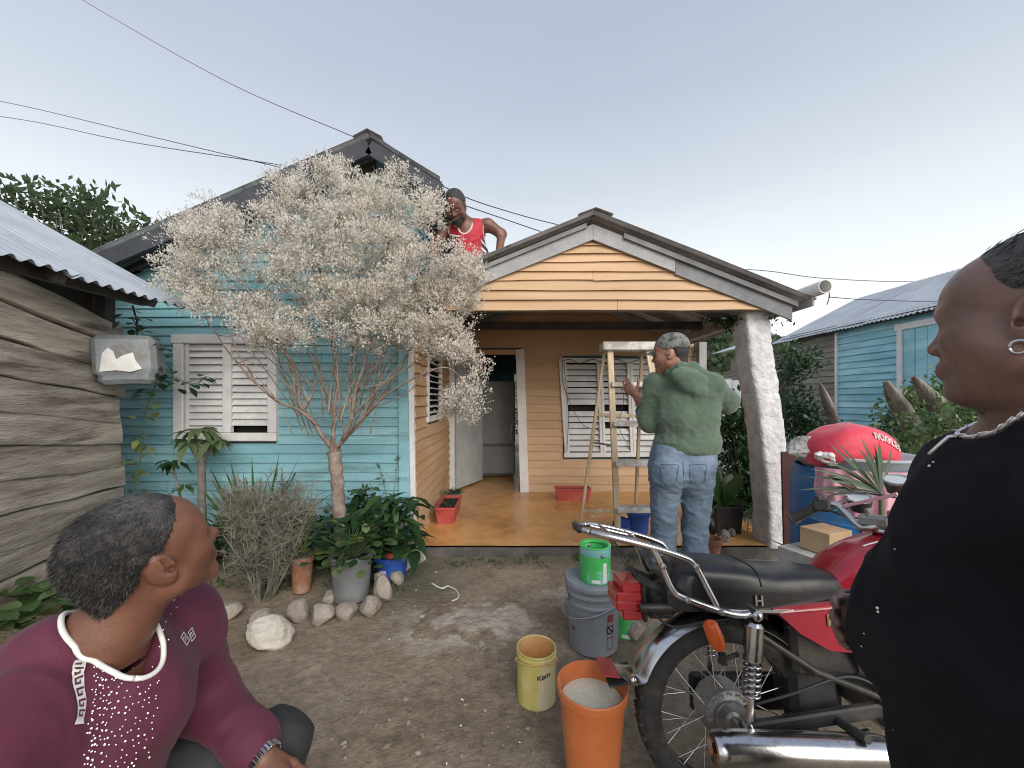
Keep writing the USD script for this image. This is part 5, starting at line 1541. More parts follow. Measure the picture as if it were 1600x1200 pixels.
tp_ = 0.0359
obj('label_red', MB().grid(patch(0.131, -1.22, -0.94, 0.185, 0.225, taper=tp_)), 'maroon_mark', t, True)
obj('label_frame', MB().grid(patch(0.131, -1.22, -1.205, 0.04, 0.184, taper=tp_)).grid(patch(0.131, -0.955, -0.94, 0.04, 0.184, taper=tp_)).grid(patch(0.131, -1.20, -0.96, 0.04, 0.045, taper=tp_)).grid(patch(0.131, -1.20, -0.96, 0.10, 0.105, taper=tp_)), 'maroon_mark', t, True)
mb = MB()
ca, cz = -1.08, 0.145
ring = []
for k in range(25):
    q = k / 24 * 2 * math.pi
    for r in (0.018, 0.024):
        a, zz_ = ca + r * math.cos(q) / 0.136, cz + r * math.sin(q)
        R_ = 0.131 + 0.0016 + tp_ * zz_
        ring.append((R_ * math.cos(a), R_ * math.sin(a), zz_))
mb.grid(np.array(ring).reshape(25, 2, 3)[::-1])
sl = []
for k in range(8):
    s = -0.02 + 0.04 * k / 7
    for w in (-0.0025, 0.0025):
        a, zz_ = ca + (s + w) / 0.136, cz - s + w
        R_ = 0.131 + 0.0018 + tp_ * zz_
        sl.append((R_ * math.cos(a), R_ * math.sin(a), zz_))
mb.grid(np.array(sl).reshape(8, 2, 3)[::-1])
obj('warning_sign', mb, 'black_gap', t, True)
obj('label_red', MB().grid(patch(0.131, -2.75, -2.55, 0.115, 0.135, taper=tp_)), 'maroon_mark', t, True)


def green_can(loc, label, r=0.083, h=0.19, teal=True):
    t = thing('green_can', label, 'can', loc)
    obj('body', MB().lathe([(0.001, 0), (r - 0.002, 0), (r, 0.003), (r, h - 0.002), (r + 0.003, h), (r - 0.001, h + 0.003), (r - 0.012, h + 0.002), (r - 0.014, h - 0.012), (r - 0.004, h - 0.02), (r - 0.004, 0.02), (0.001, 0.02)], 36), 'green_can', t, 30)
    if teal:
        a = np.linspace(0, 2 * np.pi, 73)
        d = 0.035 + 0.03 * meshkit.fbm(np.stack([np.cos(a) * 2, np.sin(a) * 2, 0 * a], -1), 3, 4)
        obj('paint_drips', MB().grid(np.array([[((r + 0.0012) * math.cos(x), (r + 0.0012) * math.sin(x), h - e), ((r + 0.0014) * math.cos(x), (r + 0.0014) * math.sin(x), h - 0.003)] for x, e in zip(a, d)])), 'teal_drip', t, True)
    obj('label_strip', MB().grid(patch(r, -1.25, -0.98, 0.008, 0.115)), 'white_mark', t, True)
    obj('label_strip', MB().grid(patch(r, -2.0, -1.45, 0.010, 0.028)), 'white_mark', t, True)
    wrap_text('Latex', 0.016, r, -1.95, 0.08, 'white_mark', t) if False else None
    for sx in (-1.3, 1.8):
        obj('ear', MB().ball((r * math.cos(sx), r * math.sin(sx), h - 0.035), (0.012, 0.012, 0.012), 1), 'steel_dull', t, True)
    return t


green_can(pl + [0.008, -0.01, 0.363], 'green paint can with teal drips standing on the grey pail lid')
green_can(pl + [0.205, 0.12, float(ground_z(pl[0] + 0.2, pl[1] + 0.1))], 'green can with a white foot band on the ground behind the grey pail', teal=False)
v_, f_ = rock(55, (0.05, 0.04, 0.06), 3, 0.5)
b = onz(1003, 1010, 0.02)
solid('loose_block', (v_ + [b[0], b[1] + 0.1, 0.05], f_), 'stone', 'brownish block of stone on the ground behind the motorcycle tail light', 'stone', smooth=50)
# things under the ladder and on the right of the porch floor
b = onz(1003, 836, FLOOR_Z)
pot('blue_pail', 'dark blue pail on the porch floor behind the ladder', 'bucket', [b[0], b[1] + 0.1, FLOOR_Z], 0.10, 0.085, 0.19, 'blue_plastic', soil=False)
b = onz(976, 832, FLOOR_Z)
v_, f_ = rock(61, (0.10, 0.08, 0.07), 4, 1.6, cuts=5)
solid('crumpled_bag', (v_ + [b[0], b[1] + 0.06, FLOOR_Z + 0.055], f_), 'blue_plastic', 'crumpled blue plastic bag beside the ladder foot', 'bag', smooth=40)
b = onz(1112, 872, 0.05)
pot('clay_pot', 'brown clay pot on the ground between the hooded man and the porch edge', 'plant pot', [b[0], b[1] + 0.02, 0.05], 0.085, 0.065, 0.16, 'terracotta')
b = onz(1108, 840, FLOOR_Z)
v_, f_ = rock(62, (0.055, 0.05, 0.10), 3, 1.0, cuts=5)
solid('dark_bag', (v_ + [b[0], b[1], FLOOR_Z + 0.09], f_), 'black_plastic', 'small black bag slumped on the porch floor beside the man in jeans', 'bag', smooth=40)
for k, (u, v, s, lab) in enumerate(((1131, 846, 0.05, 'knobbly brown root lump in front of the black square pot'), (1143, 838, 0.035, 'smaller root lump touching the black square pot'))):
    b = onz(u, v, FLOOR_Z)
    v_, f_ = rock(63 + k, (s, s * 0.9, s * 1.1), 3, 1.5, cuts=4)
    solid('root_lump', (v_ + [b[0], b[1], FLOOR_Z + s * 0.9], f_), 'log_wood', lab, 'root', smooth=50)
b = onz(1139, 834, FLOOR_Z)
bp = np.array([b[0], b[1] + 0.1, FLOOR_Z])
pot('black_pot', 'black square planter with a huge-leaved plant on the porch floor', 'plant pot', bp, 0.125, 0.105, 0.25, 'black_plastic', square=True)
t = thing('bird_nest_fern', 'plant with huge bright green upright leaves in the black square planter', 'plant', bp + [0, 0, 0.22])
for k, (du, L, W, dr, a) in enumerate(((-0.22, 0.66, 0.20, 0.10, 0.1), (-0.30, 0.50, 0.17, 0.35, -0.3), (-0.05, 0.62, 0.17, 0.08, 0.5), (0.18, 0.50, 0.13, 0.35, 0.3), (-0.36, 0.42, 0.13, 0.8, -0.6), (0.30, 0.36, 0.10, 0.7, -0.2), (0.05, 0.5, 0.14, 0.2, -0.5))):
    obj('leaf', leaf(MB(), (0, 0, 0), (du, a * 0.5, 0.55 if dr < 0.5 else 0.3), L, W, dr, 0.22, 10, shape=0.55, up=(0, -1, 0.2)), 'leaf_green', t, True)
t = thing('fine_grass_plant', 'tuft of fine arching pale grass right of the black planter', 'plant', bp + [0.2, 0.05, 0])
for k in range(44):
    a = g.uniform(0, 6.28)
    obj('leaf', leaf(MB(), (0, 0, 0.12), (math.cos(a), math.sin(a), 0.8), g.uniform(0.18, 0.34), 0.008, 0.7, 0.1, 6, shape=0.3), 'leaf_pale', t, True)
b = onz(1168, 832, FLOOR_Z)
t = thing('seedling', 'tiny seedling standing alone on the porch floor near the pillar', 'plant', b)
for k in range(9):
    a = k * 2.4
    obj('leaf', leaf(MB(), (0, 0, 0.03 + 0.006 * k), (math.cos(a), math.sin(a), 0.3), 0.05, 0.014, 0.3, 0.2, 4), 'leaf_green', t, True)
obj('stem', MB().tube([(0, 0, 0), (0, 0, 0.05), (0.005, 0, 0.1)], 0.003, 5), 'stem_green', t)
# rectangular window boxes on the floor


def window_box(label, loc, L, W, H, rz):
    t = thing('window_box', label, 'planter', loc, rz)
    lo, hi = np.array([[-L / 2 * .88, -W / 2 * .8, 0], [L / 2 * .88, -W / 2 * .8, 0], [L / 2 * .88, W / 2 * .8, 0], [-L / 2 * .88, W / 2 * .8, 0]]), None
    top = np.array([[-L / 2, -W / 2, H], [L / 2, -W / 2, H], [L / 2, W / 2, H], [-L / 2, W / 2, H]])
    rim = top * [1.03, 1.06, 1]
    inn = top * [0.95, 0.9, 1]
    low = inn * [1, 1, 0.8]
    ring = [lo, top - [0, 0, 0.02], rim - [0, 0, 0.02], rim, inn, low]
    v = np.vstack(ring)
    f = []
    for r in range(len(ring) - 1):
        for k in range(4):
            f.append([r * 4 + k, r * 4 + (k + 1) % 4, r * 4 + 4 + (k + 1) % 4, r * 4 + 4 + k])
    obj('body', MB().add(v, f).add(lo, [[0, 3, 2, 1]]), 'red_plastic', t, False)
    obj('soil', MB().add(low + [0, 0, 0.004], [[0, 1, 2, 3]]), 'soil', t, False)
    return t


b1 = np.array([at(697, 800, 4.1)[0] + 0.03, 4.12, FLOOR_Z])
t = window_box('red plastic planter box against the porch side wall', b1, 0.52, 0.19, 0.17, 90)
t = thing('planter_seedling', 'low dark plants with two pale leaves in the side-wall planter box', 'plant', b1 + [0, 0, 0.14])
for k in range(30):
    a = g.uniform(0, 6.28)
    obj('leaf', leaf(MB(), (g.uniform(-0.06, 0.06), g.uniform(-0.2, 0.2), 0), (math.cos(a), math.sin(a), 0.7), g.uniform(0.05, 0.09), 0.03, 0.4, 0.2, 4), 'leaf_dark', t, True)
for s in (-1, 1):
    obj('leaf', leaf(MB(), (0.02, -0.16, 0.0), (s * 0.6, -0.1, 0.8), 0.09, 0.022, 0.1, 0.2, 4), 'leaf_dry', t, True)
b2 = np.array([at(712, 778, 4.62)[0] - 0.02, 4.60, FLOOR_Z])
pot('small_grey_pot', 'small bluish grey pot behind the planter box at the side wall', 'plant pot', b2, 0.085, 0.07, 0.14, 'grey_plastic')
t = thing('trailing_plant', 'small trailing plant in the bluish grey pot by the door', 'plant', b2 + [0, 0, 0.12])
for k in range(46):
    a = g.uniform(0, 6.28)
    obj('leaf', leaf(MB(), (g.normal() * 0.05, g.normal() * 0.05, 0.03 + 0.03 * g.random()), (math.cos(a), math.sin(a), 0.4), g.uniform(0.06, 0.13), 0.03, 0.7, 0.2, 4), 'leaf_green' if k % 3 else 'leaf_pale', t, True)
window_box('red plastic planter box of bare soil under the porch back window', np.array([at(895, 780, 4.85)[0], 4.87, FLOOR_Z]), 0.42, 0.17, 0.15, 0)
# inside: grey refrigerator seen through the door
t = thing('refrigerator', 'grey refrigerator in the dim room behind the open door', 'refrigerator', (-0.27, 6.55, FLOOR_Z), 8)
obj('cabinet', MB().rbox((-0.28, -0.27, 0.02), (0.28, 0.3, 1.52), 0.02), 'fridge_grey', t)
obj('door', MB().rbox((-0.28, -0.325, 0.52), (0.28, -0.276, 1.52), 0.015), 'fridge_grey', t)
obj('door', MB().rbox((-0.28, -0.325, 0.06), (0.28, -0.276, 0.50), 0.015), 'fridge_grey', t)
obj('handle', MB().rbox((0.21, -0.355, 0.6), (0.235, -0.33, 0.85), 0.006), 'steel_dull', t)
# bush seen through the back door
bush('backyard_bush', 'bright bush seen through the far back doorway of the house', 'bush', (0.35, 10.6, 0.1), [((0.35, 10.6, 1.1), (0.6, 0.4, 0.8))], 900, 0.12, 0.06, 'leaf_yellow', 19)

# ---------------------------------------------------------------- drum with cloths and the red sack
dc = np.array([at(1340, 800, 2.35)[0], 2.42, 0.05])
t = thing('blue_drum', 'blue plastic drum standing right of the porch pillar', 'drum', dc)
obj('body', MB().lathe([(0.001, 0), (0.275, 0), (0.29, 0.03), (0.29, 0.28), (0.298, 0.30), (0.29, 0.32), (0.29, 0.58), (0.298, 0.60), (0.29, 0.62), (0.285, 0.86), (0.27, 0.90), (0.26, 0.90)], 44), 'blue_drum', t, 40)
t = thing('basin', 'wide pale basin resting on top of the blue drum', 'basin', dc + [0.02, 0, 0.87])
obj('body', MB().lathe([(0.001, 0), (0.22, 0), (0.30, 0.085), (0.325, 0.095), (0.328, 0.105), (0.318, 0.108), (0.295, 0.098), (0.21, 0.012), (0.001, 0.012)], 44), 'basin_grey', t, 40)
# pink cloth hanging over the drum's near side
a = np.linspace(-2.75, -0.95, 60)
tt = np.linspace(0, 1, 26)
P = []
for x in a:
    row = []
    fold = 0.016 * math.sin(x * 17) + 0.01 * math.sin(x * 31 + 1)
    ln = 0.38 * (0.35 + 0.65 * math.exp(-((x + 1.75) / 0.62) ** 2)) + 0.02 * math.sin(x * 9)
    for q in tt:
        z_ = 0.915 - ln * q
        r_ = 0.318 + (0.012 + fold) * min(q * 4, 1) - 0.012 * q + 0.02 * math.sin(q * 5 + x * 3) * q
        row.append((r_ * math.cos(x), r_ * math.sin(x), z_))
    P.append(row)
cl_ = MB().sheet(np.array(P)[::-1], 0.004, np.array([(math.cos(x), math.sin(x), 0) for x in a[::-1]])[:, None, :] * np.ones((1, 26, 1)))
v_, f_ = cl_.get()
solid('pink_cloth', (v_ + dc, f_), 'pink_cloth', 'pink cloth hanging over the near side of the blue drum', 'cloth', smooth=60)
# red sack, lumpy cushion over the basin
n1, n2 = 56, 28
uu, vv = np.meshgrid(np.linspace(0, 2 * np.pi, n1), np.linspace(-np.pi / 2, np.pi / 2, n2), indexing='ij')
sp = lambda x, e: np.sign(x) * np.abs(x) ** e
bx = 0.235 * sp(np.cos(vv), 0.6) * sp(np.cos(uu), 0.75)
by = 0.17 * sp(np.cos(vv), 0.6) * sp(np.sin(uu), 0.75)
bz = 0.105 * sp(np.sin(vv), 0.8)
P = np.stack([bx, by, bz], -1)
P[..., 2] += -0.9 * bx ** 2 + 0.03 * (meshkit.fbm(P * 9, 3, 2) - 0.5) - 0.18 * bx * (bx > 0) + 0.10 * bx * (bx < 0)
P = P + (0.018 * (meshkit.fbm(P * 14, 3, 7) - 0.5))[..., None]
sc = dc + [-0.07, -0.09, 1.055]
t = thing('red_sack', 'bulging red sack with white lettering lying over the drum', 'sack', sc)
obj('body', MB().grid(P[:, ::-1][::-1]), 'red_sack', t, True)
tm_ = meshkit.text_mesh('NOKKLES', 0.036, 0.002, True)
v = np.array(tm_.subdivide_to_size(0.012).vertices) if hasattr(tm_, 'subdivide_to_size') else np.array(tm_.vertices)
tf = np.array(tm_.subdivide_to_size(0.012).faces) if hasattr(tm_, 'subdivide_to_size') else np.array(tm_.faces)
from scipy.spatial import cKDTree
sv, sf = MB().grid(P[:, ::-1][::-1]).get()
W_ = v[:, 0] / v[:, 0].max()
tx, tz = 0.0 + 0.155 * W_, 0.036 - 0.030 * W_ - 0.045 * W_ ** 2 + v[:, 1] * 0.95
front = sv[sv[:, 1] < 0.02]
kd = cKDTree(front[:, [0, 2]])
_, ii = kd.query(np.stack([tx, tz], -1), k=4)
obj('lettering', (np.stack([tx, front[ii][:, :, 1].mean(1) - 0.007 - v[:, 2], tz], -1), tf), 'white_mark', t, False)
v_, f_ = rock(71, (0.075, 0.06, 0.06), 4, 1.8, cuts=5)
solid('plastic_bag', (v_ + dc + [-0.235, -0.16, 0.99], f_), 'bag_white', 'crumpled white plastic bag tucked under the left end of the red sack', 'bag', smooth=40)
v_, f_ = rock(72, (0.10, 0.08, 0.075), 4, 1.2, cuts=5)
solid('grey_bag', (v_ + dc + [-0.27, -0.02, 1.01], f_), 'painted_wood', 'greyish cloth bundle behind the white plastic bag', 'bag', smooth=40)
# maroon painted plank leaning on the pillar
p0, p1 = at(1237, 706, 3.06), at(1232, 852, 3.16)
solid('maroon_board', MB().bar(p0, p1, 0.15, 0.022, up=(0.2, 1, 0), w1=0.075, ch=0.003), 'maroon_board', 'dark maroon board leaning between the pillar and the drum', 'board')
b = at(1290, 850, 2.0)
solid('cardboard_box', MB().rbox((-0.085, -0.07, 0), (0.085, 0.07, 0.11), 0.003, rotz(0.35), (b[0], b[1], b[2] - 0.03)), 'card', 'small open cardboard box behind the motorcycle tank', 'box')
bb = np.array([b[0], b[1], 0.0])
solid('crate', MB().box((-0.16, -0.13, 0), (0.16, 0.13, b[2] - 0.034), rotz(0.35), bb), 'painted_wood', 'low wooden crate that carries the cardboard box', 'crate', smooth=False)
# fan palm in front of the drum
b = at(1376, 768, 1.86)
pc = np.array([b[0], b[1], 0.0])
t = thing('fan_palm', 'young fan palm with stiff folded fronds in front of the blue drum', 'palm', pc)
obj('stem', MB().tube([(0, 0, 0), (0.01, 0, 0.4), (0, 0, b[2] - 0.01)], [0.016, 0.013, 0.008], 7), 'stem_green', t, True)
for k in range(24):
    a = -1.45 + 2.1 * k / 23 + g.normal() * 0.05
    d = (math.sin(a) * 1.0 - 0.12, 0.25 + g.normal() * 0.22, math.cos(a) * 0.85 + 0.08 + g.normal() * 0.06)
    obj('frond', leaf(MB(), (0, 0, b[2] - 0.01), d, g.uniform(0.22, 0.36), g.uniform(0.013, 0.022), g.uniform(0.02, 0.35), 0.5, 6, shape=0.45, up=(0, -1, 0.3)), 'leaf_palm', t, True)
for k in range(7):
    obj('frond', leaf(MB(), (-0.06, 0.02, b[2] - 0.03), (-0.6 - 0.3 * g.random(), 0.1 * g.normal(), -0.5 + 0.2 * k), g.uniform(0.14, 0.22), 0.010, 0.1, 0.4, 5, shape=0.4, up=(0, -1, 0.3)), 'leaf_dry' if k % 2 else 'black_plastic', t, True)
p0, p1, p2 = at(1190, 836, 2.35), at(1255, 868, 2.1), at(1188, 845, 2.4)
t = thing('dead_frond', 'two long dark dead palm spikes pointing at the porch floor', 'frond', p1 * [1, 1, 0])
obj('spike', leaf(MB(), p1 - p1 * [1, 1, 0], p0 - p1, np.linalg.norm(p0 - p1), 0.02, 0.02, 0.4, 5, shape=0.3), 'black_plastic', t, True)
obj('spike', leaf(MB(), p1 - p1 * [1, 1, 0] + [0, 0, -0.01], p2 - p1 - [0, 0, 0.02], np.linalg.norm(p2 - p1), 0.018, 0.05, 0.4, 5, shape=0.3), 'black_plastic', t, True)
obj('stalk', MB().tube([(0, 0, 0), (0.01, 0, p1[2] / 2), (0, 0, p1[2])], 0.008, 6), 'black_plastic', t, True)

# ---------------------------------------------------------------- fence stakes, sheet fence, far roof
for k, (u0, v0, u1, v1, w, Y, lab) in enumerate(((1281, 600, 1322, 700, 0.16, 4.3, 'forked grey fence stake nearest the white pillar, before the bare boards'), (1384, 597, 1436, 690, 0.225, 3.55, 'thick split fence stake leaning left before the blue boards'), (1427, 588, 1500, 680, 0.225, 3.6, 'tall split fence stake leaning behind the woman, right of its twin'),
                                               (1160, 608, 1166, 690, 0.10, 5.6, 'short round-topped stake in front of the metal sheet fence'), (1188, 640, 1190, 720, 0.09, 5.2, 'dark thin stake just left of the white pillar'))):
    p0, p1 = at(u0, v0, Y), at(u1, v1, Y)
    d = (p0 - p1) / np.linalg.norm(p0 - p1)
    base = p1 - d * max((p1[2] - float(ground_z(p1[0], p1[1]))) / d[2] * 0.9, 0)
    n = 14
    tt = np.linspace(0, 1, n)
    pts = base + np.outer(tt, p0 - base) + 0.02 * (meshkit.noise(np.stack([tt * 5 + k * 9, 0 * tt, 0 * tt], -1)) - 0.5)[:, None]
    rad = w / 2 * (1 - 0.25 * tt) * (1 + 0.25 * (meshkit.noise(np.stack([tt * 6 + k * 3, 0 * tt, 0 * tt], -1)) - 0.5))
    rad[-1] = w * 0.12
    rad[-2] = w * 0.30
    v_, f_ = MB().tube(pts, rad, 11, flat=0.55).get()
    v_ = v_ + 0.02 * (meshkit.fbm(v_ * [14, 14, 3], 3, k) - 0.5)[:, None]
    tag(obj('fence_stake', (v_, f_), 'log_wood', None, 50), lab, 'fence stake', 'rough wooden fence stakes')
t = thing('sheet_fence', 'fence of upright pale metal sheets under a dark rail behind the porch', 'fence', (2.9, 6.2, 0))
for k in range(8):
    x0 = -0.1 + k * 0.16
    ht = 1.63 + 0.012 * k + 0.02 * g.normal()
    obj('sheet', MB().rbox((x0, -0.008 * (k % 2), 0.2), (x0 + 0.152, 0.01 - 0.008 * (k % 2), ht), 0.003), 'fence_metal', t, False)
obj('rail', MB().bar((-0.2, -0.03, 1.66), (1.3, -0.03, 1.80), 0.03, 0.045), 'dark_wood', t, False)
t = thing('far_shed', 'small tin roof of a far shed showing behind the white pillar', 'shed', at(1190, 600, 9.6) * [1, 1, 0])
corrugated(t, at(1215, 521, 9.6) - at(1190, 600, 9.6) * [1, 1, 0], nrm((-1.0, 0, -0.36)), (0, 1, 0), 14, 1.1, 'zinc', amp=0.012, nl=4, seed=201)
obj('wall', MB().box((-0.2, 0.05, 0), (1.5, 1.0, 2.45)), 'bare_board', t, False)
# grey container hung on the shack corner, with torn white paper
cc = at(204, 566, 2.72)
t = thing('hanging_container', 'grey dented container hung on the shack corner with a torn white patch', 'container', cc)
Rc = rotz(0.5) @ roty(-0.06)
mb = MB().rbox((-0.165, -0.12, -0.175), (0.165, 0.12, 0.175), 0.035)
m = trimesh.Trimesh(*mb.get()).subdivide().subdivide().subdivide()
v_ = np.array(m.vertices)
v_ = v_ + 0.02 * (meshkit.fbm(v_ * 7, 3, 4) - 0.5)[:, None] * np.array([1, 1, 1])
v_ = v_ * (1 - 0.12 * (v_[:, 2:3] < -0.1))
mat('old_plastic_grey', (0.17, 0.20, 0.22), 0.5, scale=5, col2=(0.27, 0.30, 0.32), dirt=(0.13, 0.115, 0.10), dirt_scale=5, dirt_edges=(0.48, 0.66), bump=0.2)
obj('body', (v_ @ Rc.T, m.faces), 'old_plastic_grey', t, 50)
poly = [(-0.12, -0.07), (-0.10, 0.05), (-0.07, 0.085), (-0.045, 0.06), (-0.035, 0.01), (0.0, 0.035), (0.05, 0.055), (0.06, 0.0), (0.09, -0.055), (0.03, -0.075), (-0.04, -0.062)]
R_ = Rc @ rotx(math.pi / 2)
obj('torn_paper', MB().prism(poly, 0.125, 0.129, R_, (0, 0, 0)), 'bag_white', t, False)
obj('strap', MB().tube([(0, 0.05, 0.16), (-0.05, 0.1, 0.3), (-0.12, 0.14, 0.42)], 0.006, 6), 'cable', t)

# ---------------------------------------------------------------- wires, hanging weeds under the eave, string on the window


def wire(pts, r, label, sag=0.0):
    p = spline(pts, 14)
    solid('wire', MB().tube(p, r, 5), 'cable', label, 'wire', smooth=True)


wire([at(60, -40, 6.0), at(330, 115, 4.6), at(583, 227, 3.2)], 0.0035, 'black service wire coming down steeply to the teal gable peak')
wire([at(-260, 112, 7.0), at(0, 158, 6.2), at(230, 212, 5.2), at(440, 262, 4.2)], 0.0045, 'upper of two wires crossing the sky towards the white blossom')
wire([at(-260, 160, 7.0), at(0, 182, 6.2), at(200, 221, 5.2), at(440, 258, 4.2)], 0.0045, 'lower of two wires crossing the sky towards the white blossom')
wire([at(690, 290, 4.6), at(740, 313, 4.9), at(820, 338, 5.3), at(900, 359, 5.7), at(1000, 392, 6.0)], 0.006, 'upper wire running from the gable down behind the porch roof')
wire([at(700, 312, 4.6), at(770, 336, 4.9), at(870, 370, 5.3), at(960, 398, 5.7)], 0.006, 'lower wire running from the gable down behind the porch roof')
wire([at(1150, 420, 7.5), at(1205, 424, 7.5), at(1290, 435, 7.8), at(1440, 440, 8.2), at(1600, 430, 8.5)], 0.007, 'thin wire sagging from the porch roof to beyond the neighbour roof')
wire([at(1294, 464, 3.3), at(1350, 468, 4.2), at(1440, 471, 5.0), at(1600, 475, 6.0)], 0.004, 'thin wire tied at the gutter end')
solid('hook', MB().tube(spline([at(1294, 452, 3.25), at(1296, 463, 3.25), at(1292, 476, 3.25)], 4), 0.004, 5), 'cable', 'small wire hook hanging under the gutter pipe end', 'hook')
b = at(1160, 500, 3.55)
t = thing('hanging_weed', 'dry dark weeds hanging from the eave left of the pillar', 'plant', b)
n = 900
c = np.stack([g.normal(size=n) * 0.13, g.normal(size=n) * 0.08, -np.abs(g.normal(size=n)) * 0.05 + 0.03], -1)
L = g.uniform(0.02, 0.055, n)
tag(obj('foliage', quads(c, randdir(g, n, -0.6), randdir(g, n), L, L * 0.2), 'leaf_dark', t, False), kind='stuff')
for k in range(5):
    x = g.uniform(-0.05, 0.14)
    obj('tendril', MB().tube(spline([(x, 0, 0), (x + 0.02, 0, -0.05), (x + g.normal() * 0.03, 0, -0.12 - 0.05 * g.random())], 4), 0.003, 4), 'cable', t, False)
mb = MB()
x0, x1, z0, z1 = bw[0] - 0.02, bw[1] + 0.05, bw[2], bw[3]
path = [(x0, z1 + 0.03)]
for k in range(14):
    path.append((x0 + (x1 - x0) * k / 13, z1 - 0.01 + 0.03 * math.sin(k * 2.1)))
pts = spline([(a, BACK_Y - 0.085, z) for a, z in path], 4)
mb.tube(pts, 0.005, 5)
for s in ([(x0, z1), (x0 + 0.03, 1.5), (x0 + 0.25, 1.05), (x0 + 0.5, 0.95)], [(x0 + 0.02, z1 - 0.02), (x0 + 0.08, 1.2), (x0 + 0.06, z0 + 0.05)], [(x0 + 0.5, z1), (x0 + 0.8, 1.45), (x0 + 0.75, 1.0), (x0 + 0.9, 0.7)]):
    mb.tube(spline([(a, BACK_Y - 0.085, z) for a, z in s], 6), 0.004, 5)
solid('string_lights', mb, 'cable', 'dark cord of string lights draped over the back window', 'string lights', smooth=True)

bush('undergrowth', 'dark low leafy growth filling the bed between the twiggy bush and the trunk', 'bush', gpt(470, 900, 3.15),
     [(at(455, 850, 3.15), (0.42, 0.14, 0.20)), (at(560, 830, 3.25), (0.35, 0.10, 0.16)), (at(330, 850, 3.15), (0.25, 0.12, 0.15)), (at(230, 850, 3.2), (0.3, 0.12, 0.12))], 4600, 0.055, 0.032, 'leaf_dark', 29)
# ================================================================== MOTORCYCLE
BO = np.array([0.724, 1.315, 0.0])
LEAN = rotx(math.radians(-7.5))
bike = thing('motorcycle', 'red and chrome motorcycle on its stand with a black seat and luggage rack', 'motorcycle', BO)
WB, WR = 1.23, 0.298


class L(MB):
    """Shapes in the upright machine (x forward, y left, z up from the rear contact point); get() leans them."""

    def get(self):
        v, f = MB.get(self)
        return v @ LEAN.T, f


def unlean(p):
    """World point -> upright machine coordinates."""
    return (np.asarray(p, float) - BO) @ LEAN


def wheel(x, parent, drum):
    R90 = rotx(math.pi / 2)
    c = (x, 0, WR)
    prof = []
    for k in range(25):
        a = -2.25 + 4.5 * k / 24
        prof.append((WR - 0.044 + 0.044 * math.cos(a) * (1.0), 0.043 * math.sin(a)))
    prof.append(prof[0])
    ty = L().lathe(prof, 72, R90, c)
    for k in range(44):                  # tread blocks
        a = k / 44 * 2 * math.pi
        for s in (-1, 1):
            d = np.array([math.cos(a), 0, math.sin(a)])
            tdir = np.array([-math.sin(a), 0, math.cos(a)])
            p = np.array(c) + d * (WR - 0.006) + np.array([0, s * 0.020, 0])
            ty.bar(p - tdir * 0.012 + [0, s * 0.011, 0], p + tdir * 0.012 - [0, s * 0.009, 0], 0.011, 0.012, up=d)
    t = obj('tyre', ty, 'rubber', parent, 40)
    obj('rim', L().lathe([(WR - 0.056, -0.026), (WR - 0.046, -0.030), (WR - 0.044, -0.026), (WR - 0.058, -0.020), (WR - 0.064, 0), (WR - 0.058, 0.020), (WR - 0.044, 0.026), (WR - 0.046, 0.030), (WR - 0.056, 0.026), (WR - 0.073, 0), (WR - 0.056, -0.026)], 72, R90, c), 'chrome', parent, 40)
    sp = L()
    for k in range(36):
        a = k / 36 * 2 * math.pi
        s = 1 if k % 2 else -1
        b = a + (0.42 if (k // 2) % 2 else -0.42)
        sp.tube([(x + 0.072 * math.cos(b), s * 0.034, WR + 0.072 * math.sin(b)), (x + (WR - 0.066) * math.cos(a), s * 0.006, WR + (WR - 0.066) * math.sin(a))], 0.0017, 5, caps=False)
    obj('spokes', sp, 'chrome', parent, True)
    hb = L().lathe([(0.001, -0.062), (0.020, -0.062), (0.030, -0.052), (0.078, -0.050), (0.086, -0.044), (0.086, 0.036), (0.080, 0.044), (0.03, 0.05), (0.02, 0.06), (0.001, 0.06)], 48, R90, c)
    for k in range(16):
        a = k / 16 * 2 * math.pi
        p = np.array([x + 0.076 * math.cos(a), 0.052, WR + 0.076 * math.sin(a)]) * [1, -1, 1]
        hb.lathe([(0.005, 0), (0.005, 0.006), (0.001, 0.007)], 8, R90, p + [0, -0.000, 0])
    h = obj('hub', hb, 'aluminium', parent, 40)
    obj('drum_plate', L().lathe([(0.001, 0.016), (0.018, 0.016), (0.026, 0.008), (0.052, 0.006), (0.056, 0.0)], 36, R90, (x, -0.052, WR)), 'steel_dull', h, 40)
    obj('axle', L().tube([(x, -0.13, WR), (x, 0.13, WR)], 0.009, 10).lathe([(0.013, 0), (0.013, 0.014), (0.001, 0.015)], 6, R90, (x, -0.125, WR)), 'steel_dull', parent, 30)
    return t


wheel(0.0, bike, True)
wheel(WB, bike, True)
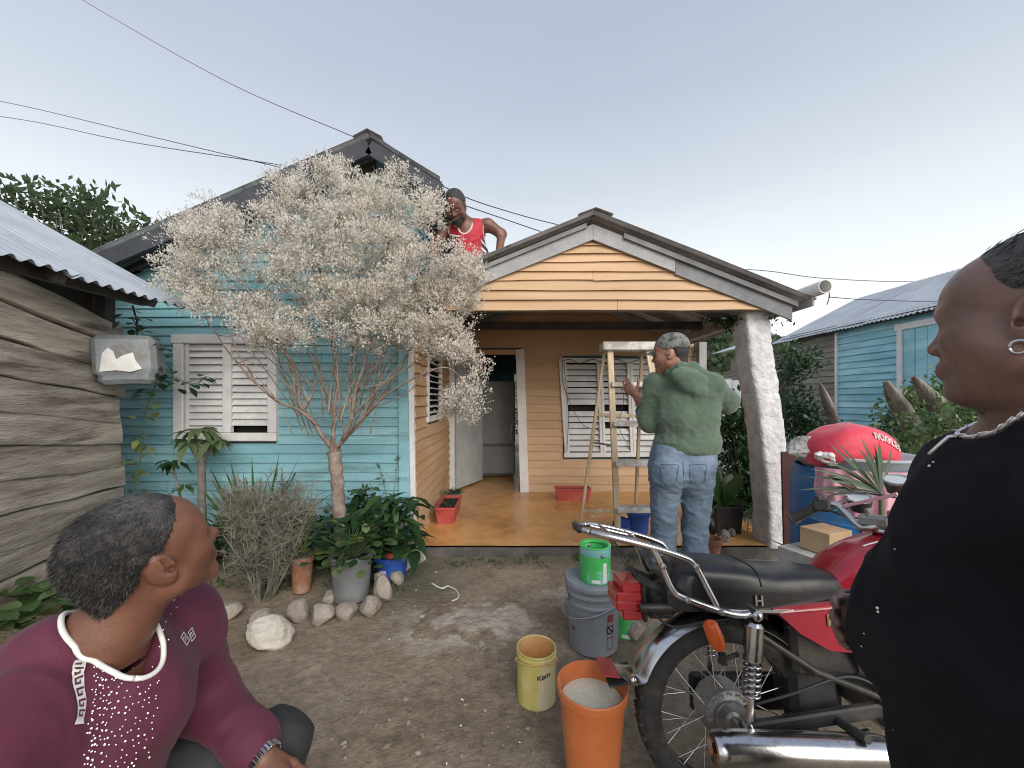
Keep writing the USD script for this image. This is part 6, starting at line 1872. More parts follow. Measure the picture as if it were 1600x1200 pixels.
# drum torque arm, swing arm, chain case, frame, engine
obj('swing_arm', L().bar((0.0, -0.105, WR), (0.47, -0.10, 0.36), 0.028, 0.042, ch=0.006).bar((0.0, 0.105, WR), (0.47, 0.10, 0.36), 0.028, 0.042, ch=0.006).tube([(0.02, -0.055, WR - 0.05), (0.2, -0.08, WR - 0.06), (0.42, -0.08, 0.28)], 0.008, 8), 'black_paint', bike, 30)
obj('chain_case', L().rbox((-0.08, 0.075, WR - 0.055), (0.47, 0.10, WR + 0.075), 0.02), 'black_paint', bike)
fr = L()
for s in (-1, 1):
    fr.tube(spline([(-0.30, s * 0.085, 0.655), (-0.05, s * 0.095, 0.66), (0.30, s * 0.10, 0.655), (0.60, s * 0.06, 0.72), (0.88, s * 0.02, 0.86)], 5), 0.014, 8)
    fr.tube(spline([(0.30, s * 0.10, 0.655), (0.40, s * 0.11, 0.50), (0.47, s * 0.11, 0.35), (0.55, s * 0.11, 0.26), (0.75, s * 0.08, 0.27), (0.84, s * 0.04, 0.45), (0.92, s * 0.01, 0.80)], 5), 0.014, 8)
    fr.tube([(-0.05, s * 0.095, 0.66), (0.25, s * 0.105, 0.47), (0.44, s * 0.11, 0.40)], 0.011, 8)
obj('frame', fr, 'black_paint', bike, True)
en = L().rbox((0.46, -0.13, 0.26), (0.80, 0.13, 0.46), 0.04)
for k in range(7):
    z_ = 0.48 + 0.022 * k
    en.rbox((0.60, -0.085, z_), (0.76, 0.085, z_ + 0.008), 0.003)
en.rbox((0.625, -0.06, 0.44), (0.735, 0.06, 0.64), 0.01)
en.lathe([(0.001, 0.03), (0.085, 0.025), (0.10, 0)], 30, rotx(math.pi / 2), (0.60, -0.13, 0.36))
obj('engine', en, 'steel_dull', bike, 30)
obj('battery_box', L().rbox((0.20, -0.085, 0.44), (0.42, 0.085, 0.64), 0.015), 'black_paint', bike)
# inner fender and airbox behind the shock: dark
obj('inner_guard', L().rbox((0.20, -0.06, 0.30), (0.36, 0.06, 0.62), 0.02), 'black_paint', bike)
obj('foot_peg', L().tube([(0.44, -0.11, 0.33), (0.46, -0.22, 0.33)], 0.014, 10), 'rubber', bike)
obj('foot_peg', L().tube([(0.30, -0.12, 0.33), (0.31, -0.21, 0.34)], 0.013, 10), 'rubber', bike)
obj('brake_pedal', L().tube(spline([(0.40, -0.14, 0.29), (0.50, -0.16, 0.27), (0.62, -0.17, 0.30)], 5), 0.008, 8), 'steel_dull', bike, True)
obj('main_stand', L().tube([(0.42, 0.10, 0.26), (0.30, 0.20, 0.01)], 0.012, 8).tube([(0.30, 0.17, 0.012), (0.28, 0.25, 0.012)], 0.012, 8), 'black_paint', bike)
# muffler and exhaust
mc = [(-0.125, -0.175, 0.295), (0.05, -0.172, 0.290), (0.40, -0.165, 0.275)]
mu = L().lathe([(0.030, -0.004), (0.040, -0.002), (0.0455, 0.012), (0.047, 0.03), (0.0455, 0.045), (0.0475, 0.05), (0.0485, 0.30), (0.047, 0.50), (0.030, 0.58), (0.020, 0.62)], 40, roty(math.pi / 2 + 0.03), mc[0])
mu.lathe([(0.030, -0.004), (0.014, 0.004), (0.013, 0.06)], 30, roty(math.pi / 2 + 0.03), mc[0])
obj('muffler', mu, 'chrome', bike, 40)
obj('tailpipe_hole', L().lathe([(0.0125, 0.002), (0.0125, 0.08), (0.001, 0.08)], 20, roty(math.pi / 2 + 0.03), mc[0]), 'black_gap', bike, True)
obj('exhaust_pipe', L().tube(spline([(0.44, -0.165, 0.275), (0.62, -0.14, 0.25), (0.80, -0.09, 0.30), (0.84, -0.06, 0.45), (0.78, -0.05, 0.55)], 6), 0.019, 12), 'chrome', bike, True)
# shocks: both sides
for s in (-1, 1):
    a, b = np.array([0.050, s * 0.135, 0.655]), np.array([0.012, s * 0.128, WR + 0.02])
    d = (a - b)
    sh = L().tube([b, b + d * 0.30], 0.010, 10).tube([b + d * 0.28, b + d * 0.60], 0.012, 10)
    so = obj('shock', sh, 'chrome', bike, 30)
    ax_, ay_, az_ = frame(d)
    q = np.linspace(0, 6.5 * 2 * math.pi, 130)
    obj('spring', L().tube([b + d * (0.27 + 0.33 * x / q[-1]) + 0.0235 * (math.cos(x) * ax_ + math.sin(x) * ay_) for x in q], 0.0042, 6), 'chrome', so, True)
    obj('cover', L().tube([b + d * 0.60, b + d * 0.605, b + d * 0.90, b + d * 0.93], [0.0265, 0.028, 0.028, 0.02], 20), 'chrome', so, 35)
    obj('mount', L().lathe([(0.001, -0.02), (0.017, -0.02), (0.017, 0.02), (0.010, 0.028), (0.001, 0.03)], 16, rotx(math.pi / 2), a), 'chrome', so, 30)
    obj('mount', L().lathe([(0.001, -0.018), (0.015, -0.018), (0.015, 0.02), (0.009, 0.034), (0.001, 0.036)], 16, rotx(math.pi / 2), b), 'chrome', so, 30)
# rear mudguard: chrome arc over the wheel with a flared tail
P = []
for a in np.linspace(math.radians(25), math.radians(157), 40):
    row = []
    R_ = WR + 0.035
    for k in range(13):
        w = -1 + k / 6
        dr = -0.030 * abs(w) ** 3
        row.append(((R_ + dr) * math.cos(a), 0.062 * w, WR + (R_ + dr) * math.sin(a)))
    P.append(row)
P = np.array(P)
e = P[-1]
dirn = nrm([-0.62, 0, -0.42])
for k in range(1, 5):
    c = e + dirn * 0.010 * k + np.array([-0.0018, 0, 0.0013]) * k * k
    P = np.concatenate([P, c[None]], 0)
nn = np.cross(P[1:-1, 6] - P[:-2, 6], [0, 1, 0]).mean(0)
obj('rear_mudguard', L().sheet(P[::-1], 0.0025, nrm([-0.4, 0, 1])), 'chrome', bike, 40)
c = P[-1].mean(0)
obj('mud_flap', L().rbox((-0.062, -0.062, -0.004), (0.035, 0.062, 0.003), 0.002, roty(-0.2), c + [0.018, 0, -0.012]), 'rubber', bike)
obj('mudguard_tail', L().rbox((-0.058, -0.063, 0.0), (0.0, 0.063, 0.004), 0.002, roty(0.10), c + [-0.005, 0, 0.003]), 'red_lens', bike)
obj('flap_bolt', L().lathe([(0.010, 0), (0.010, 0.006), (0.004, 0.010), (0.001, 0.010)], 12, rotx(math.pi / 2), c + [0.035, -0.064, 0.0]), 'chrome', bike)
# front mudguard, fork, headlight
P = []
for a in np.linspace(math.radians(20), math.radians(150), 24):
    P.append([((WR + 0.03 - 0.02 * abs(w) ** 2) * math.cos(a) + WB, 0.055 * w, WR + (WR + 0.03 - 0.02 * abs(w) ** 2) * math.sin(a)) for w in np.linspace(-1, 1, 7)])
obj('front_mudguard', L().sheet(np.array(P)[::-1], 0.0025, (0, 0, 1)), 'chrome', bike, 40)
fk = L()
for s in (-1, 1):
    fk.tube([(WB, s * 0.085, WR), (WB - 0.13, s * 0.085, 0.62)], 0.021, 12).tube([(WB - 0.13, s * 0.085, 0.62), (WB - 0.235, s * 0.085, 0.90)], 0.016, 12)
obj('fork', fk, 'chrome', bike, True)
obj('headlight', L().lathe([(0.001, 0), (0.05, 0.005), (0.08, 0.05), (0.088, 0.10), (0.082, 0.105), (0.001, 0.112)], 30, roty(math.pi / 2), (WB - 0.16, 0, 0.80)), 'chrome', bike, 40)
# seat: hump shaped sections from tail to nose
xs_ = np.linspace(-0.21, 0.40, 40)
P = []
for x in xs_:
    q = (x + 0.21) / 0.61
    topz = np.interp(x, [-0.21, -0.17, -0.10, 0.04, 0.10, 0.16, 0.30, 0.37, 0.40], [0.735, 0.785, 0.802, 0.793, 0.783, 0.770, 0.768, 0.760, 0.70])
    botz = np.interp(x, [-0.21, 0.0, 0.40], [0.660, 0.655, 0.665])
    w = np.interp(x, [-0.21, -0.15, 0.08, 0.30, 0.40], [0.095, 0.125, 0.125, 0.10, 0.085])
    row = []
    for k in range(23):
        a = math.pi * k / 22
        cx_, sx_ = math.cos(a), math.sin(a)
        y_ = -w * np.sign(cx_) * abs(cx_) ** 0.55
        z_ = botz + (topz - botz) * abs(sx_) ** 0.42
        row.append((x, y_, z_))
    P.append(row)
P = np.array(P)
m = L().grid(P)
m.add(P[0], [[0, k, k + 1] for k in range(1, 22)]).add(P[-1], [[0, k + 1, k] for k in range(1, 22)])
st = obj('seat', m, 'black_leather', bike, 55)
for xx in (0.085,):
    i = int(np.argmin(np.abs(xs_ - xx)))
    obj('seam', L().tube(P[i][2:-2] + (P[i][2:-2] - [xx, 0, 0.7]) * 0.004, 0.0032, 5), 'black_leather', st, True)
strip = L().bar((-0.10, -0.126, 0.662), (0.14, -0.127, 0.660), 0.006, 0.009).bar((0.14, -0.127, 0.660), (0.39, -0.098, 0.669), 0.006, 0.009)
obj('chrome_strip', strip, 'chrome', st, False)
obj('emblem', L().text('H', 0.030, (0.055, -0.1285, 0.678), (1, 0, 0), (0, 0, 1), 0.003, True), 'chrome', st, False)
# rack: twin rails joined at the tail
rk = L()
tail = unlean(at(922, 832, 1.40))
for s in (-1, 1):
    yo = s * 0.115
    a = [(-0.455, yo * 0.62, 0.895), (-0.40, yo * 0.9, 0.888), (-0.28, yo, 0.860), (-0.165, yo * 1.08, 0.825), (-0.128, yo * 1.1, 0.800), (-0.092, yo * 1.12, 0.73), (-0.065, yo * 1.13, 0.672)]
    rk.tube(spline(a, 6), 0.0105, 10)
    b_ = [(-0.262, yo, 0.858), (-0.235, yo * 1.05, 0.80), (-0.205, yo * 1.12, 0.725), (-0.165, yo * 1.17, 0.700), (-0.06, yo * 1.18, 0.664), (0.0, yo * 1.18, 0.652), (0.05, yo * 1.17, 0.655)]
    rk.tube(spline(b_, 6), 0.0105, 10)
rk.tube(spline([(-0.455, -0.071, 0.895), (-0.478, -0.045, 0.898), (-0.485, 0, 0.899), (-0.478, 0.045, 0.898), (-0.455, 0.071, 0.895)], 5), 0.0105, 10)
rk.tube([(-0.39, -0.10, 0.887), (-0.39, 0.10, 0.887)], 0.008, 8).tube([(-0.29, -0.112, 0.860), (-0.29, 0.112, 0.860)], 0.008, 8).tube([(-0.43, -0.06, 0.892), (-0.29, -0.045, 0.862)], 0.007, 8).tube([(-0.43, 0.06, 0.892), (-0.29, 0.045, 0.862)], 0.007, 8)
obj('rack', rk, 'chrome', bike, True)
obj('rack_grip', L().tube([(-0.487, -0.05, 0.900), (-0.493, 0, 0.901), (-0.487, 0.05, 0.900)], 0.0135, 10), 'rubber', bike, True)
obj('rack_stay', L().bar((-0.385, -0.055, 0.885), (-0.30, -0.05, 0.745), 0.016, 0.005, up=(1, 0, 0)).bar((-0.385, 0.055, 0.885), (-0.30, 0.05, 0.745), 0.016, 0.005, up=(1, 0, 0)).bar((-0.30, -0.06, 0.745), (-0.20, -0.06, 0.70), 0.012, 0.02).bar((-0.30, 0.06, 0.745), (-0.20, 0.06, 0.70), 0.012, 0.02), 'black_paint', bike, False)
obj('tool_tray', L().rbox((-0.37, -0.05, 0.800), (-0.24, 0.06, 0.812), 0.004, roty(0.2)), 'steel_dull', bike) if False else None
# tail light: stepped red block on a dark bracket
tl_ = L()
for k, (z0_, z1_, x0_) in enumerate(((0.606, 0.638, -0.352), (0.637, 0.666, -0.372), (0.665, 0.696, -0.372), (0.695, 0.726, -0.352))):
    tl_.rbox((x0_, -0.066 + 0.002 * (k % 3 == 0), z0_), (-0.285, 0.066 - 0.002 * (k % 3 == 0), z1_), 0.005)
tlo = obj('tail_light', tl_, 'red_lens', bike, 30)
obj('light_housing', L().rbox((-0.284, -0.069, 0.600), (-0.268, 0.069, 0.732), 0.006), 'black_paint', tlo)
obj('light_bracket', L().rbox((-0.267, -0.05, 0.60), (-0.16, 0.05, 0.70), 0.02), 'black_paint', bike)
None and obj('number_plate', L().rbox((-0.345, -0.05, 0.52), (-0.338, 0.05, 0.60), 0.002, roty(0.25), (-0.02, 0, -0.09)), 'painted_wood', bike)
# turn signals
for s in (-1, 1):
    c = np.array([-0.105, s * 0.185, 0.610])
    to = obj('turn_signal', L().tube([c + [-0.014, 0, 0.040], c + [-0.012, 0, 0.035], c + [0.0, 0, 0.0], c + [0.010, 0, -0.030], c + [0.012, 0, -0.037]], [0.018, 0.025, 0.028, 0.025, 0.015], 16, flat=0.85), 'orange_lens', bike, 45)
    obj('stalk', L().tube([c + [0.02, 0, -0.05], c + [0.025, -s * 0.03, -0.085], (0.0, s * 0.105, 0.52)], [0.007, 0.008, 0.008], 8).tube([c + [0.018, 0, -0.05], c + [0.024, 0, -0.08]], [0.012, 0.010], 10), 'rubber', to)
# tank
xs_ = np.linspace(0.36, 0.90, 34)
P = []
for x in xs_:
    topz = np.interp(x, [0.36, 0.42, 0.50, 0.62, 0.76, 0.86, 0.90], [0.745, 0.805, 0.845, 0.880, 0.892, 0.875, 0.84])
    botz = np.interp(x, [0.36, 0.6, 0.90], [0.672, 0.675, 0.74])
    w = np.interp(x, [0.36, 0.42, 0.55, 0.70, 0.85, 0.90], [0.075, 0.100, 0.130, 0.145, 0.125, 0.10])
    row = []
    for k in range(29):
        a = -0.45 + (math.pi + 0.9) * k / 28
        cx_, sx_ = math.cos(a), math.sin(a)
        zc = botz + (topz - botz) * 0.42
        y_ = -w * np.sign(cx_) * abs(cx_) ** 0.7
        z_ = zc + ((topz - zc) if sx_ > 0 else (zc - botz)) * np.sign(sx_) * abs(sx_) ** 0.8
        row.append((x, y_, z_))
    P.append(row)
P = np.array(P)
m = L().grid(P)
m.add(P[0], [[0, k, k + 1] for k in range(1, 28)]).add(P[-1], [[0, k + 1, k] for k in range(1, 28)])
tk = obj('tank', m, 'red_paint', bike, 50)


def on_tank(xa, k):
    """Point of the tank's skin at x and section parameter k, slightly proud."""
    i = np.interp(xa, xs_, np.arange(len(xs_)))
    i0, k0 = min(int(i), len(xs_) - 2), min(int(k), 27)
    fi, fk_ = i - i0, k - k0
    p = (P[i0, k0] * (1 - fi) + P[i0 + 1, k0] * fi) * (1 - fk_) + (P[i0, k0 + 1] * (1 - fi) + P[i0 + 1, k0 + 1] * fi) * fk_
    c = np.array([xa, 0, 0.76])
    return p + nrm(p - c) * 0.0015


for (k0_, k1_, xa, xb) in ((8.6, 9.1, 0.46, 0.86), (12.2, 12.6, 0.50, 0.88)):
    obj('stripe', L().grid(np.array([[on_tank(x, k1_), on_tank(x, k0_)] for x in np.linspace(xa, xb, 24)])[::-1]), 'white_mark', tk, True)
tm_ = meshkit.text_mesh('ami', 0.05, 0.001, True)
tm_ = tm_.subdivide_to_size(0.012)
v = np.array(tm_.vertices)
vv_ = np.array([on_tank(0.60 + x * 1.15 + y * 0.25, 9.5 + y / 0.05 * 2.2) + nrm([0, -0.6, 0.8]) * (0.0006 + z) for x, y, z in v])
obj('lettering', L().add(vv_, tm_.faces), 'white_mark', tk, False)
obj('cap', L().lathe([(0.047, 0), (0.050, 0.006), (0.046, 0.014), (0.030, 0.020), (0.014, 0.022), (0.010, 0.034), (0.001, 0.036)], 30, None, (0.63, 0.0, 0.880)), 'chrome', tk, 35)
# side panel
sp_ = [(0.115, 0.668), (0.40, 0.690), (0.44, 0.56), (0.36, 0.535), (0.29, 0.540), (0.20, 0.590)]
pn = obj('side_panel', L().prism([(a, b) for a, b in sp_], 0, 0.02, rotx(math.pi / 2), (0, -0.105, 0)), 'red_paint', bike, 20)
obj('panel_edge', L().tube([(0.135, -0.127, 0.655), (0.395, -0.127, 0.676)], 0.004, 6), 'red_paint', pn)
obj('badge', L().rbox((0.285, -0.132, 0.615), (0.375, -0.125, 0.650), 0.003), 'gold_mark', pn)
obj('badge_mark', L().text('E', 0.022, (0.32, -0.1335, 0.621), (1, 0, 0), (0, 0, 1), 0.002, True), 'white_mark', pn, False)
# handlebar (turned to the left), grips, levers, clocks
hb = [unlean(at(1236, 812, 1.66)), unlean(at(1276, 791, 1.60)), unlean(at(1303, 788, 1.56)), unlean(at(1318, 798, 1.53)), unlean(at(1342, 822, 1.47)), unlean(at(1358, 825, 1.44)), unlean(at(1390, 815, 1.40)), unlean(at(1430, 800, 1.33)), unlean(at(1470, 815, 1.24))]
obj('handlebar', L().tube(spline(hb, 6), 0.0112, 12), 'chrome', bike, True)
gp = [hb[0] * 1.0, hb[0] + (hb[1] - hb[0]) * 0.05, hb[1]]
obj('grip', L().tube([gp[0], gp[1], gp[1] + (hb[1] - hb[0]) * 0.02, gp[2]], [0.019, 0.021, 0.0175, 0.0175], 14), 'rubber', bike, 40)
obj('grip', L().tube([hb[7], hb[8]], 0.018, 14), 'rubber', bike, 40)
sw_ = hb[1] + (hb[2] - hb[1]) * 0.35
obj('switch_box', L().rbox((-0.03, -0.022, -0.022), (0.028, 0.022, 0.026), 0.008, rotz(-0.8), sw_).lathe([(0.012, 0), (0.012, 0.015), (0.001, 0.018)], 10, None, sw_ + [-0.015, 0, 0.022]), 'black_paint', bike)
obj('clutch_lever', L().tube(spline([sw_ + [0.02, 0.0, -0.01], sw_ + [0.01, 0.05, -0.03], (hb[0] + hb[1]) / 2 + [0.05, 0.05, -0.02], hb[0] + [0.045, 0.045, -0.03]], 5), [0.007] * 6 + [0.0055] * 10, 8, flat=0.6), 'steel_dull', bike, True)
mp = unlean(at(1372, 812, 1.42))
obj('bar_clamp', L().rbox((-0.03, -0.05, -0.03), (0.03, 0.05, 0.012), 0.01, rotz(0.4), mp + [0.015, 0.02, 0]).lathe([(0.011, 0), (0.011, 0.03), (0.007, 0.036), (0.001, 0.037)], 12, None, mp + [-0.005, 0.03, 0.0]).lathe([(0.011, 0), (0.011, 0.03), (0.007, 0.036), (0.001, 0.037)], 12, None, mp + [0.02, -0.03, 0.0]), 'aluminium', bike, 30)
obj('cross_bar', L().bar(unlean(at(1318, 791, 1.53)), unlean(at(1402, 772, 1.38)), 0.010, 0.012, ch=0.002), 'pink_cloth', bike, False)
for u, v, Y in ((1343, 780, 1.56), (1402, 752, 1.50)):
    c = unlean(at(u, v, Y))
    Rg = roty(0.5) @ rotx(0.1)
    Rg = rotx(0.35) @ roty(-0.25)
    cl_ = obj('clock', L().lathe([(0.001, -0.05), (0.03, -0.045), (0.039, -0.01), (0.040, 0.006)], 30, Rg, c), 'black_paint', bike, 40)
    obj('bezel', L().lathe([(0.040, 0.0), (0.043, 0.004), (0.042, 0.010), (0.036, 0.010), (0.036, 0.005)], 34, Rg, c), 'chrome', cl_, 40)
    obj('dial', L().lathe([(0.036, 0.006), (0.001, 0.006)], 30, Rg, c), 'basin_grey', cl_, True)
obj('steering_head', L().tube([(0.93, 0, 0.70), (0.86, 0, 0.93)], 0.03, 14), 'black_paint', bike)
obj('cables', L().tube(spline([sw_, sw_ + [0.08, 0.0, 0.05], (0.80, 0.08, 0.98), (0.95, 0.03, 0.85)], 5), 0.004, 6).tube(spline([sw_ + [0, 0, -0.01], sw_ + [0.08, -0.05, -0.04], (0.78, 0.05, 0.9), (0.88, 0.0, 0.75)], 5), 0.004, 6), 'cable', bike, True)

mb = L()
for (a, b_) in (((0.18, 0.655), (0.17, 0.60)), ((0.30, 0.66), (0.42, 0.50))):
    mb.tube(spline([(a[0], -0.10, a[1]), ((a[0] + b_[0]) / 2 + 0.02, -0.112, (a[1] + b_[1]) / 2), (b_[0], -0.105, b_[1])], 5), 0.004, 6)
mb.tube(spline([(0.03, -0.075, WR + 0.05), (0.16, -0.10, WR + 0.10), (0.34, -0.115, 0.46), (0.46, -0.12, 0.42)], 6), 0.0045, 6)
mb.tube(spline([(-0.26, -0.03, 0.64), (-0.20, -0.09, 0.60), (-0.08, -0.10, 0.62), (0.10, -0.09, 0.63)], 6), 0.004, 6)
obj('loose_wires', mb, 'cable', bike, True)
for (x, z) in ((-0.165, 0.700), (-0.06, 0.664), (-0.235, 0.80), (-0.128, 0.800)):
    obj('bolt', L().lathe([(0.010, 0), (0.010, 0.006), (0.005, 0.008), (0.001, 0.008)], 6, rotx(math.pi / 2), (x, -0.145 if z < 0.71 else -0.135, z)), 'steel_dull', bike, 30)
# ================================================================== PEOPLE
mat('skin_brown', (0.115, 0.048, 0.030), 0.42, scale=14, col2=(0.185, 0.083, 0.053), edges=(0.3, 0.7), bump=0.3, bscale=240, bdist=0.003, sss=0.08, detail=9, dirt=(0.085, 0.035, 0.024), dirt_scale=26, dirt_edges=(0.58, 0.75))
mat('skin_deep', (0.120, 0.066, 0.052), 0.40, scale=14, col2=(0.185, 0.108, 0.088), edges=(0.3, 0.7), bump=0.25, bscale=240, bdist=0.003, sss=0.08, detail=9, dirt=(0.09, 0.048, 0.038), dirt_scale=24, dirt_edges=(0.58, 0.75))
mat('hair_slick', (0.030, 0.028, 0.028), 0.5, scale=30, col2=(0.085, 0.08, 0.08), bump=0.8, bscale=300, bdist=0.005)
mat('skin_tan', (0.24, 0.115, 0.075), 0.5, scale=9, col2=(0.32, 0.165, 0.115), bump=0.1, bscale=120, bdist=0.003)
mat('lip', (0.20, 0.085, 0.08), 0.4, var=0.1)
mat('hair_dark', (0.010, 0.009, 0.009), 0.62, scale=40, col2=(0.045, 0.042, 0.042), bump=0.9, bscale=260, bdist=0.006)
mat('hair_grey', (0.010, 0.009, 0.009), 0.6, scale=16, col2=(0.095, 0.09, 0.088), edges=(0.42, 0.68), bump=0.9, bscale=230, bdist=0.006, stretch=(1, 1, 1), detail=9)
leaf_mat('hair_strand', (0.006, 0.006, 0.006), (0.075, 0.07, 0.068), 0.55, 0.0)
mat('eye_white', (0.36, 0.32, 0.29), 0.3, var=0.05)
mat('eye_dark', (0.012, 0.008, 0.006), 0.12, var=0.05)
mat('maroon_knit', (0.070, 0.009, 0.028), 0.75, scale=6, col2=(0.105, 0.015, 0.042), bump=0.35, bscale=420, bdist=0.003, sheen=0.06)
mat('white_trim', (0.62, 0.62, 0.60), 0.6, scale=30, col2=(0.74, 0.74, 0.72))
mat('sequin', (0.75, 0.70, 0.72), 0.18, metal=0.7, var=0.1)
mat('black_cloth', (0.005, 0.005, 0.008), 0.9, scale=6, col2=(0.009, 0.009, 0.013), bump=0.3, bscale=260, bdist=0.003, spec=0.25)
mat('charcoal_cloth', (0.020, 0.021, 0.024), 0.85, scale=5, col2=(0.045, 0.047, 0.052), bump=0.3, bscale=120, bdist=0.003)
mat('hoodie_green', (0.056, 0.092, 0.062), 0.9, scale=5, col2=(0.085, 0.130, 0.090), bump=0.35, bscale=70, bdist=0.006, sheen=0.3, dirt=(0.10, 0.145, 0.11), dirt_scale=3, dirt_edges=(0.52, 0.75))
mat('denim', (0.075, 0.115, 0.17), 0.85, scale=5, col2=(0.15, 0.205, 0.275), bump=0.5, bscale=130, bdist=0.004, dirt=(0.20, 0.255, 0.32), dirt_scale=3, dirt_edges=(0.5, 0.72))
mat('denim_dark', (0.05, 0.085, 0.14), 0.85, var=0.2)
mat('camo', (0.085, 0.095, 0.085), 0.85, scale=20, col2=(0.17, 0.175, 0.165), edges=(0.46, 0.52), dirt=(0.045, 0.05, 0.045), dirt_scale=26, dirt_edges=(0.54, 0.57), detail=2)
mat('jersey_red', (0.40, 0.012, 0.028), 0.6, scale=5, col2=(0.50, 0.022, 0.042), bump=0.2, bscale=120)
mat('shoe_dark', (0.03, 0.028, 0.026), 0.7, var=0.3)


def axes(fwd, up=(0, 0, 1), roll=0.0):
    """Head axes as columns: forward, left, up."""
    f = nrm(fwd)
    l = nrm(np.cross(up, f))
    u = np.cross(f, l)
    l, u = l * math.cos(roll) + u * math.sin(roll), u * math.cos(roll) - l * math.sin(roll)
    return np.stack([f, l, u], 1)


class Placed(Body):
    """Body whose shapes are given in a local frame (matrix R of columns, centre c, scale s)."""

    def __init__(self, R=np.eye(3), c=(0, 0, 0), s=1.0):
        super().__init__()
        self.R, self.c, self.s = np.asarray(R, float), np.asarray(c, float), s

    def w(self, p):
        return self.c + self.R @ (np.asarray(p, float) * self.s)

    def lcone(self, a, b, ra, rb=None, k=0.02):
        return self.cone(self.w(a), self.w(b), ra * self.s, (ra if rb is None else rb) * self.s, k * self.s)

    def lell(self, c, r, rot=None, k=0.02):
        R = self.R if rot is None else self.R @ rot
        return self.ell(self.w(c), np.asarray(r) * self.s, R, k * self.s)

    def lcut(self, c, r, rot=None, k=0.01):
        R = self.R if rot is None else self.R @ rot
        return self.cut(self.w(c), np.asarray(r) * self.s, R, k * self.s)


def head(R, c, s=1.0, fat=0.0, neck=None, neck_r=0.056, nose=1.0, chin=1.0):
    """Adult head about 23.5 cm high; x forward, y left, z up; the origin between the ears."""
    h = Placed(R, c, s)
    h.lell((-0.014, 0, 0.038), (0.098, 0.076, 0.086), k=0.02)
    h.lell((0.030, 0, -0.022), (0.062, 0.062 + fat, 0.082), k=0.05)
    h.lell((0.045, 0, 0.040), (0.050, 0.060, 0.050), k=0.04)                     # forehead
    h.lcone((0.010, 0.052 + fat, -0.060), (0.066, 0.016, -0.100), 0.024 + fat * .6, 0.018 + fat * .4, k=0.03)  # jaw
    h.lcone((0.010, -0.052 - fat, -0.060), (0.066, -0.016, -0.100), 0.024 + fat * .6, 0.018 + fat * .4, k=0.03)
    h.lell((0.076 * chin, 0, -0.104), (0.018, 0.022, 0.017), k=0.025)
    for y in (-1, 1):
        h.lell((0.058, y * (0.043 + fat * .6), -0.028), (0.028 + fat * .5, 0.026 + fat * .6, 0.028 + fat * .5), k=0.03)    # cheek
        h.lcone((0.086, y * 0.014, 0.018), (0.074, y * 0.048, 0.014), 0.010, 0.010, k=0.022)   # brow
        h.lcut((0.098, y * 0.032, -0.002), (0.018, 0.017, 0.012), k=0.016)
        h.lell((0.076, y * 0.032, -0.004), (0.015, 0.016, 0.012), k=0.004)         # lids
        h.lcut((0.0935, y * 0.032, -0.005), (0.008, 0.0125, 0.0028), k=0.003)
    h.lcone((0.090, 0, 0.006), (0.090 + 0.022 * nose, 0, -0.030), 0.008, 0.0115, k=0.014)
    h.lell((0.088 + 0.024 * nose, 0, -0.034), (0.012, 0.012, 0.010), k=0.008)
    for y in (-1, 1):
        h.lell((0.098, y * 0.015, -0.037), (0.012, 0.009, 0.009), k=0.008)
        h.lcut((0.107, y * 0.009, -0.047), (0.006, 0.0045, 0.005), k=0.003)
    h.lell((0.083, 0, -0.064), (0.016, 0.026, 0.022), k=0.02)
    h.lcone((0.0955, -0.014, -0.0625), (0.0985, 0, -0.060), 0.0062, 0.0068, k=0.006)
    h.lcone((0.0955, 0.014, -0.0625), (0.0985, 0, -0.060), 0.0062, 0.0068, k=0.006)
    h.lcone((0.0945, -0.013, -0.0745), (0.0965, 0.013, -0.0745), 0.0072, 0.0072, k=0.007)
    h.lcut((0.103, 0, -0.068), (0.010, 0.024, 0.0017), k=0.003)
    for y in (-1, 1):                                                          # ears
        rt = rotz(y * 0.35) @ roty(-0.12)
        h.lell((-0.014, y * 0.078, -0.004), (0.023, 0.010, 0.034), rt, k=0.008)
        h.lell((-0.006, y * 0.076, -0.030), (0.012, 0.008, 0.012), rt, k=0.006)
        h.lcut((-0.008, y * 0.090, 0.002), (0.012, 0.010, 0.019), rt, k=0.006)
        h.lcut((0.000, y * 0.082, -0.014), (0.006, 0.010, 0.007), k=0.004)
        h.lell((-0.013, y * 0.0855, 0.004), (0.004, 0.003, 0.014), rt, k=0.004)
    if neck is not None:
        h.cone(h.w((-0.030, 0, -0.055)), np.asarray(neck, float), neck_r * s, neck_r * 1.12 * s, 0.035 * s)
    return h


def eyes(h, parent, look=(1, 0, 0), o=(0, 0, 0)):
    for y in (-1, 1):
        c = h.w((0.0795, y * 0.032, -0.005))
        obj('eye', MB().ball(c - o, 0.0122 * h.s, 2), 'eye_white', parent, True)
        obj('iris', MB().ball(c - o + h.R @ nrm(look) * 0.0072 * h.s, 0.0062 * h.s, 2), 'eye_dark', parent, True)


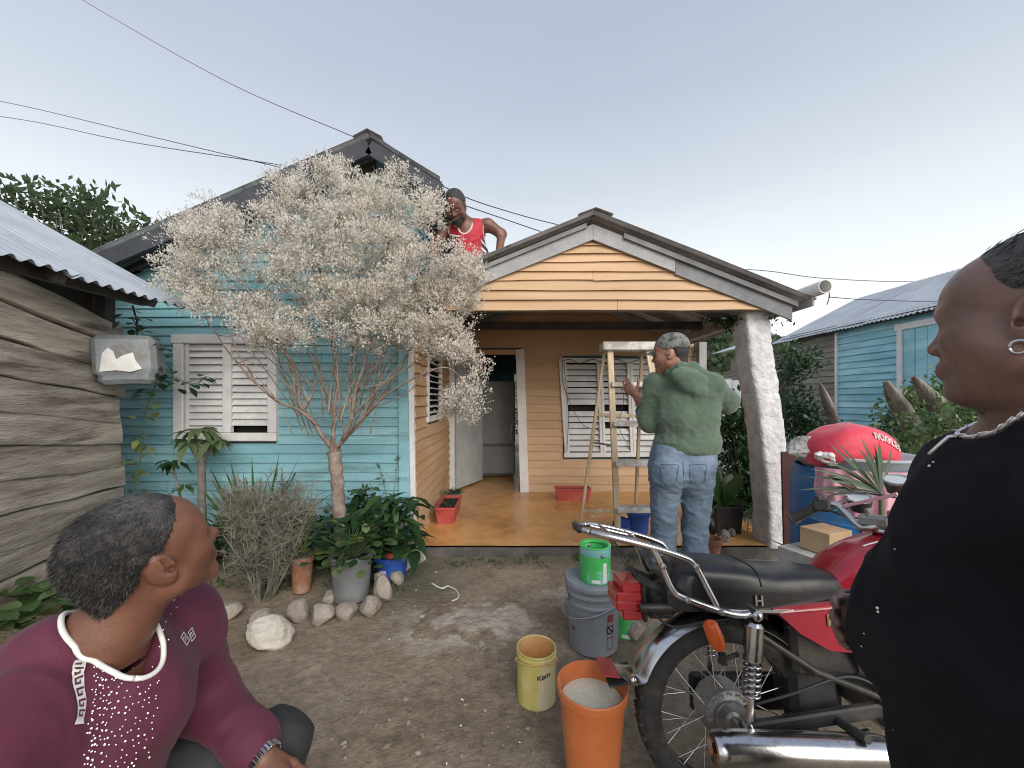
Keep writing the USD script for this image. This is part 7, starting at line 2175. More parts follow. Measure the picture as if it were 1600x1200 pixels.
def hair(h, hairline, thick=0.010, res=0.004, noise=0.004, freq=60, lo=-0.06):
    """Hair cap: the head grown by thick where hairline(x, y, z local) < 0."""
    Ri = h.R.T.astype(np.float32)

    def f(q, d):
        l = ((q - h.c.astype(np.float32)) @ Ri.T) / h.s
        n = (meshkit.fbm(l.astype(float) * freq, 3, 2) - 0.5).astype(np.float32) * noise
        skull = np.minimum(d_ell(l, (-0.014, 0, 0.038), (0.098, 0.076, 0.086)), smin(d_ell(l, (0.045, 0, 0.040), (0.050, 0.060, 0.050)), d_ell(l, (0.015, 0, -0.010), (0.055, 0.064, 0.075)), 0.03))
        skull = smin(skull, d_cone(l, (-0.055, 0, -0.02), (-0.06, 0, -0.07), 0.040, 0.035), 0.03)
        e = hairline(l[:, 0], l[:, 1], l[:, 2])
        return smax(skull - thick - n, e, 0.012) * h.s
    return surface_nets(lambda q: f(q, None), h.c - 0.17 * h.s, h.c + 0.17 * h.s, res)


def hand(B, w, d, n, side=1, s=1.0, curl=(0.4, 0.4, 0.4, 0.4), spread=0.12, thumb=0.6, k=0.008):
    """Hand on the wrist w: fingers along d, palm facing n; side +1 puts the thumb towards n x d."""
    w, d = np.asarray(w, float), nrm(d)
    n = nrm(np.asarray(n, float) - d * (np.asarray(n, float) @ d))
    l = np.cross(n, d) * side
    kn = [w + d * (0.088 - 0.004 * abs(i - 1.2)) * s + l * (1.5 - i) * 0.0205 * s for i in range(4)]
    for q in kn:
        B.cone(w + (q - w) * 0.12, q, 0.0145 * s, 0.0125 * s, k * 2)
    B.ell(w + d * 0.05 * s + n * 0.004 * s, np.array([0.036, 0.042, 0.014]) * s, np.stack([l, d, n], 1), k * 2)
    for i, (q, L) in enumerate(zip(kn, (0.070, 0.078, 0.072, 0.056))):
        e = nrm(d + l * spread * (1.5 - i))
        p, a = q, 0.0
        for j, (fr, c) in enumerate(((0.45, 0.8), (0.31, 1.1), (0.24, 0.7))):
            a += curl[i] * c
            e2 = e * math.cos(a) + n * math.sin(a)
            q2 = p + e2 * L * fr * s
            B.cone(p, q2, (0.0092 - 0.0009 * j) * s, (0.0086 - 0.0009 * j) * s, k * 0.5)
            p = q2
    b = w + d * 0.022 * s + l * 0.024 * s
    e = nrm(d * (0.75 - 0.3 * thumb) + l * thumb + n * 0.35)
    p = b
    for j, (L, r0, r1) in enumerate(((0.040, 0.014, 0.011), (0.032, 0.0105, 0.0095), (0.026, 0.0095, 0.0075))):
        q2 = p + e * L * s
        B.cone(p, q2, r0 * s, r1 * s, k)
        p = q2
        e = nrm(e + d * 0.25 + n * 0.12)
    return B


def pieces(B, boxes, extra=None):
    """The same surface at several finenesses: (lo, hi, step) boxes, joined into one mesh."""
    mb = MB()
    for lo, hi, h in boxes:
        fn = B.dist if extra is None else (lambda q: extra(q, B.dist(q)))
        v, f = surface_nets(fn, lo, hi, h)
        mb.add(v, f)
    return mb.get()


def trace(fn, u, v, y0=0.25, y1=6.0):
    """First point of the surface fn = 0 that one sees at (u, v) of the photograph."""
    a = at(u, v, 1.0) - [0, 0, CAM_H]
    o = np.array([0, 0, CAM_H])
    t = y0
    for _ in range(120):
        d = float(fn((o + a * t)[None].astype(np.float32))[0])
        if d < 0.0004 or t > y1:
            break
        t += d * 0.8 / np.linalg.norm(a)
    return o + a * t


def grads(fn, p):
    """Unit gradients of fn at the points p (n x 3)."""
    e = 0.003
    p = np.asarray(p, float)
    q = np.concatenate([p + np.eye(3)[k] * s for k in range(3) for s in (e, -e)]).astype(np.float32)
    d = fn(q).reshape(3, 2, len(p)).astype(float)
    g = (d[:, 0] - d[:, 1]).T
    return g / np.maximum(np.linalg.norm(g, axis=1, keepdims=True), 1e-9)


def grad(fn, p):
    return grads(fn, np.asarray(p, float)[None])[0]


def opening_ring(base, cut, c, ax, ay, r, n=90):
    """Closed line where the opening cut meets the surface base, round the centre c."""
    th = np.arange(n) / n * 2 * math.pi
    p = np.asarray(c, float) + r * (np.cos(th)[:, None] * ax + np.sin(th)[:, None] * ay)
    for _ in range(40):
        p = p - grads(base, p) * base(p.astype(np.float32))[:, None] * 0.6
        p = p - grads(cut, p) * cut(p.astype(np.float32))[:, None] * 0.6
    q = np.concatenate([p[-3:], p, p[:4]])
    return np.stack([np.convolve(q[:, k], np.ones(7) / 7, 'valid') for k in range(3)], 1)


def lift(p, fn, off):
    """Moves the points p to the distance off above the surface fn."""
    for _ in range(8):
        p = p - grads(fn, p) * (fn(p.astype(np.float32)) - off)[:, None] * 0.8
    return p


def folds(freq, amp, seed, stretch=(1, 1, 1)):
    st = np.asarray(stretch, float)

    def f(q, d):
        near = np.abs(d) < amp * 3
        out = d.copy()
        if near.any():
            w = q[near].astype(float) * freq * st
            n = meshkit.fbm(w, 3, seed)
            r = 1 - np.abs(2 * meshkit.noise(w * 0.8 + 5.0, seed + 3) - 1)
            out[near] = d[near] - (amp * ((n - 0.5) * 1.2 + (r ** 3) * 0.8)).astype(np.float32)
        return out
    return f


# ---------------------------------------------------------------- the seated man
P0 = np.array([-0.85, 0.78, 0.0])
man = thing('person', 'seated man with short greying hair in a maroon sweater looking up at the roof', 'person', P0, group=None)


def rel(m, o):
    v, f = m
    return v - o, f


az, pit = math.radians(63), math.radians(20)
RH = axes((math.cos(az) * math.cos(pit), math.sin(az) * math.cos(pit), math.sin(pit)), roll=0.06)
HC = at(232, 866, 0.76)
NB = np.array([-0.765, 0.735, 0.905])
hm = head(RH, HC, 0.935, neck=NB + [0, 0, -0.02], neck_r=0.058)
LS, RS = np.array([-0.795, 0.955, 0.825]), np.array([-0.775, 0.545, 0.83])
LE, LW = np.array([-0.785, 1.005, 0.600]), np.array([-0.580, 0.925, 0.520])
RE, RW = np.array([-0.80, 0.44, 0.56]), np.array([-0.60, 0.47, 0.50])
hipL, hipR = np.array([-1.16, 0.86, 0.45]), np.array([-1.16, 0.66, 0.45])
kneeL, kneeR = at(432, 1165, 1.03), np.array([-0.70, 0.56, 0.47])
footL, footR = np.array([-0.70, 1.05, 0.06]), np.array([-0.78, 0.55, 0.06])
bd = Body()
bd.p += hm.p
bd.chain([NB, (LS + RS) / 2 - [0.04, 0, 0.05], (-1.0, 0.76, 0.62), (-1.14, 0.76, 0.46)], [0.055, 0.12, 0.13, 0.13], 0.05)
bd.chain([LS, LE, LW], [0.05, 0.042, 0.029], 0.03).chain([RS, RE, RW], [0.05, 0.042, 0.029], 0.03)
for hp, kn, ft in ((hipL, kneeL, footL), (hipR, kneeR, footR)):
    bd.chain([hp, kn, ft], [0.075, 0.055, 0.04], 0.03)
    bd.cone(ft + [-0.04, 0, -0.02], ft + [0.14, 0.02, -0.025], 0.035, 0.03, 0.03)
hand(bd, LW, (0.55, -0.42, -0.35), (-0.3, 0.2, -0.9), -1, 1.0, (0.35, 0.4, 0.45, 0.5))
hand(bd, RW, (0.85, 0.1, -0.3), (0, 0.1, -1), 1, 1.0, (0.35, 0.4, 0.45, 0.5))
body = pieces(bd, [(HC - [0.15, 0.15, 0.19], HC + [0.15, 0.15, 0.16], 0.0028), ((-1.35, 0.35, -0.02), (-0.40, 1.20, 0.86), 0.010), (LW - [0.05, 0.14, 0.14], LW + [0.18, 0.08, 0.06], 0.003)])
bo = obj('body', rel(body, P0), 'skin_brown', man, True)
eyes(hm, bo, o=P0)


def hl_man(x, y, z):
    front = (x - 0.060) * 0.85 - (z - 0.072) * 0.95 + np.abs(y) * 0.15
    side = -(z + 0.012 + (x + 0.02) * 0.55 * (x > -0.02) + (x + 0.035) * 0.9 * (x < -0.035))
    temple = (x - 0.047) - (z - 0.03) * 0.45
    back = -(z + 0.078)
    ear = 0.030 - np.sqrt(((x + 0.012) / 1.0) ** 2 + ((z + 0.008) / 1.25) ** 2)
    s = np.where(x < -0.030, np.maximum(back, -z - 0.085), np.maximum(side, -z - 0.02))
    return np.maximum(np.maximum(np.maximum(front, temple), s), np.where(np.abs(y) > 0.055, ear, -1)).astype(np.float32)


hv, hf = hair(hm, hl_man, 0.009, 0.0032, 0.004, 70)
ho = obj('hair', rel((hv, hf), P0), 'hair_grey', man, True)
gh = np.random.default_rng(5)


def strands(hv, hf, h, n, L, W, m, parent, o, lean=0.6, swirl=(0.4, 0, 0.2)):
    tri = hv[hf]
    nn = np.cross(tri[:, 1] - tri[:, 0], tri[:, 2] - tri[:, 0])
    ar = np.linalg.norm(nn, axis=1)
    out = ((tri.mean(1) - h.c) * nn).sum(1) > 0
    pr_ = ar * out
    i = gh.choice(len(hf), n, p=pr_ / pr_.sum())
    r1, r2 = gh.random(n), gh.random(n)
    fl = r1 + r2 > 1
    r1[fl], r2[fl] = 1 - r1[fl], 1 - r2[fl]
    p = tri[i, 0] + (tri[i, 1] - tri[i, 0]) * r1[:, None] + (tri[i, 2] - tri[i, 0]) * r2[:, None]
    N_ = nn[i] / ar[i][:, None]
    T = h.R @ np.array(swirl, float)
    p = p + randdir(gh, n) * 0.0035
    D = N_ * (1 - lean) + T * lean * 0.8 + randdir(gh, n) * 0.35
    Ls = gh.uniform(0.6, 1.2, n) * L
    return tag(obj('hair_strands', rel(quads(p - N_ * 0.002, D, randdir(gh, n), Ls, np.full(n, W)), o), m, parent, False), kind='stuff')


strands(hv, hf, hm, 15000, 0.010, 0.0006, 'hair_strand', ho, P0, 0.85, (-0.7, 0, -0.5))
# sweater
sw = Body()
sw.ell((-0.80, 0.745, 0.775), (0.125, 0.19, 0.135), k=0.05)
sw.chain([(-0.86, 0.73, 0.795), (-0.94, 0.75, 0.70), (-1.06, 0.76, 0.56), (-1.14, 0.76, 0.46)], [0.125, 0.165, 0.175, 0.18], 0.06)
sw.cone((-0.735, 0.74, 0.76), (-0.86, 0.75, 0.55), 0.10, 0.13, 0.06)
sw.cone((-0.80, 0.70, 0.905), (-0.775, 0.745, 0.86), 0.062, 0.085, 0.05)
sw.chain([LS + [0, -0.04, 0.0], LS, LE, LW + (LE - LW) * 0.22], [0.075, 0.070, 0.062, 0.049], 0.045)
sw.chain([RS + [0, 0.04, 0.0], RS, RE, RW + (RE - RW) * 0.2], [0.080, 0.078, 0.066, 0.050], 0.045)
sw.cone(LW + (LE - LW) * 0.26, LW + (LE - LW) * 0.20, 0.052, 0.051, 0.012)
# neck opening
ncut = NB + np.array([0.015, 0.012, 0.075])
ndir = nrm(HC - NB)
sw.cone(LW + (LE - LW) * 0.18, LW + (LE - LW) * 0.16, 0.045, 0.043, 0.01)
NK = (NB - ndir * 0.05, NB + ndir * 0.2)


def sw_extra(q, d):
    d = folds(7.0, 0.012, 3, (1, 1, 0.8))(q, d)
    d = folds(22.0, 0.0035, 8)(q, d)
    nk = d_cone(q, NK[0], NK[1], 0.062, 0.075)
    fv = d_ell(q, NB + np.array([0.065, 0.0, -0.005]), (0.055, 0.045, 0.075))
    return smax(d, -smin(nk, fv, 0.03), 0.008)


def sw_fn(q):
    return sw_extra(q, sw.dist(q))


swm = surface_nets(sw_fn, (-1.40, 0.33, 0.30), (-0.55, 1.12, 1.02), 0.0065)
swo = obj('sweater', rel(swm, P0), 'maroon_knit', man, True)
# white piping round the neck opening: where the opening meets the outside
ring = []
nx, ny, _ = frame(ndir, RH[:, 0])
base_fn = lambda q: folds(22.0, 0.0035, 8)(q, folds(7.0, 0.012, 3, (1, 1, 0.8))(q, sw.dist(q)))
cut_fn = lambda q: smin(d_cone(q, NK[0], NK[1], 0.062, 0.075), d_ell(q, NB + np.array([0.065, 0.0, -0.005]), (0.055, 0.045, 0.075)), 0.03)
ring = opening_ring(base_fn, cut_fn, NB + [0.02, 0, 0.0], nx, ny, 0.10)
ring = lift(ring, sw_fn, 0.001)
obj('collar', rel(MB().tube(ring, 0.0046, 8).get(), P0), 'white_trim', swo, True)
# meander strip on the raglan seam, studs, arm badge
def ribbon(fn, px, w, n=40, off=0.002):
    pp = spline([trace(fn, u, v) for u, v in px], n // (len(px) - 1))
    gr_ = grads(fn, pp)
    td = np.gradient(pp, axis=0)
    sd = np.cross(gr_, td)
    sd /= np.linalg.norm(sd, axis=1, keepdims=True)
    return pp + gr_ * off, sd, gr_


pp, sd, gr_ = ribbon(sw_fn, [(143, 1008), (125, 1035), (121, 1065), (126, 1100), (122, 1132)], 0.016)
obj('meander_strip', rel(MB().grid(np.stack([pp - sd * 0.008, pp + sd * 0.008], 1)).get(), P0), 'white_trim', swo, True)
mb = MB()
n = len(pp)
for i in range(3, n - 4, 5):
    for (a, b, s0, s1) in ((0, 3.6, -0.006, -0.0035), (0, 1, -0.0035, 0.006), (2.6, 3.6, -0.0035, 0.0025), (1.6, 2.6, 0.0008, 0.0025)):
        i0, i1 = i + a, min(i + b, n - 1)
        ii = [i0, i1]
        at_ = lambda arr, x: arr[int(x)] * (1 - x % 1) + arr[min(int(x) + 1, n - 1)] * (x % 1)
        mb.grid(np.array([[at_(pp, x) + at_(sd, x) * s + at_(gr_, x) * 0.0008 for s in (s0, s1)] for x in ii]))
obj('meander', rel(mb.get(), P0), 'maroon_knit', swo, False)
mb = MB()
cnt = 0
for r in range(17):
    for c_ in range(16):
        f = c_ / 15
        u = 150 + 105 * f - 18 * math.sin(f * 3) - r * 1.2 + gh.normal() * 2
        v = 1020 + r * 11.5 + 26 * math.sin(f * 2.4) - 35 * f + gh.normal() * 2
        if v > 1205 or (u > 232 and v < 1040) or u > 262 - (r > 8) * 8:
            continue
        if gh.random() < 0.25:
            continue
        p = trace(sw_fn, u, v)
        if p[1] > 1.0 or abs(float(sw_fn(p[None].astype(np.float32))[0])) > 0.004:
            continue
        m = trimesh.creation.icosphere(subdivisions=0, radius=0.0014 if gh.random() < 0.75 else 0.0021)
        mb.tm(m, None, p + grad(sw_fn, p) * 0.001)
for (u, v) in ((268, 925), (272, 938), (262, 945), (283, 930), (276, 950), (266, 960), (258, 972), (284, 915), (254, 985), (262, 1000), (250, 1010)):
    p = trace(sw_fn, u, v)
    if p[1] > 1.1 or abs(float(sw_fn(p[None].astype(np.float32))[0])) > 0.004:
        continue
    mb.tm(trimesh.creation.icosphere(subdivisions=0, radius=0.002), None, p + grad(sw_fn, p) * 0.001)
tag(obj('studs', rel(mb.get(), P0), 'sequin', swo, False), kind='stuff')
mb = MB()
for (ua, va, ub, vb) in ((284, 1006, 291, 992), (294, 1000, 302, 984)):
    c = trace(sw_fn, (ua + ub) / 2, (va + vb) / 2)
    N_ = grad(sw_fn, c)
    a1 = nrm(np.array([0.35, 0.1, 0.9]) - N_ * (np.array([0.35, 0.1, 0.9]) @ N_))
    a2 = np.cross(a1, N_)
    for (x0_, x1_, y0_, y1_) in ((-0.012, 0.012, 0.0085, 0.0105), (-0.012, 0.012, -0.0105, -0.0085), (-0.012, -0.010, -0.0085, 0.0085), (0.010, 0.012, -0.0085, 0.0085), (-0.006, 0.006, -0.001, 0.001), (0.004, 0.006, -0.006, -0.001), (-0.007, 0.005, -0.0065, -0.005), (-0.007, 0.007, 0.0045, 0.006)):
        mb.add(np.array([c + N_ * 0.0025 + a1 * x + a2 * y for x, y in ((x0_, y0_), (x1_, y0_), (x1_, y1_), (x0_, y1_))]), [[0, 1, 2, 3]])
obj('arm_badge', rel(mb.get(), P0), 'white_trim', swo, False)
# trousers, shoes, watch
tr = Body()
for hp, kn, ft in ((hipL, kneeL, footL), (hipR, kneeR, footR)):
    tr.chain([hp, kn, kn + (ft - kn) * 0.85], [0.105, 0.072, 0.065], 0.03)
tr.cone(hipL, hipR, 0.13, 0.13, 0.05)
obj('trousers', rel(surface_nets(lambda q: folds(9, 0.012, 5)(q, tr.dist(q)), (-1.35, 0.40, 0.02), (-0.42, 1.16, 0.62), 0.008), P0), 'charcoal_cloth', man, True)
for ft in (footL, footR):
    sh = Body().cone(ft + [-0.05, 0, -0.02], ft + [0.15, 0.02, -0.022], 0.045, 0.04, 0.03)
    obj('shoe', rel(sh.mesh(0.008), P0), 'shoe_dark', man, True)
wd = nrm(LW - LE)
wc = LW + wd * 0.005
wa, wb, _ = frame(wd)
mb = MB()
for k in range(26):
    a = k / 26 * 2 * math.pi
    c = wc + (wa * math.cos(a) + wb * math.sin(a)) * 0.0335
    mb.rbox((-0.009, -0.0025, -0.0038), (0.009, 0.0025, 0.0038), 0.0012, np.stack([wd, wa * math.cos(a) + wb * math.sin(a), -wa * math.sin(a) + wb * math.cos(a)], 1), c)
wt = obj('wristwatch', rel(mb.get(), P0), 'chrome', man, False)
stl = thing('stool', 'low wooden stool under the seated man', 'stool', (-1.16, 0.76, 0))
obj('seat', MB().rbox((-0.17, -0.17, 0.31), (0.17, 0.17, 0.345), 0.006), 'painted_wood', stl)
for sx in (-1, 1):
    for sy in (-1, 1):
        obj('leg', MB().bar((sx * 0.14, sy * 0.14, 0.0), (sx * 0.12, sy * 0.12, 0.31), 0.035, 0.035, up=(0, 1, 0)), 'painted_wood', stl)

# ---------------------------------------------------------------- the standing woman
W0 = np.array([0.80, 0.50, 0.0])
wom = thing('person', 'large standing woman in a black sweater seen in profile close to the camera', 'person', W0)
az = math.radians(114)
RHW = axes((math.cos(az), math.sin(az), 0.0), roll=0.0)
HW = np.array([0.748, 0.560, 1.466])
NW = np.array([0.815, 0.545, 1.335])
hw = head(RHW, HW, 0.98, fat=0.004, neck=NW, neck_r=0.066, nose=0.80, chin=1.02)
for y_ in (-1, 1):
    hw.lcone((0.092, y_ * 0.012, 0.022), (0.080, y_ * 0.045, 0.018), 0.011, 0.009, k=0.014)
hw.lell((0.094, 0, -0.068), (0.013, 0.022, 0.015), k=0.01)
hw.lcut((0.118, 0, -0.0685), (0.016, 0.03, 0.0022), k=0.003)
azt = math.radians(131)                       # the shoulders are turned more to the left than the face
fwd = np.array([math.cos(azt), math.sin(azt), 0])
lef = np.array([-fwd[1], fwd[0], 0])
hw.lell((0.026, 0, -0.100), (0.046, 0.055, 0.034), k=0.03)                      # soft under the chin
hw.lell((0.036, 0.052, -0.044), (0.034, 0.026, 0.038), k=0.03)
hw.lell((0.036, -0.052, -0.044), (0.034, 0.026, 0.038), k=0.03)
bw_ = Body()
bw_.p += hw.p
TC = np.array([0.885, 0.555, 0.0])
bw_.chain([NW, TC + [0, 0, 1.22]], [0.075, 0.14], 0.06)
LSW, RSW = TC + lef * 0.20 + [0, 0, 1.24], TC - lef * 0.20 + [0, 0, 1.24]
bw_.cone(LSW, RSW, 0.06, 0.06, 0.05)
bw_.ell(TC + [0, 0, 1.235] + fwd * 0.075, (0.12, 0.15, 0.085), np.stack([fwd, lef, [0, 0, 1]], 1), 0.05)
bw_.chain([TC + [0, 0, 1.2], TC + [0, 0, 0.9], TC + [0, 0, 0.75]], [0.15, 0.17, 0.16], 0.08)
handc = at(1305, 970, 0.80)
LEW, LWW = TC + lef * 0.26 - fwd * 0.02 + [0, 0, 0.95], handc + lef * 0.035 - fwd * 0.075 + [0, 0, 0.0]
REW, RWW = TC - lef * 0.28 - fwd * 0.02 + [0, 0, 0.95], handc - lef * 0.09 - fwd * 0.05 + [0, 0, 0.01]
bw_.chain([LSW, LEW, LWW], [0.055, 0.045, 0.030], 0.03).chain([RSW, REW, RWW], [0.055, 0.045, 0.030], 0.03)
hand(bw_, LWW, fwd * 0.75 - lef * 0.65 + [0, 0, -0.02], -lef * 0.5 - fwd * 0.65, 1, 1.0, (0.55, 0.6, 0.62, 0.66), thumb=0.5)
hand(bw_, RWW, lef * 0.85 + fwd * 0.45 + [0, 0, 0.0], lef * 0.2 - fwd * 0.9, -1, 1.0, (0.3, 0.35, 0.4, 0.45), thumb=0.5)
for s in (-1, 1):
    bw_.chain([TC + lef * 0.10 * s + [0, 0, 0.80], TC + lef * 0.11 * s + [0, 0, 0.45], TC + lef * 0.12 * s + [0, 0, 0.08]], [0.11, 0.075, 0.045], 0.05)
    bw_.cone(TC + lef * 0.12 * s - fwd * 0.05 + [0, 0, 0.04], TC + lef * 0.13 * s + fwd * 0.13 + [0, 0, 0.035], 0.04, 0.034, 0.03)
bm = pieces(bw_, [(HW - [0.16, 0.16, 0.20], HW + [0.16, 0.16, 0.16], 0.0030), ((0.40, 0.10, -0.01), (1.35, 0.95, 1.33), 0.012), (handc - [0.16, 0.18, 0.12], handc + [0.16, 0.12, 0.12], 0.003)])
wo = obj('body', rel(bm, W0), 'skin_deep', wom, True)
eyes(hw, wo, o=W0)


def hl_wom(x, y, z):
    front = (x - 0.066) * 0.9 - (z - 0.070) * 0.9 + np.abs(y) * 0.2
    temple = (x - 0.038) - (z - 0.02) * 0.55
    ear = 0.032 - np.sqrt((x + 0.012) ** 2 + ((z + 0.006) / 1.3) ** 2)
    s = np.where(x < -0.03, -(z + 0.07), -(z + 0.005))
    return np.maximum(np.maximum(np.maximum(front, temple), s), np.where(np.abs(y) > 0.055, ear, -1)).astype(np.float32)


hv, hf = hair(hw, hl_wom, 0.006, 0.0034, 0.002, 60)
hwo = obj('hair', rel((hv, hf), W0), 'hair_slick', wom, True)
strands(hv, hf, hw, 9000, 0.016, 0.0006, 'hair_strand', hwo, W0, 0.93, (-1.0, 0, 0.1))
for s in (-1, 1):
    bp_ = [hw.w((0.0955 - 0.006 * abs(k - 1), s * (0.014 + 0.012 * k), 0.0215 + 0.003 * math.sin(k * 1.1))) for k in range(4)]
    obj('eyebrow', rel(MB().tube(spline(bp_, 4), 0.0026, 6, flat=0.6).get(), W0), 'hair_dark', wo, True)
obj('lips', rel(surface_nets(lambda q: np.maximum(hw.dist(q) - 0.0006, d_ell((q - hw.c.astype(np.float32)) @ hw.R.astype(np.float32), (0.101, 0, -0.068), (0.016, 0.022, 0.0125))), hw.w((0.09, 0, -0.068)) - 0.04, hw.w((0.09, 0, -0.068)) + 0.04, 0.0022), W0), 'lip', wo, True)
bun = Body().ell(hw.w((-0.115, 0, 0.05)), (0.045, 0.045, 0.04))
obj('hair_bun', rel(surface_nets(lambda q: folds(40, 0.006, 2)(q, bun.dist(q)), hw.w((-0.115, 0, 0.05)) - 0.07, hw.w((-0.115, 0, 0.05)) + 0.07, 0.005), W0), 'hair_dark', hwo, True)
c = hw.w((-0.002, 0.091, -0.047))
th = np.linspace(0, 2 * math.pi, 40)
obj('earring', rel(MB().tube([c + RHW[:, 0] * 0.0085 * math.cos(a) + RHW[:, 2] * 0.0085 * math.sin(a) for a in th], 0.0022, 8).get(), W0), 'chrome', wom, True)
# sweater
ss = Body()
ss.cone(LSW + [0, 0, -0.01], RSW + [0, 0, -0.01], 0.085, 0.085, 0.06)
ss.ell(TC + [0, 0, 1.195] + fwd * 0.075, (0.155, 0.20, 0.13), np.stack([fwd, lef, [0, 0, 1]], 1), 0.06)
for s in (-1, 1):
    ss.ell(TC + lef * 0.085 * s + fwd * 0.140 + [0, 0, 1.12], (0.105, 0.10, 0.105), np.stack([fwd, lef, [0, 0, 1]], 1), 0.05)
ss.ell(TC + [0, 0, 0.945] + fwd * 0.085, (0.225, 0.235, 0.20), np.stack([fwd, lef, [0, 0, 1]], 1), 0.06)
ss.ell(TC + [0, 0, 0.72] + fwd * 0.02, (0.235, 0.24, 0.18), np.stack([fwd, lef, [0, 0, 1]], 1), 0.06)
ss.cone(NW + [0.0, 0, -0.01], TC + [0, 0, 1.22], 0.085, 0.16, 0.05)
ss.chain([LSW, LEW, LWW - (LWW - LEW) * 0.12], [0.085, 0.072, 0.048], 0.04).chain([RSW, REW, RWW - (RWW - REW) * 0.12], [0.085, 0.072, 0.048], 0.04)
ncw = NW + fwd * 0.080 + [0, 0, 0.005]


def ss_base(q):
    return folds(16.0, 0.006, 14)(q, folds(6.0, 0.014, 12, (1, 1, 0.7))(q, ss.dist(q)))


def ss_fn(q):
    nk = d_cone(q, NW - np.array([0, 0, 0.05]), NW + np.array([0, 0, 0.2]), 0.075, 0.075)
    v_ = d_ell(q, ncw, (0.075, 0.070, 0.075))
    return smax(ss_base(q), -smin(nk, v_, 0.03), 0.006)


so_ = obj('sweater', rel(surface_nets(ss_fn, (0.40, 0.08, 0.52), (1.38, 1.02, 1.42), 0.0085), W0), 'black_cloth', wom, True)
sk = Body()
for s in (-1, 1):
    sk.chain([TC + lef * 0.10 * s + [0, 0, 0.80], TC + lef * 0.11 * s + [0, 0, 0.45], TC + lef * 0.12 * s + [0, 0, 0.10]], [0.15, 0.10, 0.075], 0.05)
obj('trousers', rel(sk.mesh(0.014), W0), 'black_cloth', wom, True)
for s in (-1, 1):
    sh = Body().cone(TC + lef * 0.12 * s - fwd * 0.06 + [0, 0, 0.04], TC + lef * 0.13 * s + fwd * 0.15 + [0, 0, 0.035], 0.048, 0.042, 0.03)
    obj('shoe', rel(sh.mesh(0.010), W0), 'shoe_dark', wom, True)
# silver lace along the neckline
wcut = lambda q: smin(d_cone(q, NW - np.array([0, 0, 0.05]), NW + np.array([0, 0, 0.2]), 0.075, 0.075), d_ell(q, ncw, (0.075, 0.070, 0.075)), 0.03)
lr = opening_ring(ss_base, wcut, NW + fwd * 0.02, fwd, lef, 0.10, 160)
lr = lift(lr, ss_fn, 0.0015)
mb = MB().tube(lr, 0.0028, 6)
wob = np.stack([0.0045 * np.sin(np.arange(len(lr)) * 1.3), 0 * np.arange(len(lr)), 0.0045 * np.cos(np.arange(len(lr)) * 1.3)], 1)
mb.tube(lr + wob, 0.0016, 5)
i0 = int(np.argmax(lr @ fwd + 0.2 * (lr @ lef)))
tip = lr[i0]
drop = np.array([tip + fwd * 0.006 * k + np.array([0, 0, -0.007 * k]) for k in range(6)])
for _ in range(12):
    drop = drop - grads(ss_fn, drop) * (ss_fn(drop.astype(np.float32)) - 0.002)[:, None]
mb.tube(drop, 0.0032, 6)
obj('neck_lace', rel(mb.get(), W0), 'sequin', so_, True)
mb = MB()
for (u, v, s) in ((1452, 728, 2.2), (1458, 722, 1.6), (1371, 950, 2.4), (1372, 956, 2.0), (1350, 990, 1.2), (1346, 1010, 1.2), (1398, 858, 1.2), (1395, 1140, 1.0)):
    p = trace(ss_fn, u, v)
    if p[1] < 1.2 and abs(float(ss_fn(p[None].astype(np.float32))[0])) < 0.004:
        mb.ball(p, s * 0.001, 1)
tag(obj('paint_specks', rel(mb.get(), W0), 'white_mark', so_, False), kind='stuff')

# ---------------------------------------------------------------- the hooded man on the porch step
YH = 2.58
G0 = at(1062, 940, YH)
G0[2] = float(ground_z(G0[0], G0[1]))
hm2 = thing('person', 'man in a green hooded sweatshirt, jeans and camouflage cap, seen from behind at the ladder', 'person', G0)
RH2 = axes((-0.80, 0.55, -0.06), roll=-0.05)
H2 = at(1048, 553, YH + 0.02)
N2 = at(1066, 597, YH + 0.03)
h2 = head(RH2, H2, 1.0, neck=N2 + [0, 0, -0.03], neck_r=0.055)
LS2, RS2 = at(1024, 600, YH + 0.10), at(1112, 602, YH - 0.02)
LE2, LW2 = at(1015, 660, YH + 0.12), at(994, 618, YH + 0.40)
RE2, RW2 = at(1135, 628, YH + 0.08), at(1120, 606, YH + 0.35)
hp2 = [at(1040, 730, YH + 0.02), at(1090, 730, YH)]
kn2 = [at(1037, 835, YH + 0.05), at(1086, 832, YH + 0.02)]
ft2 = [at(1032, 930, YH + 0.0), at(1088, 930, YH - 0.02)]
for f in ft2:
    f[2] = float(ground_z(f[0], f[1])) + 0.06
b2 = Body()
b2.p += h2.p
b2.chain([N2, at(1070, 630, YH + 0.04), at(1075, 680, YH + 0.04), at(1068, 725, YH + 0.03)], [0.055, 0.085, 0.095, 0.10], 0.05)
b2.cone(LS2, RS2, 0.05, 0.05, 0.05)
b2.chain([LS2, LE2, LW2], [0.045, 0.040, 0.028], 0.03).chain([RS2, RE2, RW2], [0.045, 0.040, 0.028], 0.03)
for a, b, c in zip(hp2, kn2, ft2):
    b2.chain([a, b, c], [0.085, 0.055, 0.040], 0.04)
    b2.cone(c + [-0.0, -0.05, -0.02], c + [-0.03, 0.15, -0.025], 0.04, 0.032, 0.03)
hand(b2, LW2, (-0.55, 0.15, 0.6), (0.5, 0.75, 0.25), 1, 1.0, (0.12, 0.3, 0.4, 0.5), 0.2, 0.8)
hand(b2, RW2, (-0.5, 0.6, 0.3), (-0.3, -0.5, 0.6), -1, 1.0, (0.4, 0.4, 0.4, 0.4))
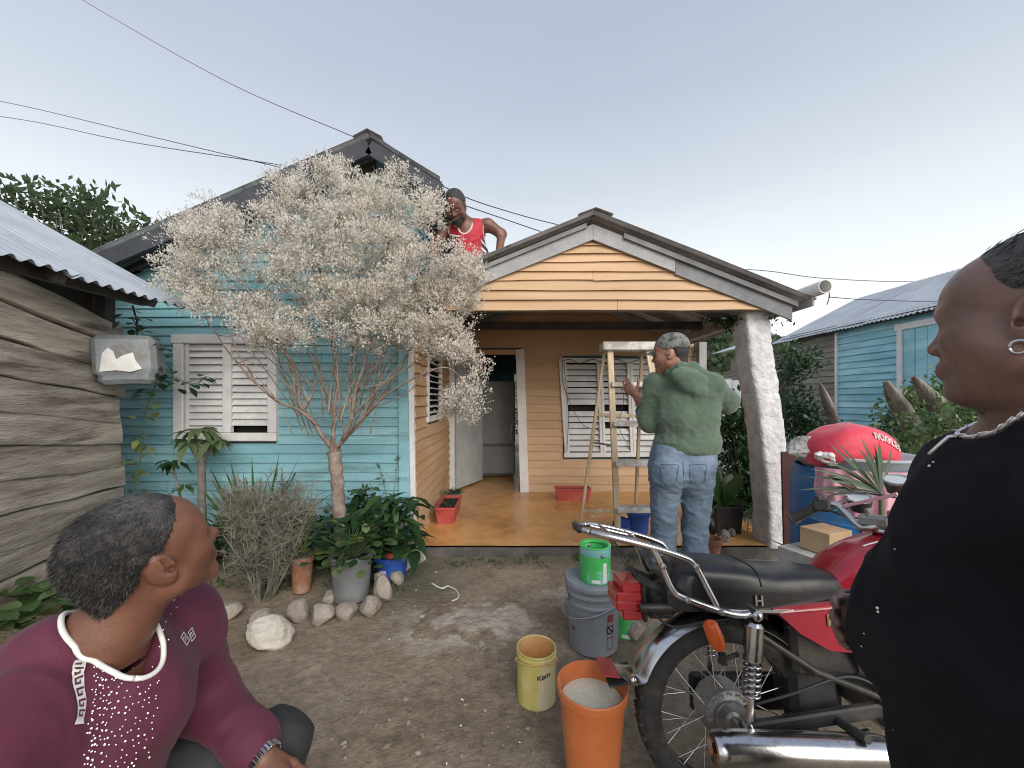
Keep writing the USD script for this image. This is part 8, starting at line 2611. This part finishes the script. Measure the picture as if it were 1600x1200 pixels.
bm = pieces(b2, [(H2 - [0.14, 0.14, 0.20], H2 + [0.14, 0.14, 0.16], 0.0042), ((0.75, 2.30, 0.0), (1.50, 3.05, 1.55), 0.012), (LW2 - [0.15, 0.1, 0.06], LW2 + [0.08, 0.12, 0.16], 0.0035)])
bo2 = obj('body', rel(bm, G0), 'skin_tan', hm2, True)
eyes(h2, bo2, o=G0)


def hl_short(x, y, z):
    s = np.where(x < -0.035, -(z + 0.075), -(z + 0.0))
    return np.maximum(np.maximum((x - 0.05) - (z - 0.05) * 0.6, s), np.where(np.abs(y) > 0.055, 0.028 - np.sqrt((x + 0.012) ** 2 + ((z + 0.006) / 1.3) ** 2), -1)).astype(np.float32)


obj('hair', rel(hair(h2, hl_short, 0.006, 0.005, 0.002, 60), G0), 'hair_dark', hm2, True)
cp = Placed(RH2, H2, 1.0)
cp.lell((-0.012, 0, 0.048), (0.110, 0.088, 0.092), k=0.01)
cv, cf = surface_nets(lambda q: np.maximum(cp.dist(q), -((q - H2) @ RH2[:, 2] - 0.028 - 0.12 * ((q - H2) @ RH2[:, 0]) * 0).astype(np.float32)), H2 - 0.16, H2 + 0.17, 0.005)
cap = obj('cap', rel((cv, cf), G0), 'camo', hm2, 40)
P = np.array([[H2 + RH2 @ np.array([0.075 + r * 0.085 * math.cos(a) * 1.0, (0.080 - 0.012 * r) * math.sin(a) * 1.0, 0.040 - 0.020 * r - 0.02 * math.sin(a) ** 2 * r]) for a in np.linspace(-1.45, 1.45, 20)] for r in np.linspace(0, 1, 8)])
obj('peak', rel(MB().sheet(P, 0.004, RH2[:, 2]).get(), G0), 'camo', cap, 40)
# hooded sweatshirt
hd = Body()
hd.cone(LS2 + [0.04, 0, -0.025], RS2 + [-0.04, 0, -0.025], 0.078, 0.078, 0.06)
hd.chain([at(1068, 618, YH + 0.04), at(1073, 660, YH + 0.04), at(1076, 698, YH + 0.03)], [0.135, 0.145, 0.145], 0.06)
hd.ell(at(1054, 640, YH + 0.05), (0.125, 0.13, 0.16), k=0.06).ell(at(1092, 645, YH + 0.03), (0.125, 0.125, 0.17), k=0.06)
hd.ell(at(1062, 690, YH + 0.05), (0.135, 0.135, 0.085), k=0.05).ell(at(1050, 695, YH + 0.05), (0.105, 0.125, 0.075), k=0.04).ell(at(1094, 690, YH + 0.03), (0.12, 0.125, 0.085), k=0.05)
hd.chain([LS2, LE2, LE2 + (LW2 - LE2) * 0.40], [0.070, 0.060, 0.052], 0.04)
hd.chain([RS2, RE2, RE2 + (RW2 - RE2) * 0.55], [0.073, 0.066, 0.056], 0.04)
hd.cone(at(1052, 584, YH + 0.02), at(1094, 588, YH + 0.01), 0.045, 0.042, 0.04)
hd.ell(at(1076, 592, YH - 0.085), (0.125, 0.050, 0.062), rotz(0.12) @ roty(0.30), 0.022)
hd.ell(at(1083, 605, YH - 0.095), (0.085, 0.042, 0.050), rotz(0.12) @ roty(0.30), 0.022)
hd.chain([at(1046, 580, YH + 0.0), at(1062, 573, YH - 0.045), at(1084, 574, YH - 0.05), at(1102, 586, YH - 0.01)], [0.020, 0.024, 0.024, 0.020], 0.018)
zb = at(0, 706, YH)[2]


def hd_fn(q):
    d = folds(34.0, 0.004, 24)(q, folds(11.0, 0.015, 22, (1, 1, 0.7))(q, hd.dist(q)))
    d = smax(d, (zb - q[:, 2]).astype(np.float32), 0.01)
    return smax(d, -d_cone(q, N2 - np.array([0, 0, 0.03]), H2 + np.array([0, 0, 0.05]), 0.060, 0.075), 0.012)


ho2 = obj('sweatshirt', rel(surface_nets(hd_fn, (0.70, 2.25, 0.95), (1.60, 3.05, 1.66), 0.0075), G0), 'hoodie_green', hm2, True)
rb = Body().ell(at(1077, 703, YH + 0.035), (0.192, 0.150, 0.06))
rbm = surface_nets(lambda q: smax(smax(rb.dist(q), np.abs(q[:, 2] - zb - 0.012).astype(np.float32) - 0.026, 0.008), -d_ell(q, at(1077, 703, YH + 0.035), (0.175, 0.135, 0.2)), 0.004), (0.8, 2.3, zb - 0.06), (1.5, 2.95, zb + 0.08), 0.007)
obj('hem_band', rel(rbm, G0), 'hoodie_green', ho2, True)
jn = Body()
for k in (0, 1):
    jn.chain([hp2[k], kn2[k], ft2[k] + [0, 0, -0.01]], [0.101, 0.074, 0.080], 0.02)
jn.cone(at(1048, 712, YH + 0.03), at(1090, 712, YH + 0.02), 0.122, 0.115, 0.04)
jn.ell(at(1047, 740, YH - 0.015), (0.105, 0.105, 0.125), k=0.05).ell(at(1087, 740, YH - 0.025), (0.098, 0.105, 0.125), k=0.05)
jz = lambda q: folds(34, 0.005, 34, (0.8, 0.8, 1.6))(q, folds(12, 0.009, 32, (1, 1, 1.2))(q, jn.dist(q)))
jo = obj('jeans', rel(surface_nets(jz, (0.72, 2.22, 0.03), (1.45, 2.92, 1.08), 0.0085), G0), 'denim', hm2, True)
mb = MB()
for (pxs) in ([(1032, 726), (1033, 736), (1034, 747), (1035, 752), (1040, 756), (1046, 759), (1052, 756), (1057, 752), (1058, 746), (1059, 736), (1060, 727), (1050, 726), (1040, 726), (1032, 726)], [(1077, 727), (1078, 737), (1079, 747), (1080, 752), (1086, 756), (1091, 758), (1096, 755), (1101, 751), (1102, 745), (1103, 736), (1104, 727), (1095, 726), (1086, 726), (1077, 727)], [(1067, 722), (1068, 740), (1069, 758), (1068, 772)]):
    pp, sd, gr_ = ribbon(jz, pxs, 0.004, 50, 0.001)
    mb.tube(pp, 0.0020, 5)
obj('pocket_seam', rel(mb.get(), G0), 'denim_dark', jo, True)
for c in ft2:
    sh = Body().cone(c + [0, -0.06, -0.02], c + [-0.03, 0.16, -0.025], 0.048, 0.040, 0.03)
    obj('shoe', rel(sh.mesh(0.01), G0), 'shoe_dark', hm2, True)

# ---------------------------------------------------------------- the man on the roof
YR = 3.62
R0_ = at(735, 452, YR)
rm = thing('person', 'man in a red sleeveless basketball jersey kneeling on the roof and looking down', 'person', R0_)
RH3 = axes((-0.12, -0.74, -0.68), roll=0.06)
H3 = at(712, 323, YR - 0.14)
N3 = at(728, 352, YR)
h3 = head(RH3, H3, 1.06, neck=N3 + [0.01, 0.03, -0.04], neck_r=0.056)
LS3, RS3 = at(764, 352, YR + 0.02), at(697, 358, YR + 0.02)
LE3, LW3 = at(783, 364, YR + 0.10), at(779, 398, YR - 0.05)
LE3 = at(784, 366, YR + 0.06)
RE3, RW3 = at(676, 390, YR - 0.05), at(690, 420, YR - 0.2)
b3 = Body()
b3.p += h3.p
b3.chain([N3, at(733, 372, YR + 0.04), at(740, 410, YR + 0.10), at(742, 440, YR + 0.12)], [0.06, 0.125, 0.12, 0.12], 0.06)
b3.cone(LS3 + [-0.03, 0, 0], RS3 + [0.03, 0, 0], 0.058, 0.058, 0.05)
b3.chain([LS3, LE3, LW3], [0.058, 0.043, 0.030], 0.03).chain([RS3, RE3, RW3], [0.056, 0.043, 0.030], 0.03)
for s in (-1, 1):
    a = at(742, 446, YR + 0.12) + [0.11 * s, 0, 0]
    kn = np.array([a[0] + 0.03 * s, YR - 0.18, float(roof_z(a[0] + 0.03 * s)) + 0.075])
    ft = np.array([kn[0], YR + 0.28, float(roof_z(kn[0])) + 0.07])
    b3.chain([a, kn, ft], [0.085, 0.06, 0.04], 0.04)
hand(b3, LW3, (0.05, -0.3, -0.9), (0, -0.9, 0.2), 1, 1.0, (0.2, 0.2, 0.25, 0.3))
hand(b3, RW3, (0.1, -0.5, -0.8), (0, -0.9, 0.2), -1, 1.0, (0.2, 0.2, 0.25, 0.3))
bm = pieces(b3, [(H3 - [0.15, 0.16, 0.19], H3 + [0.15, 0.16, 0.16], 0.0048), ((-0.85, YR - 0.4, 2.30), (0.15, YR + 0.45, 3.02), 0.012), (LW3 - [0.08, 0.12, 0.17], LW3 + [0.08, 0.08, 0.06], 0.0045)])
bo3 = obj('body', rel(bm, R0_), 'skin_brown', rm, True)
eyes(h3, bo3, (0.8, 0, -0.6), R0_)


def hl_roof(x, y, z):
    s = np.where(x < -0.035, -(z + 0.075), -(z + 0.005))
    return np.maximum(np.maximum((x - 0.066) - (z - 0.062) * 0.5, s), np.where(np.abs(y) > 0.055, 0.028 - np.sqrt((x + 0.012) ** 2 + ((z + 0.006) / 1.3) ** 2), -1)).astype(np.float32)


obj('hair', rel(hair(h3, hl_roof, 0.011, 0.005, 0.003, 60), R0_), 'hair_dark', rm, True)
bdc = Placed(RH3, H3, 1.06)
bdc.lell((0.050, 0, -0.085), (0.058, 0.072, 0.040))
obj('beard', rel(surface_nets(lambda q: np.maximum(h3.dist(q) - 0.005, np.maximum(bdc.dist(q), -d_ell(q, h3.w((0.10, 0, -0.068)), (0.022, 0.022, 0.012)))), H3 - [0.14, 0.16, 0.18], H3 + [0.14, 0.1, 0.05], 0.0045), R0_), 'hair_dark', rm, True)
js = Body()
js.cone(at(748, 356, YR + 0.03), at(706, 360, YR + 0.03), 0.075, 0.075, 0.05)
js.chain([at(731, 374, YR + 0.04), at(738, 410, YR + 0.09), at(742, 446, YR + 0.12)], [0.145, 0.15, 0.15], 0.06)


def js_fn(q):
    d = folds(12, 0.012, 44)(q, js.dist(q))
    d = smax(d, -d_cone(q, N3 - np.array([0, 0.0, 0.03]), H3, 0.068, 0.085), 0.01)
    d = smax(d, -d_ell(q, N3 + np.array([0.0, -0.07, -0.03]), (0.055, 0.08, 0.085)), 0.01)
    for c in (LS3, RS3):
        d = smax(d, -d_cone(q, c + np.array([0, 0, 0.05]), c + np.array([0, 0, -0.07]), 0.068, 0.060), 0.01)
    return d


jv, jf = surface_nets(js_fn, (-0.85, YR - 0.25, 2.36), (0.1, YR + 0.35, 3.02), 0.0055)
jm = usdkit.mesh(stage, numbered(str(rm.GetPath()) + '/jersey'), (jv - R0_, jf), None, True)
jso = jm.GetPrim()
j32 = jv.astype(np.float32)
cutd = np.minimum.reduce([d_cone(j32, N3 - np.array([0, 0.0, 0.03]), H3, 0.068, 0.085), d_ell(j32, N3 + np.array([0.0, -0.07, -0.03]), (0.055, 0.08, 0.085))] + [d_cone(j32, c + np.array([0, 0, 0.05]), c + np.array([0, 0, -0.07]), 0.068, 0.060) for c in (LS3, RS3)])
side = np.clip((jv[:, 0] - (LS3[0] - 0.075)) / 0.02, 0, 1) * np.clip((LS3[2] - 0.13 - jv[:, 2]) / 0.02, 0, 1)
strp = side * (np.sin((jv[:, 2] + 0.7 * jv[:, 0]) * 95) > 0.45)
for nm_, val in (('trim', np.maximum(np.clip((0.016 - cutd) / 0.006, 0, 1), strp)), ('panel', side)):
    UsdGeom.PrimvarsAPI(jm).CreatePrimvar(nm_, Sdf.ValueTypeNames.FloatArray, 'vertex').Set(Vt.FloatArray.FromNumpy(val.astype(np.float32)))
MAT['jersey'] = usdkit.material(stage, '/World/Looks/jersey', {'t': ('attribute', {'attribute': 'trim'}), 's': ('attribute', {'attribute': 'panel'}), 'm1': ('mix_color', {'a': (0.40, 0.014, 0.03), 'b': (0.03, 0.02, 0.03)}),
    'm2': ('mix_color', {'b': (0.62, 0.61, 0.60)}), 'p': ('principled_bsdf', {'roughness': 0.65})}, [('s.fac', 'm1.fac'), ('m1.result', 'm2.a'), ('t.fac', 'm2.fac'), ('m2.result', 'p.base_color')], surface='p.BSDF')
UsdShade.MaterialBindingAPI.Apply(jso).Bind(MAT['jersey'])
pp, sd, gr_ = ribbon(js_fn, [(704, 366), (712, 368), (720, 369)], 0.01, 16, 0.004)
obj('chest_print', rel(MB().grid(np.stack([pp - sd * 0.010, pp + sd * 0.004], 1)).get(), R0_), 'white_trim', jso, True)
st3 = Body()
for s in (-1, 1):
    a = at(742, 446, YR + 0.12) + [0.11 * s, 0, 0]
    kn = np.array([a[0] + 0.03 * s, YR - 0.18, float(roof_z(a[0] + 0.03 * s)) + 0.085])
    st3.cone(a, a + (kn - a) * 0.8, 0.115, 0.085, 0.05)
obj('shorts', rel(st3.mesh(0.012), R0_), 'charcoal_cloth', rm, True)
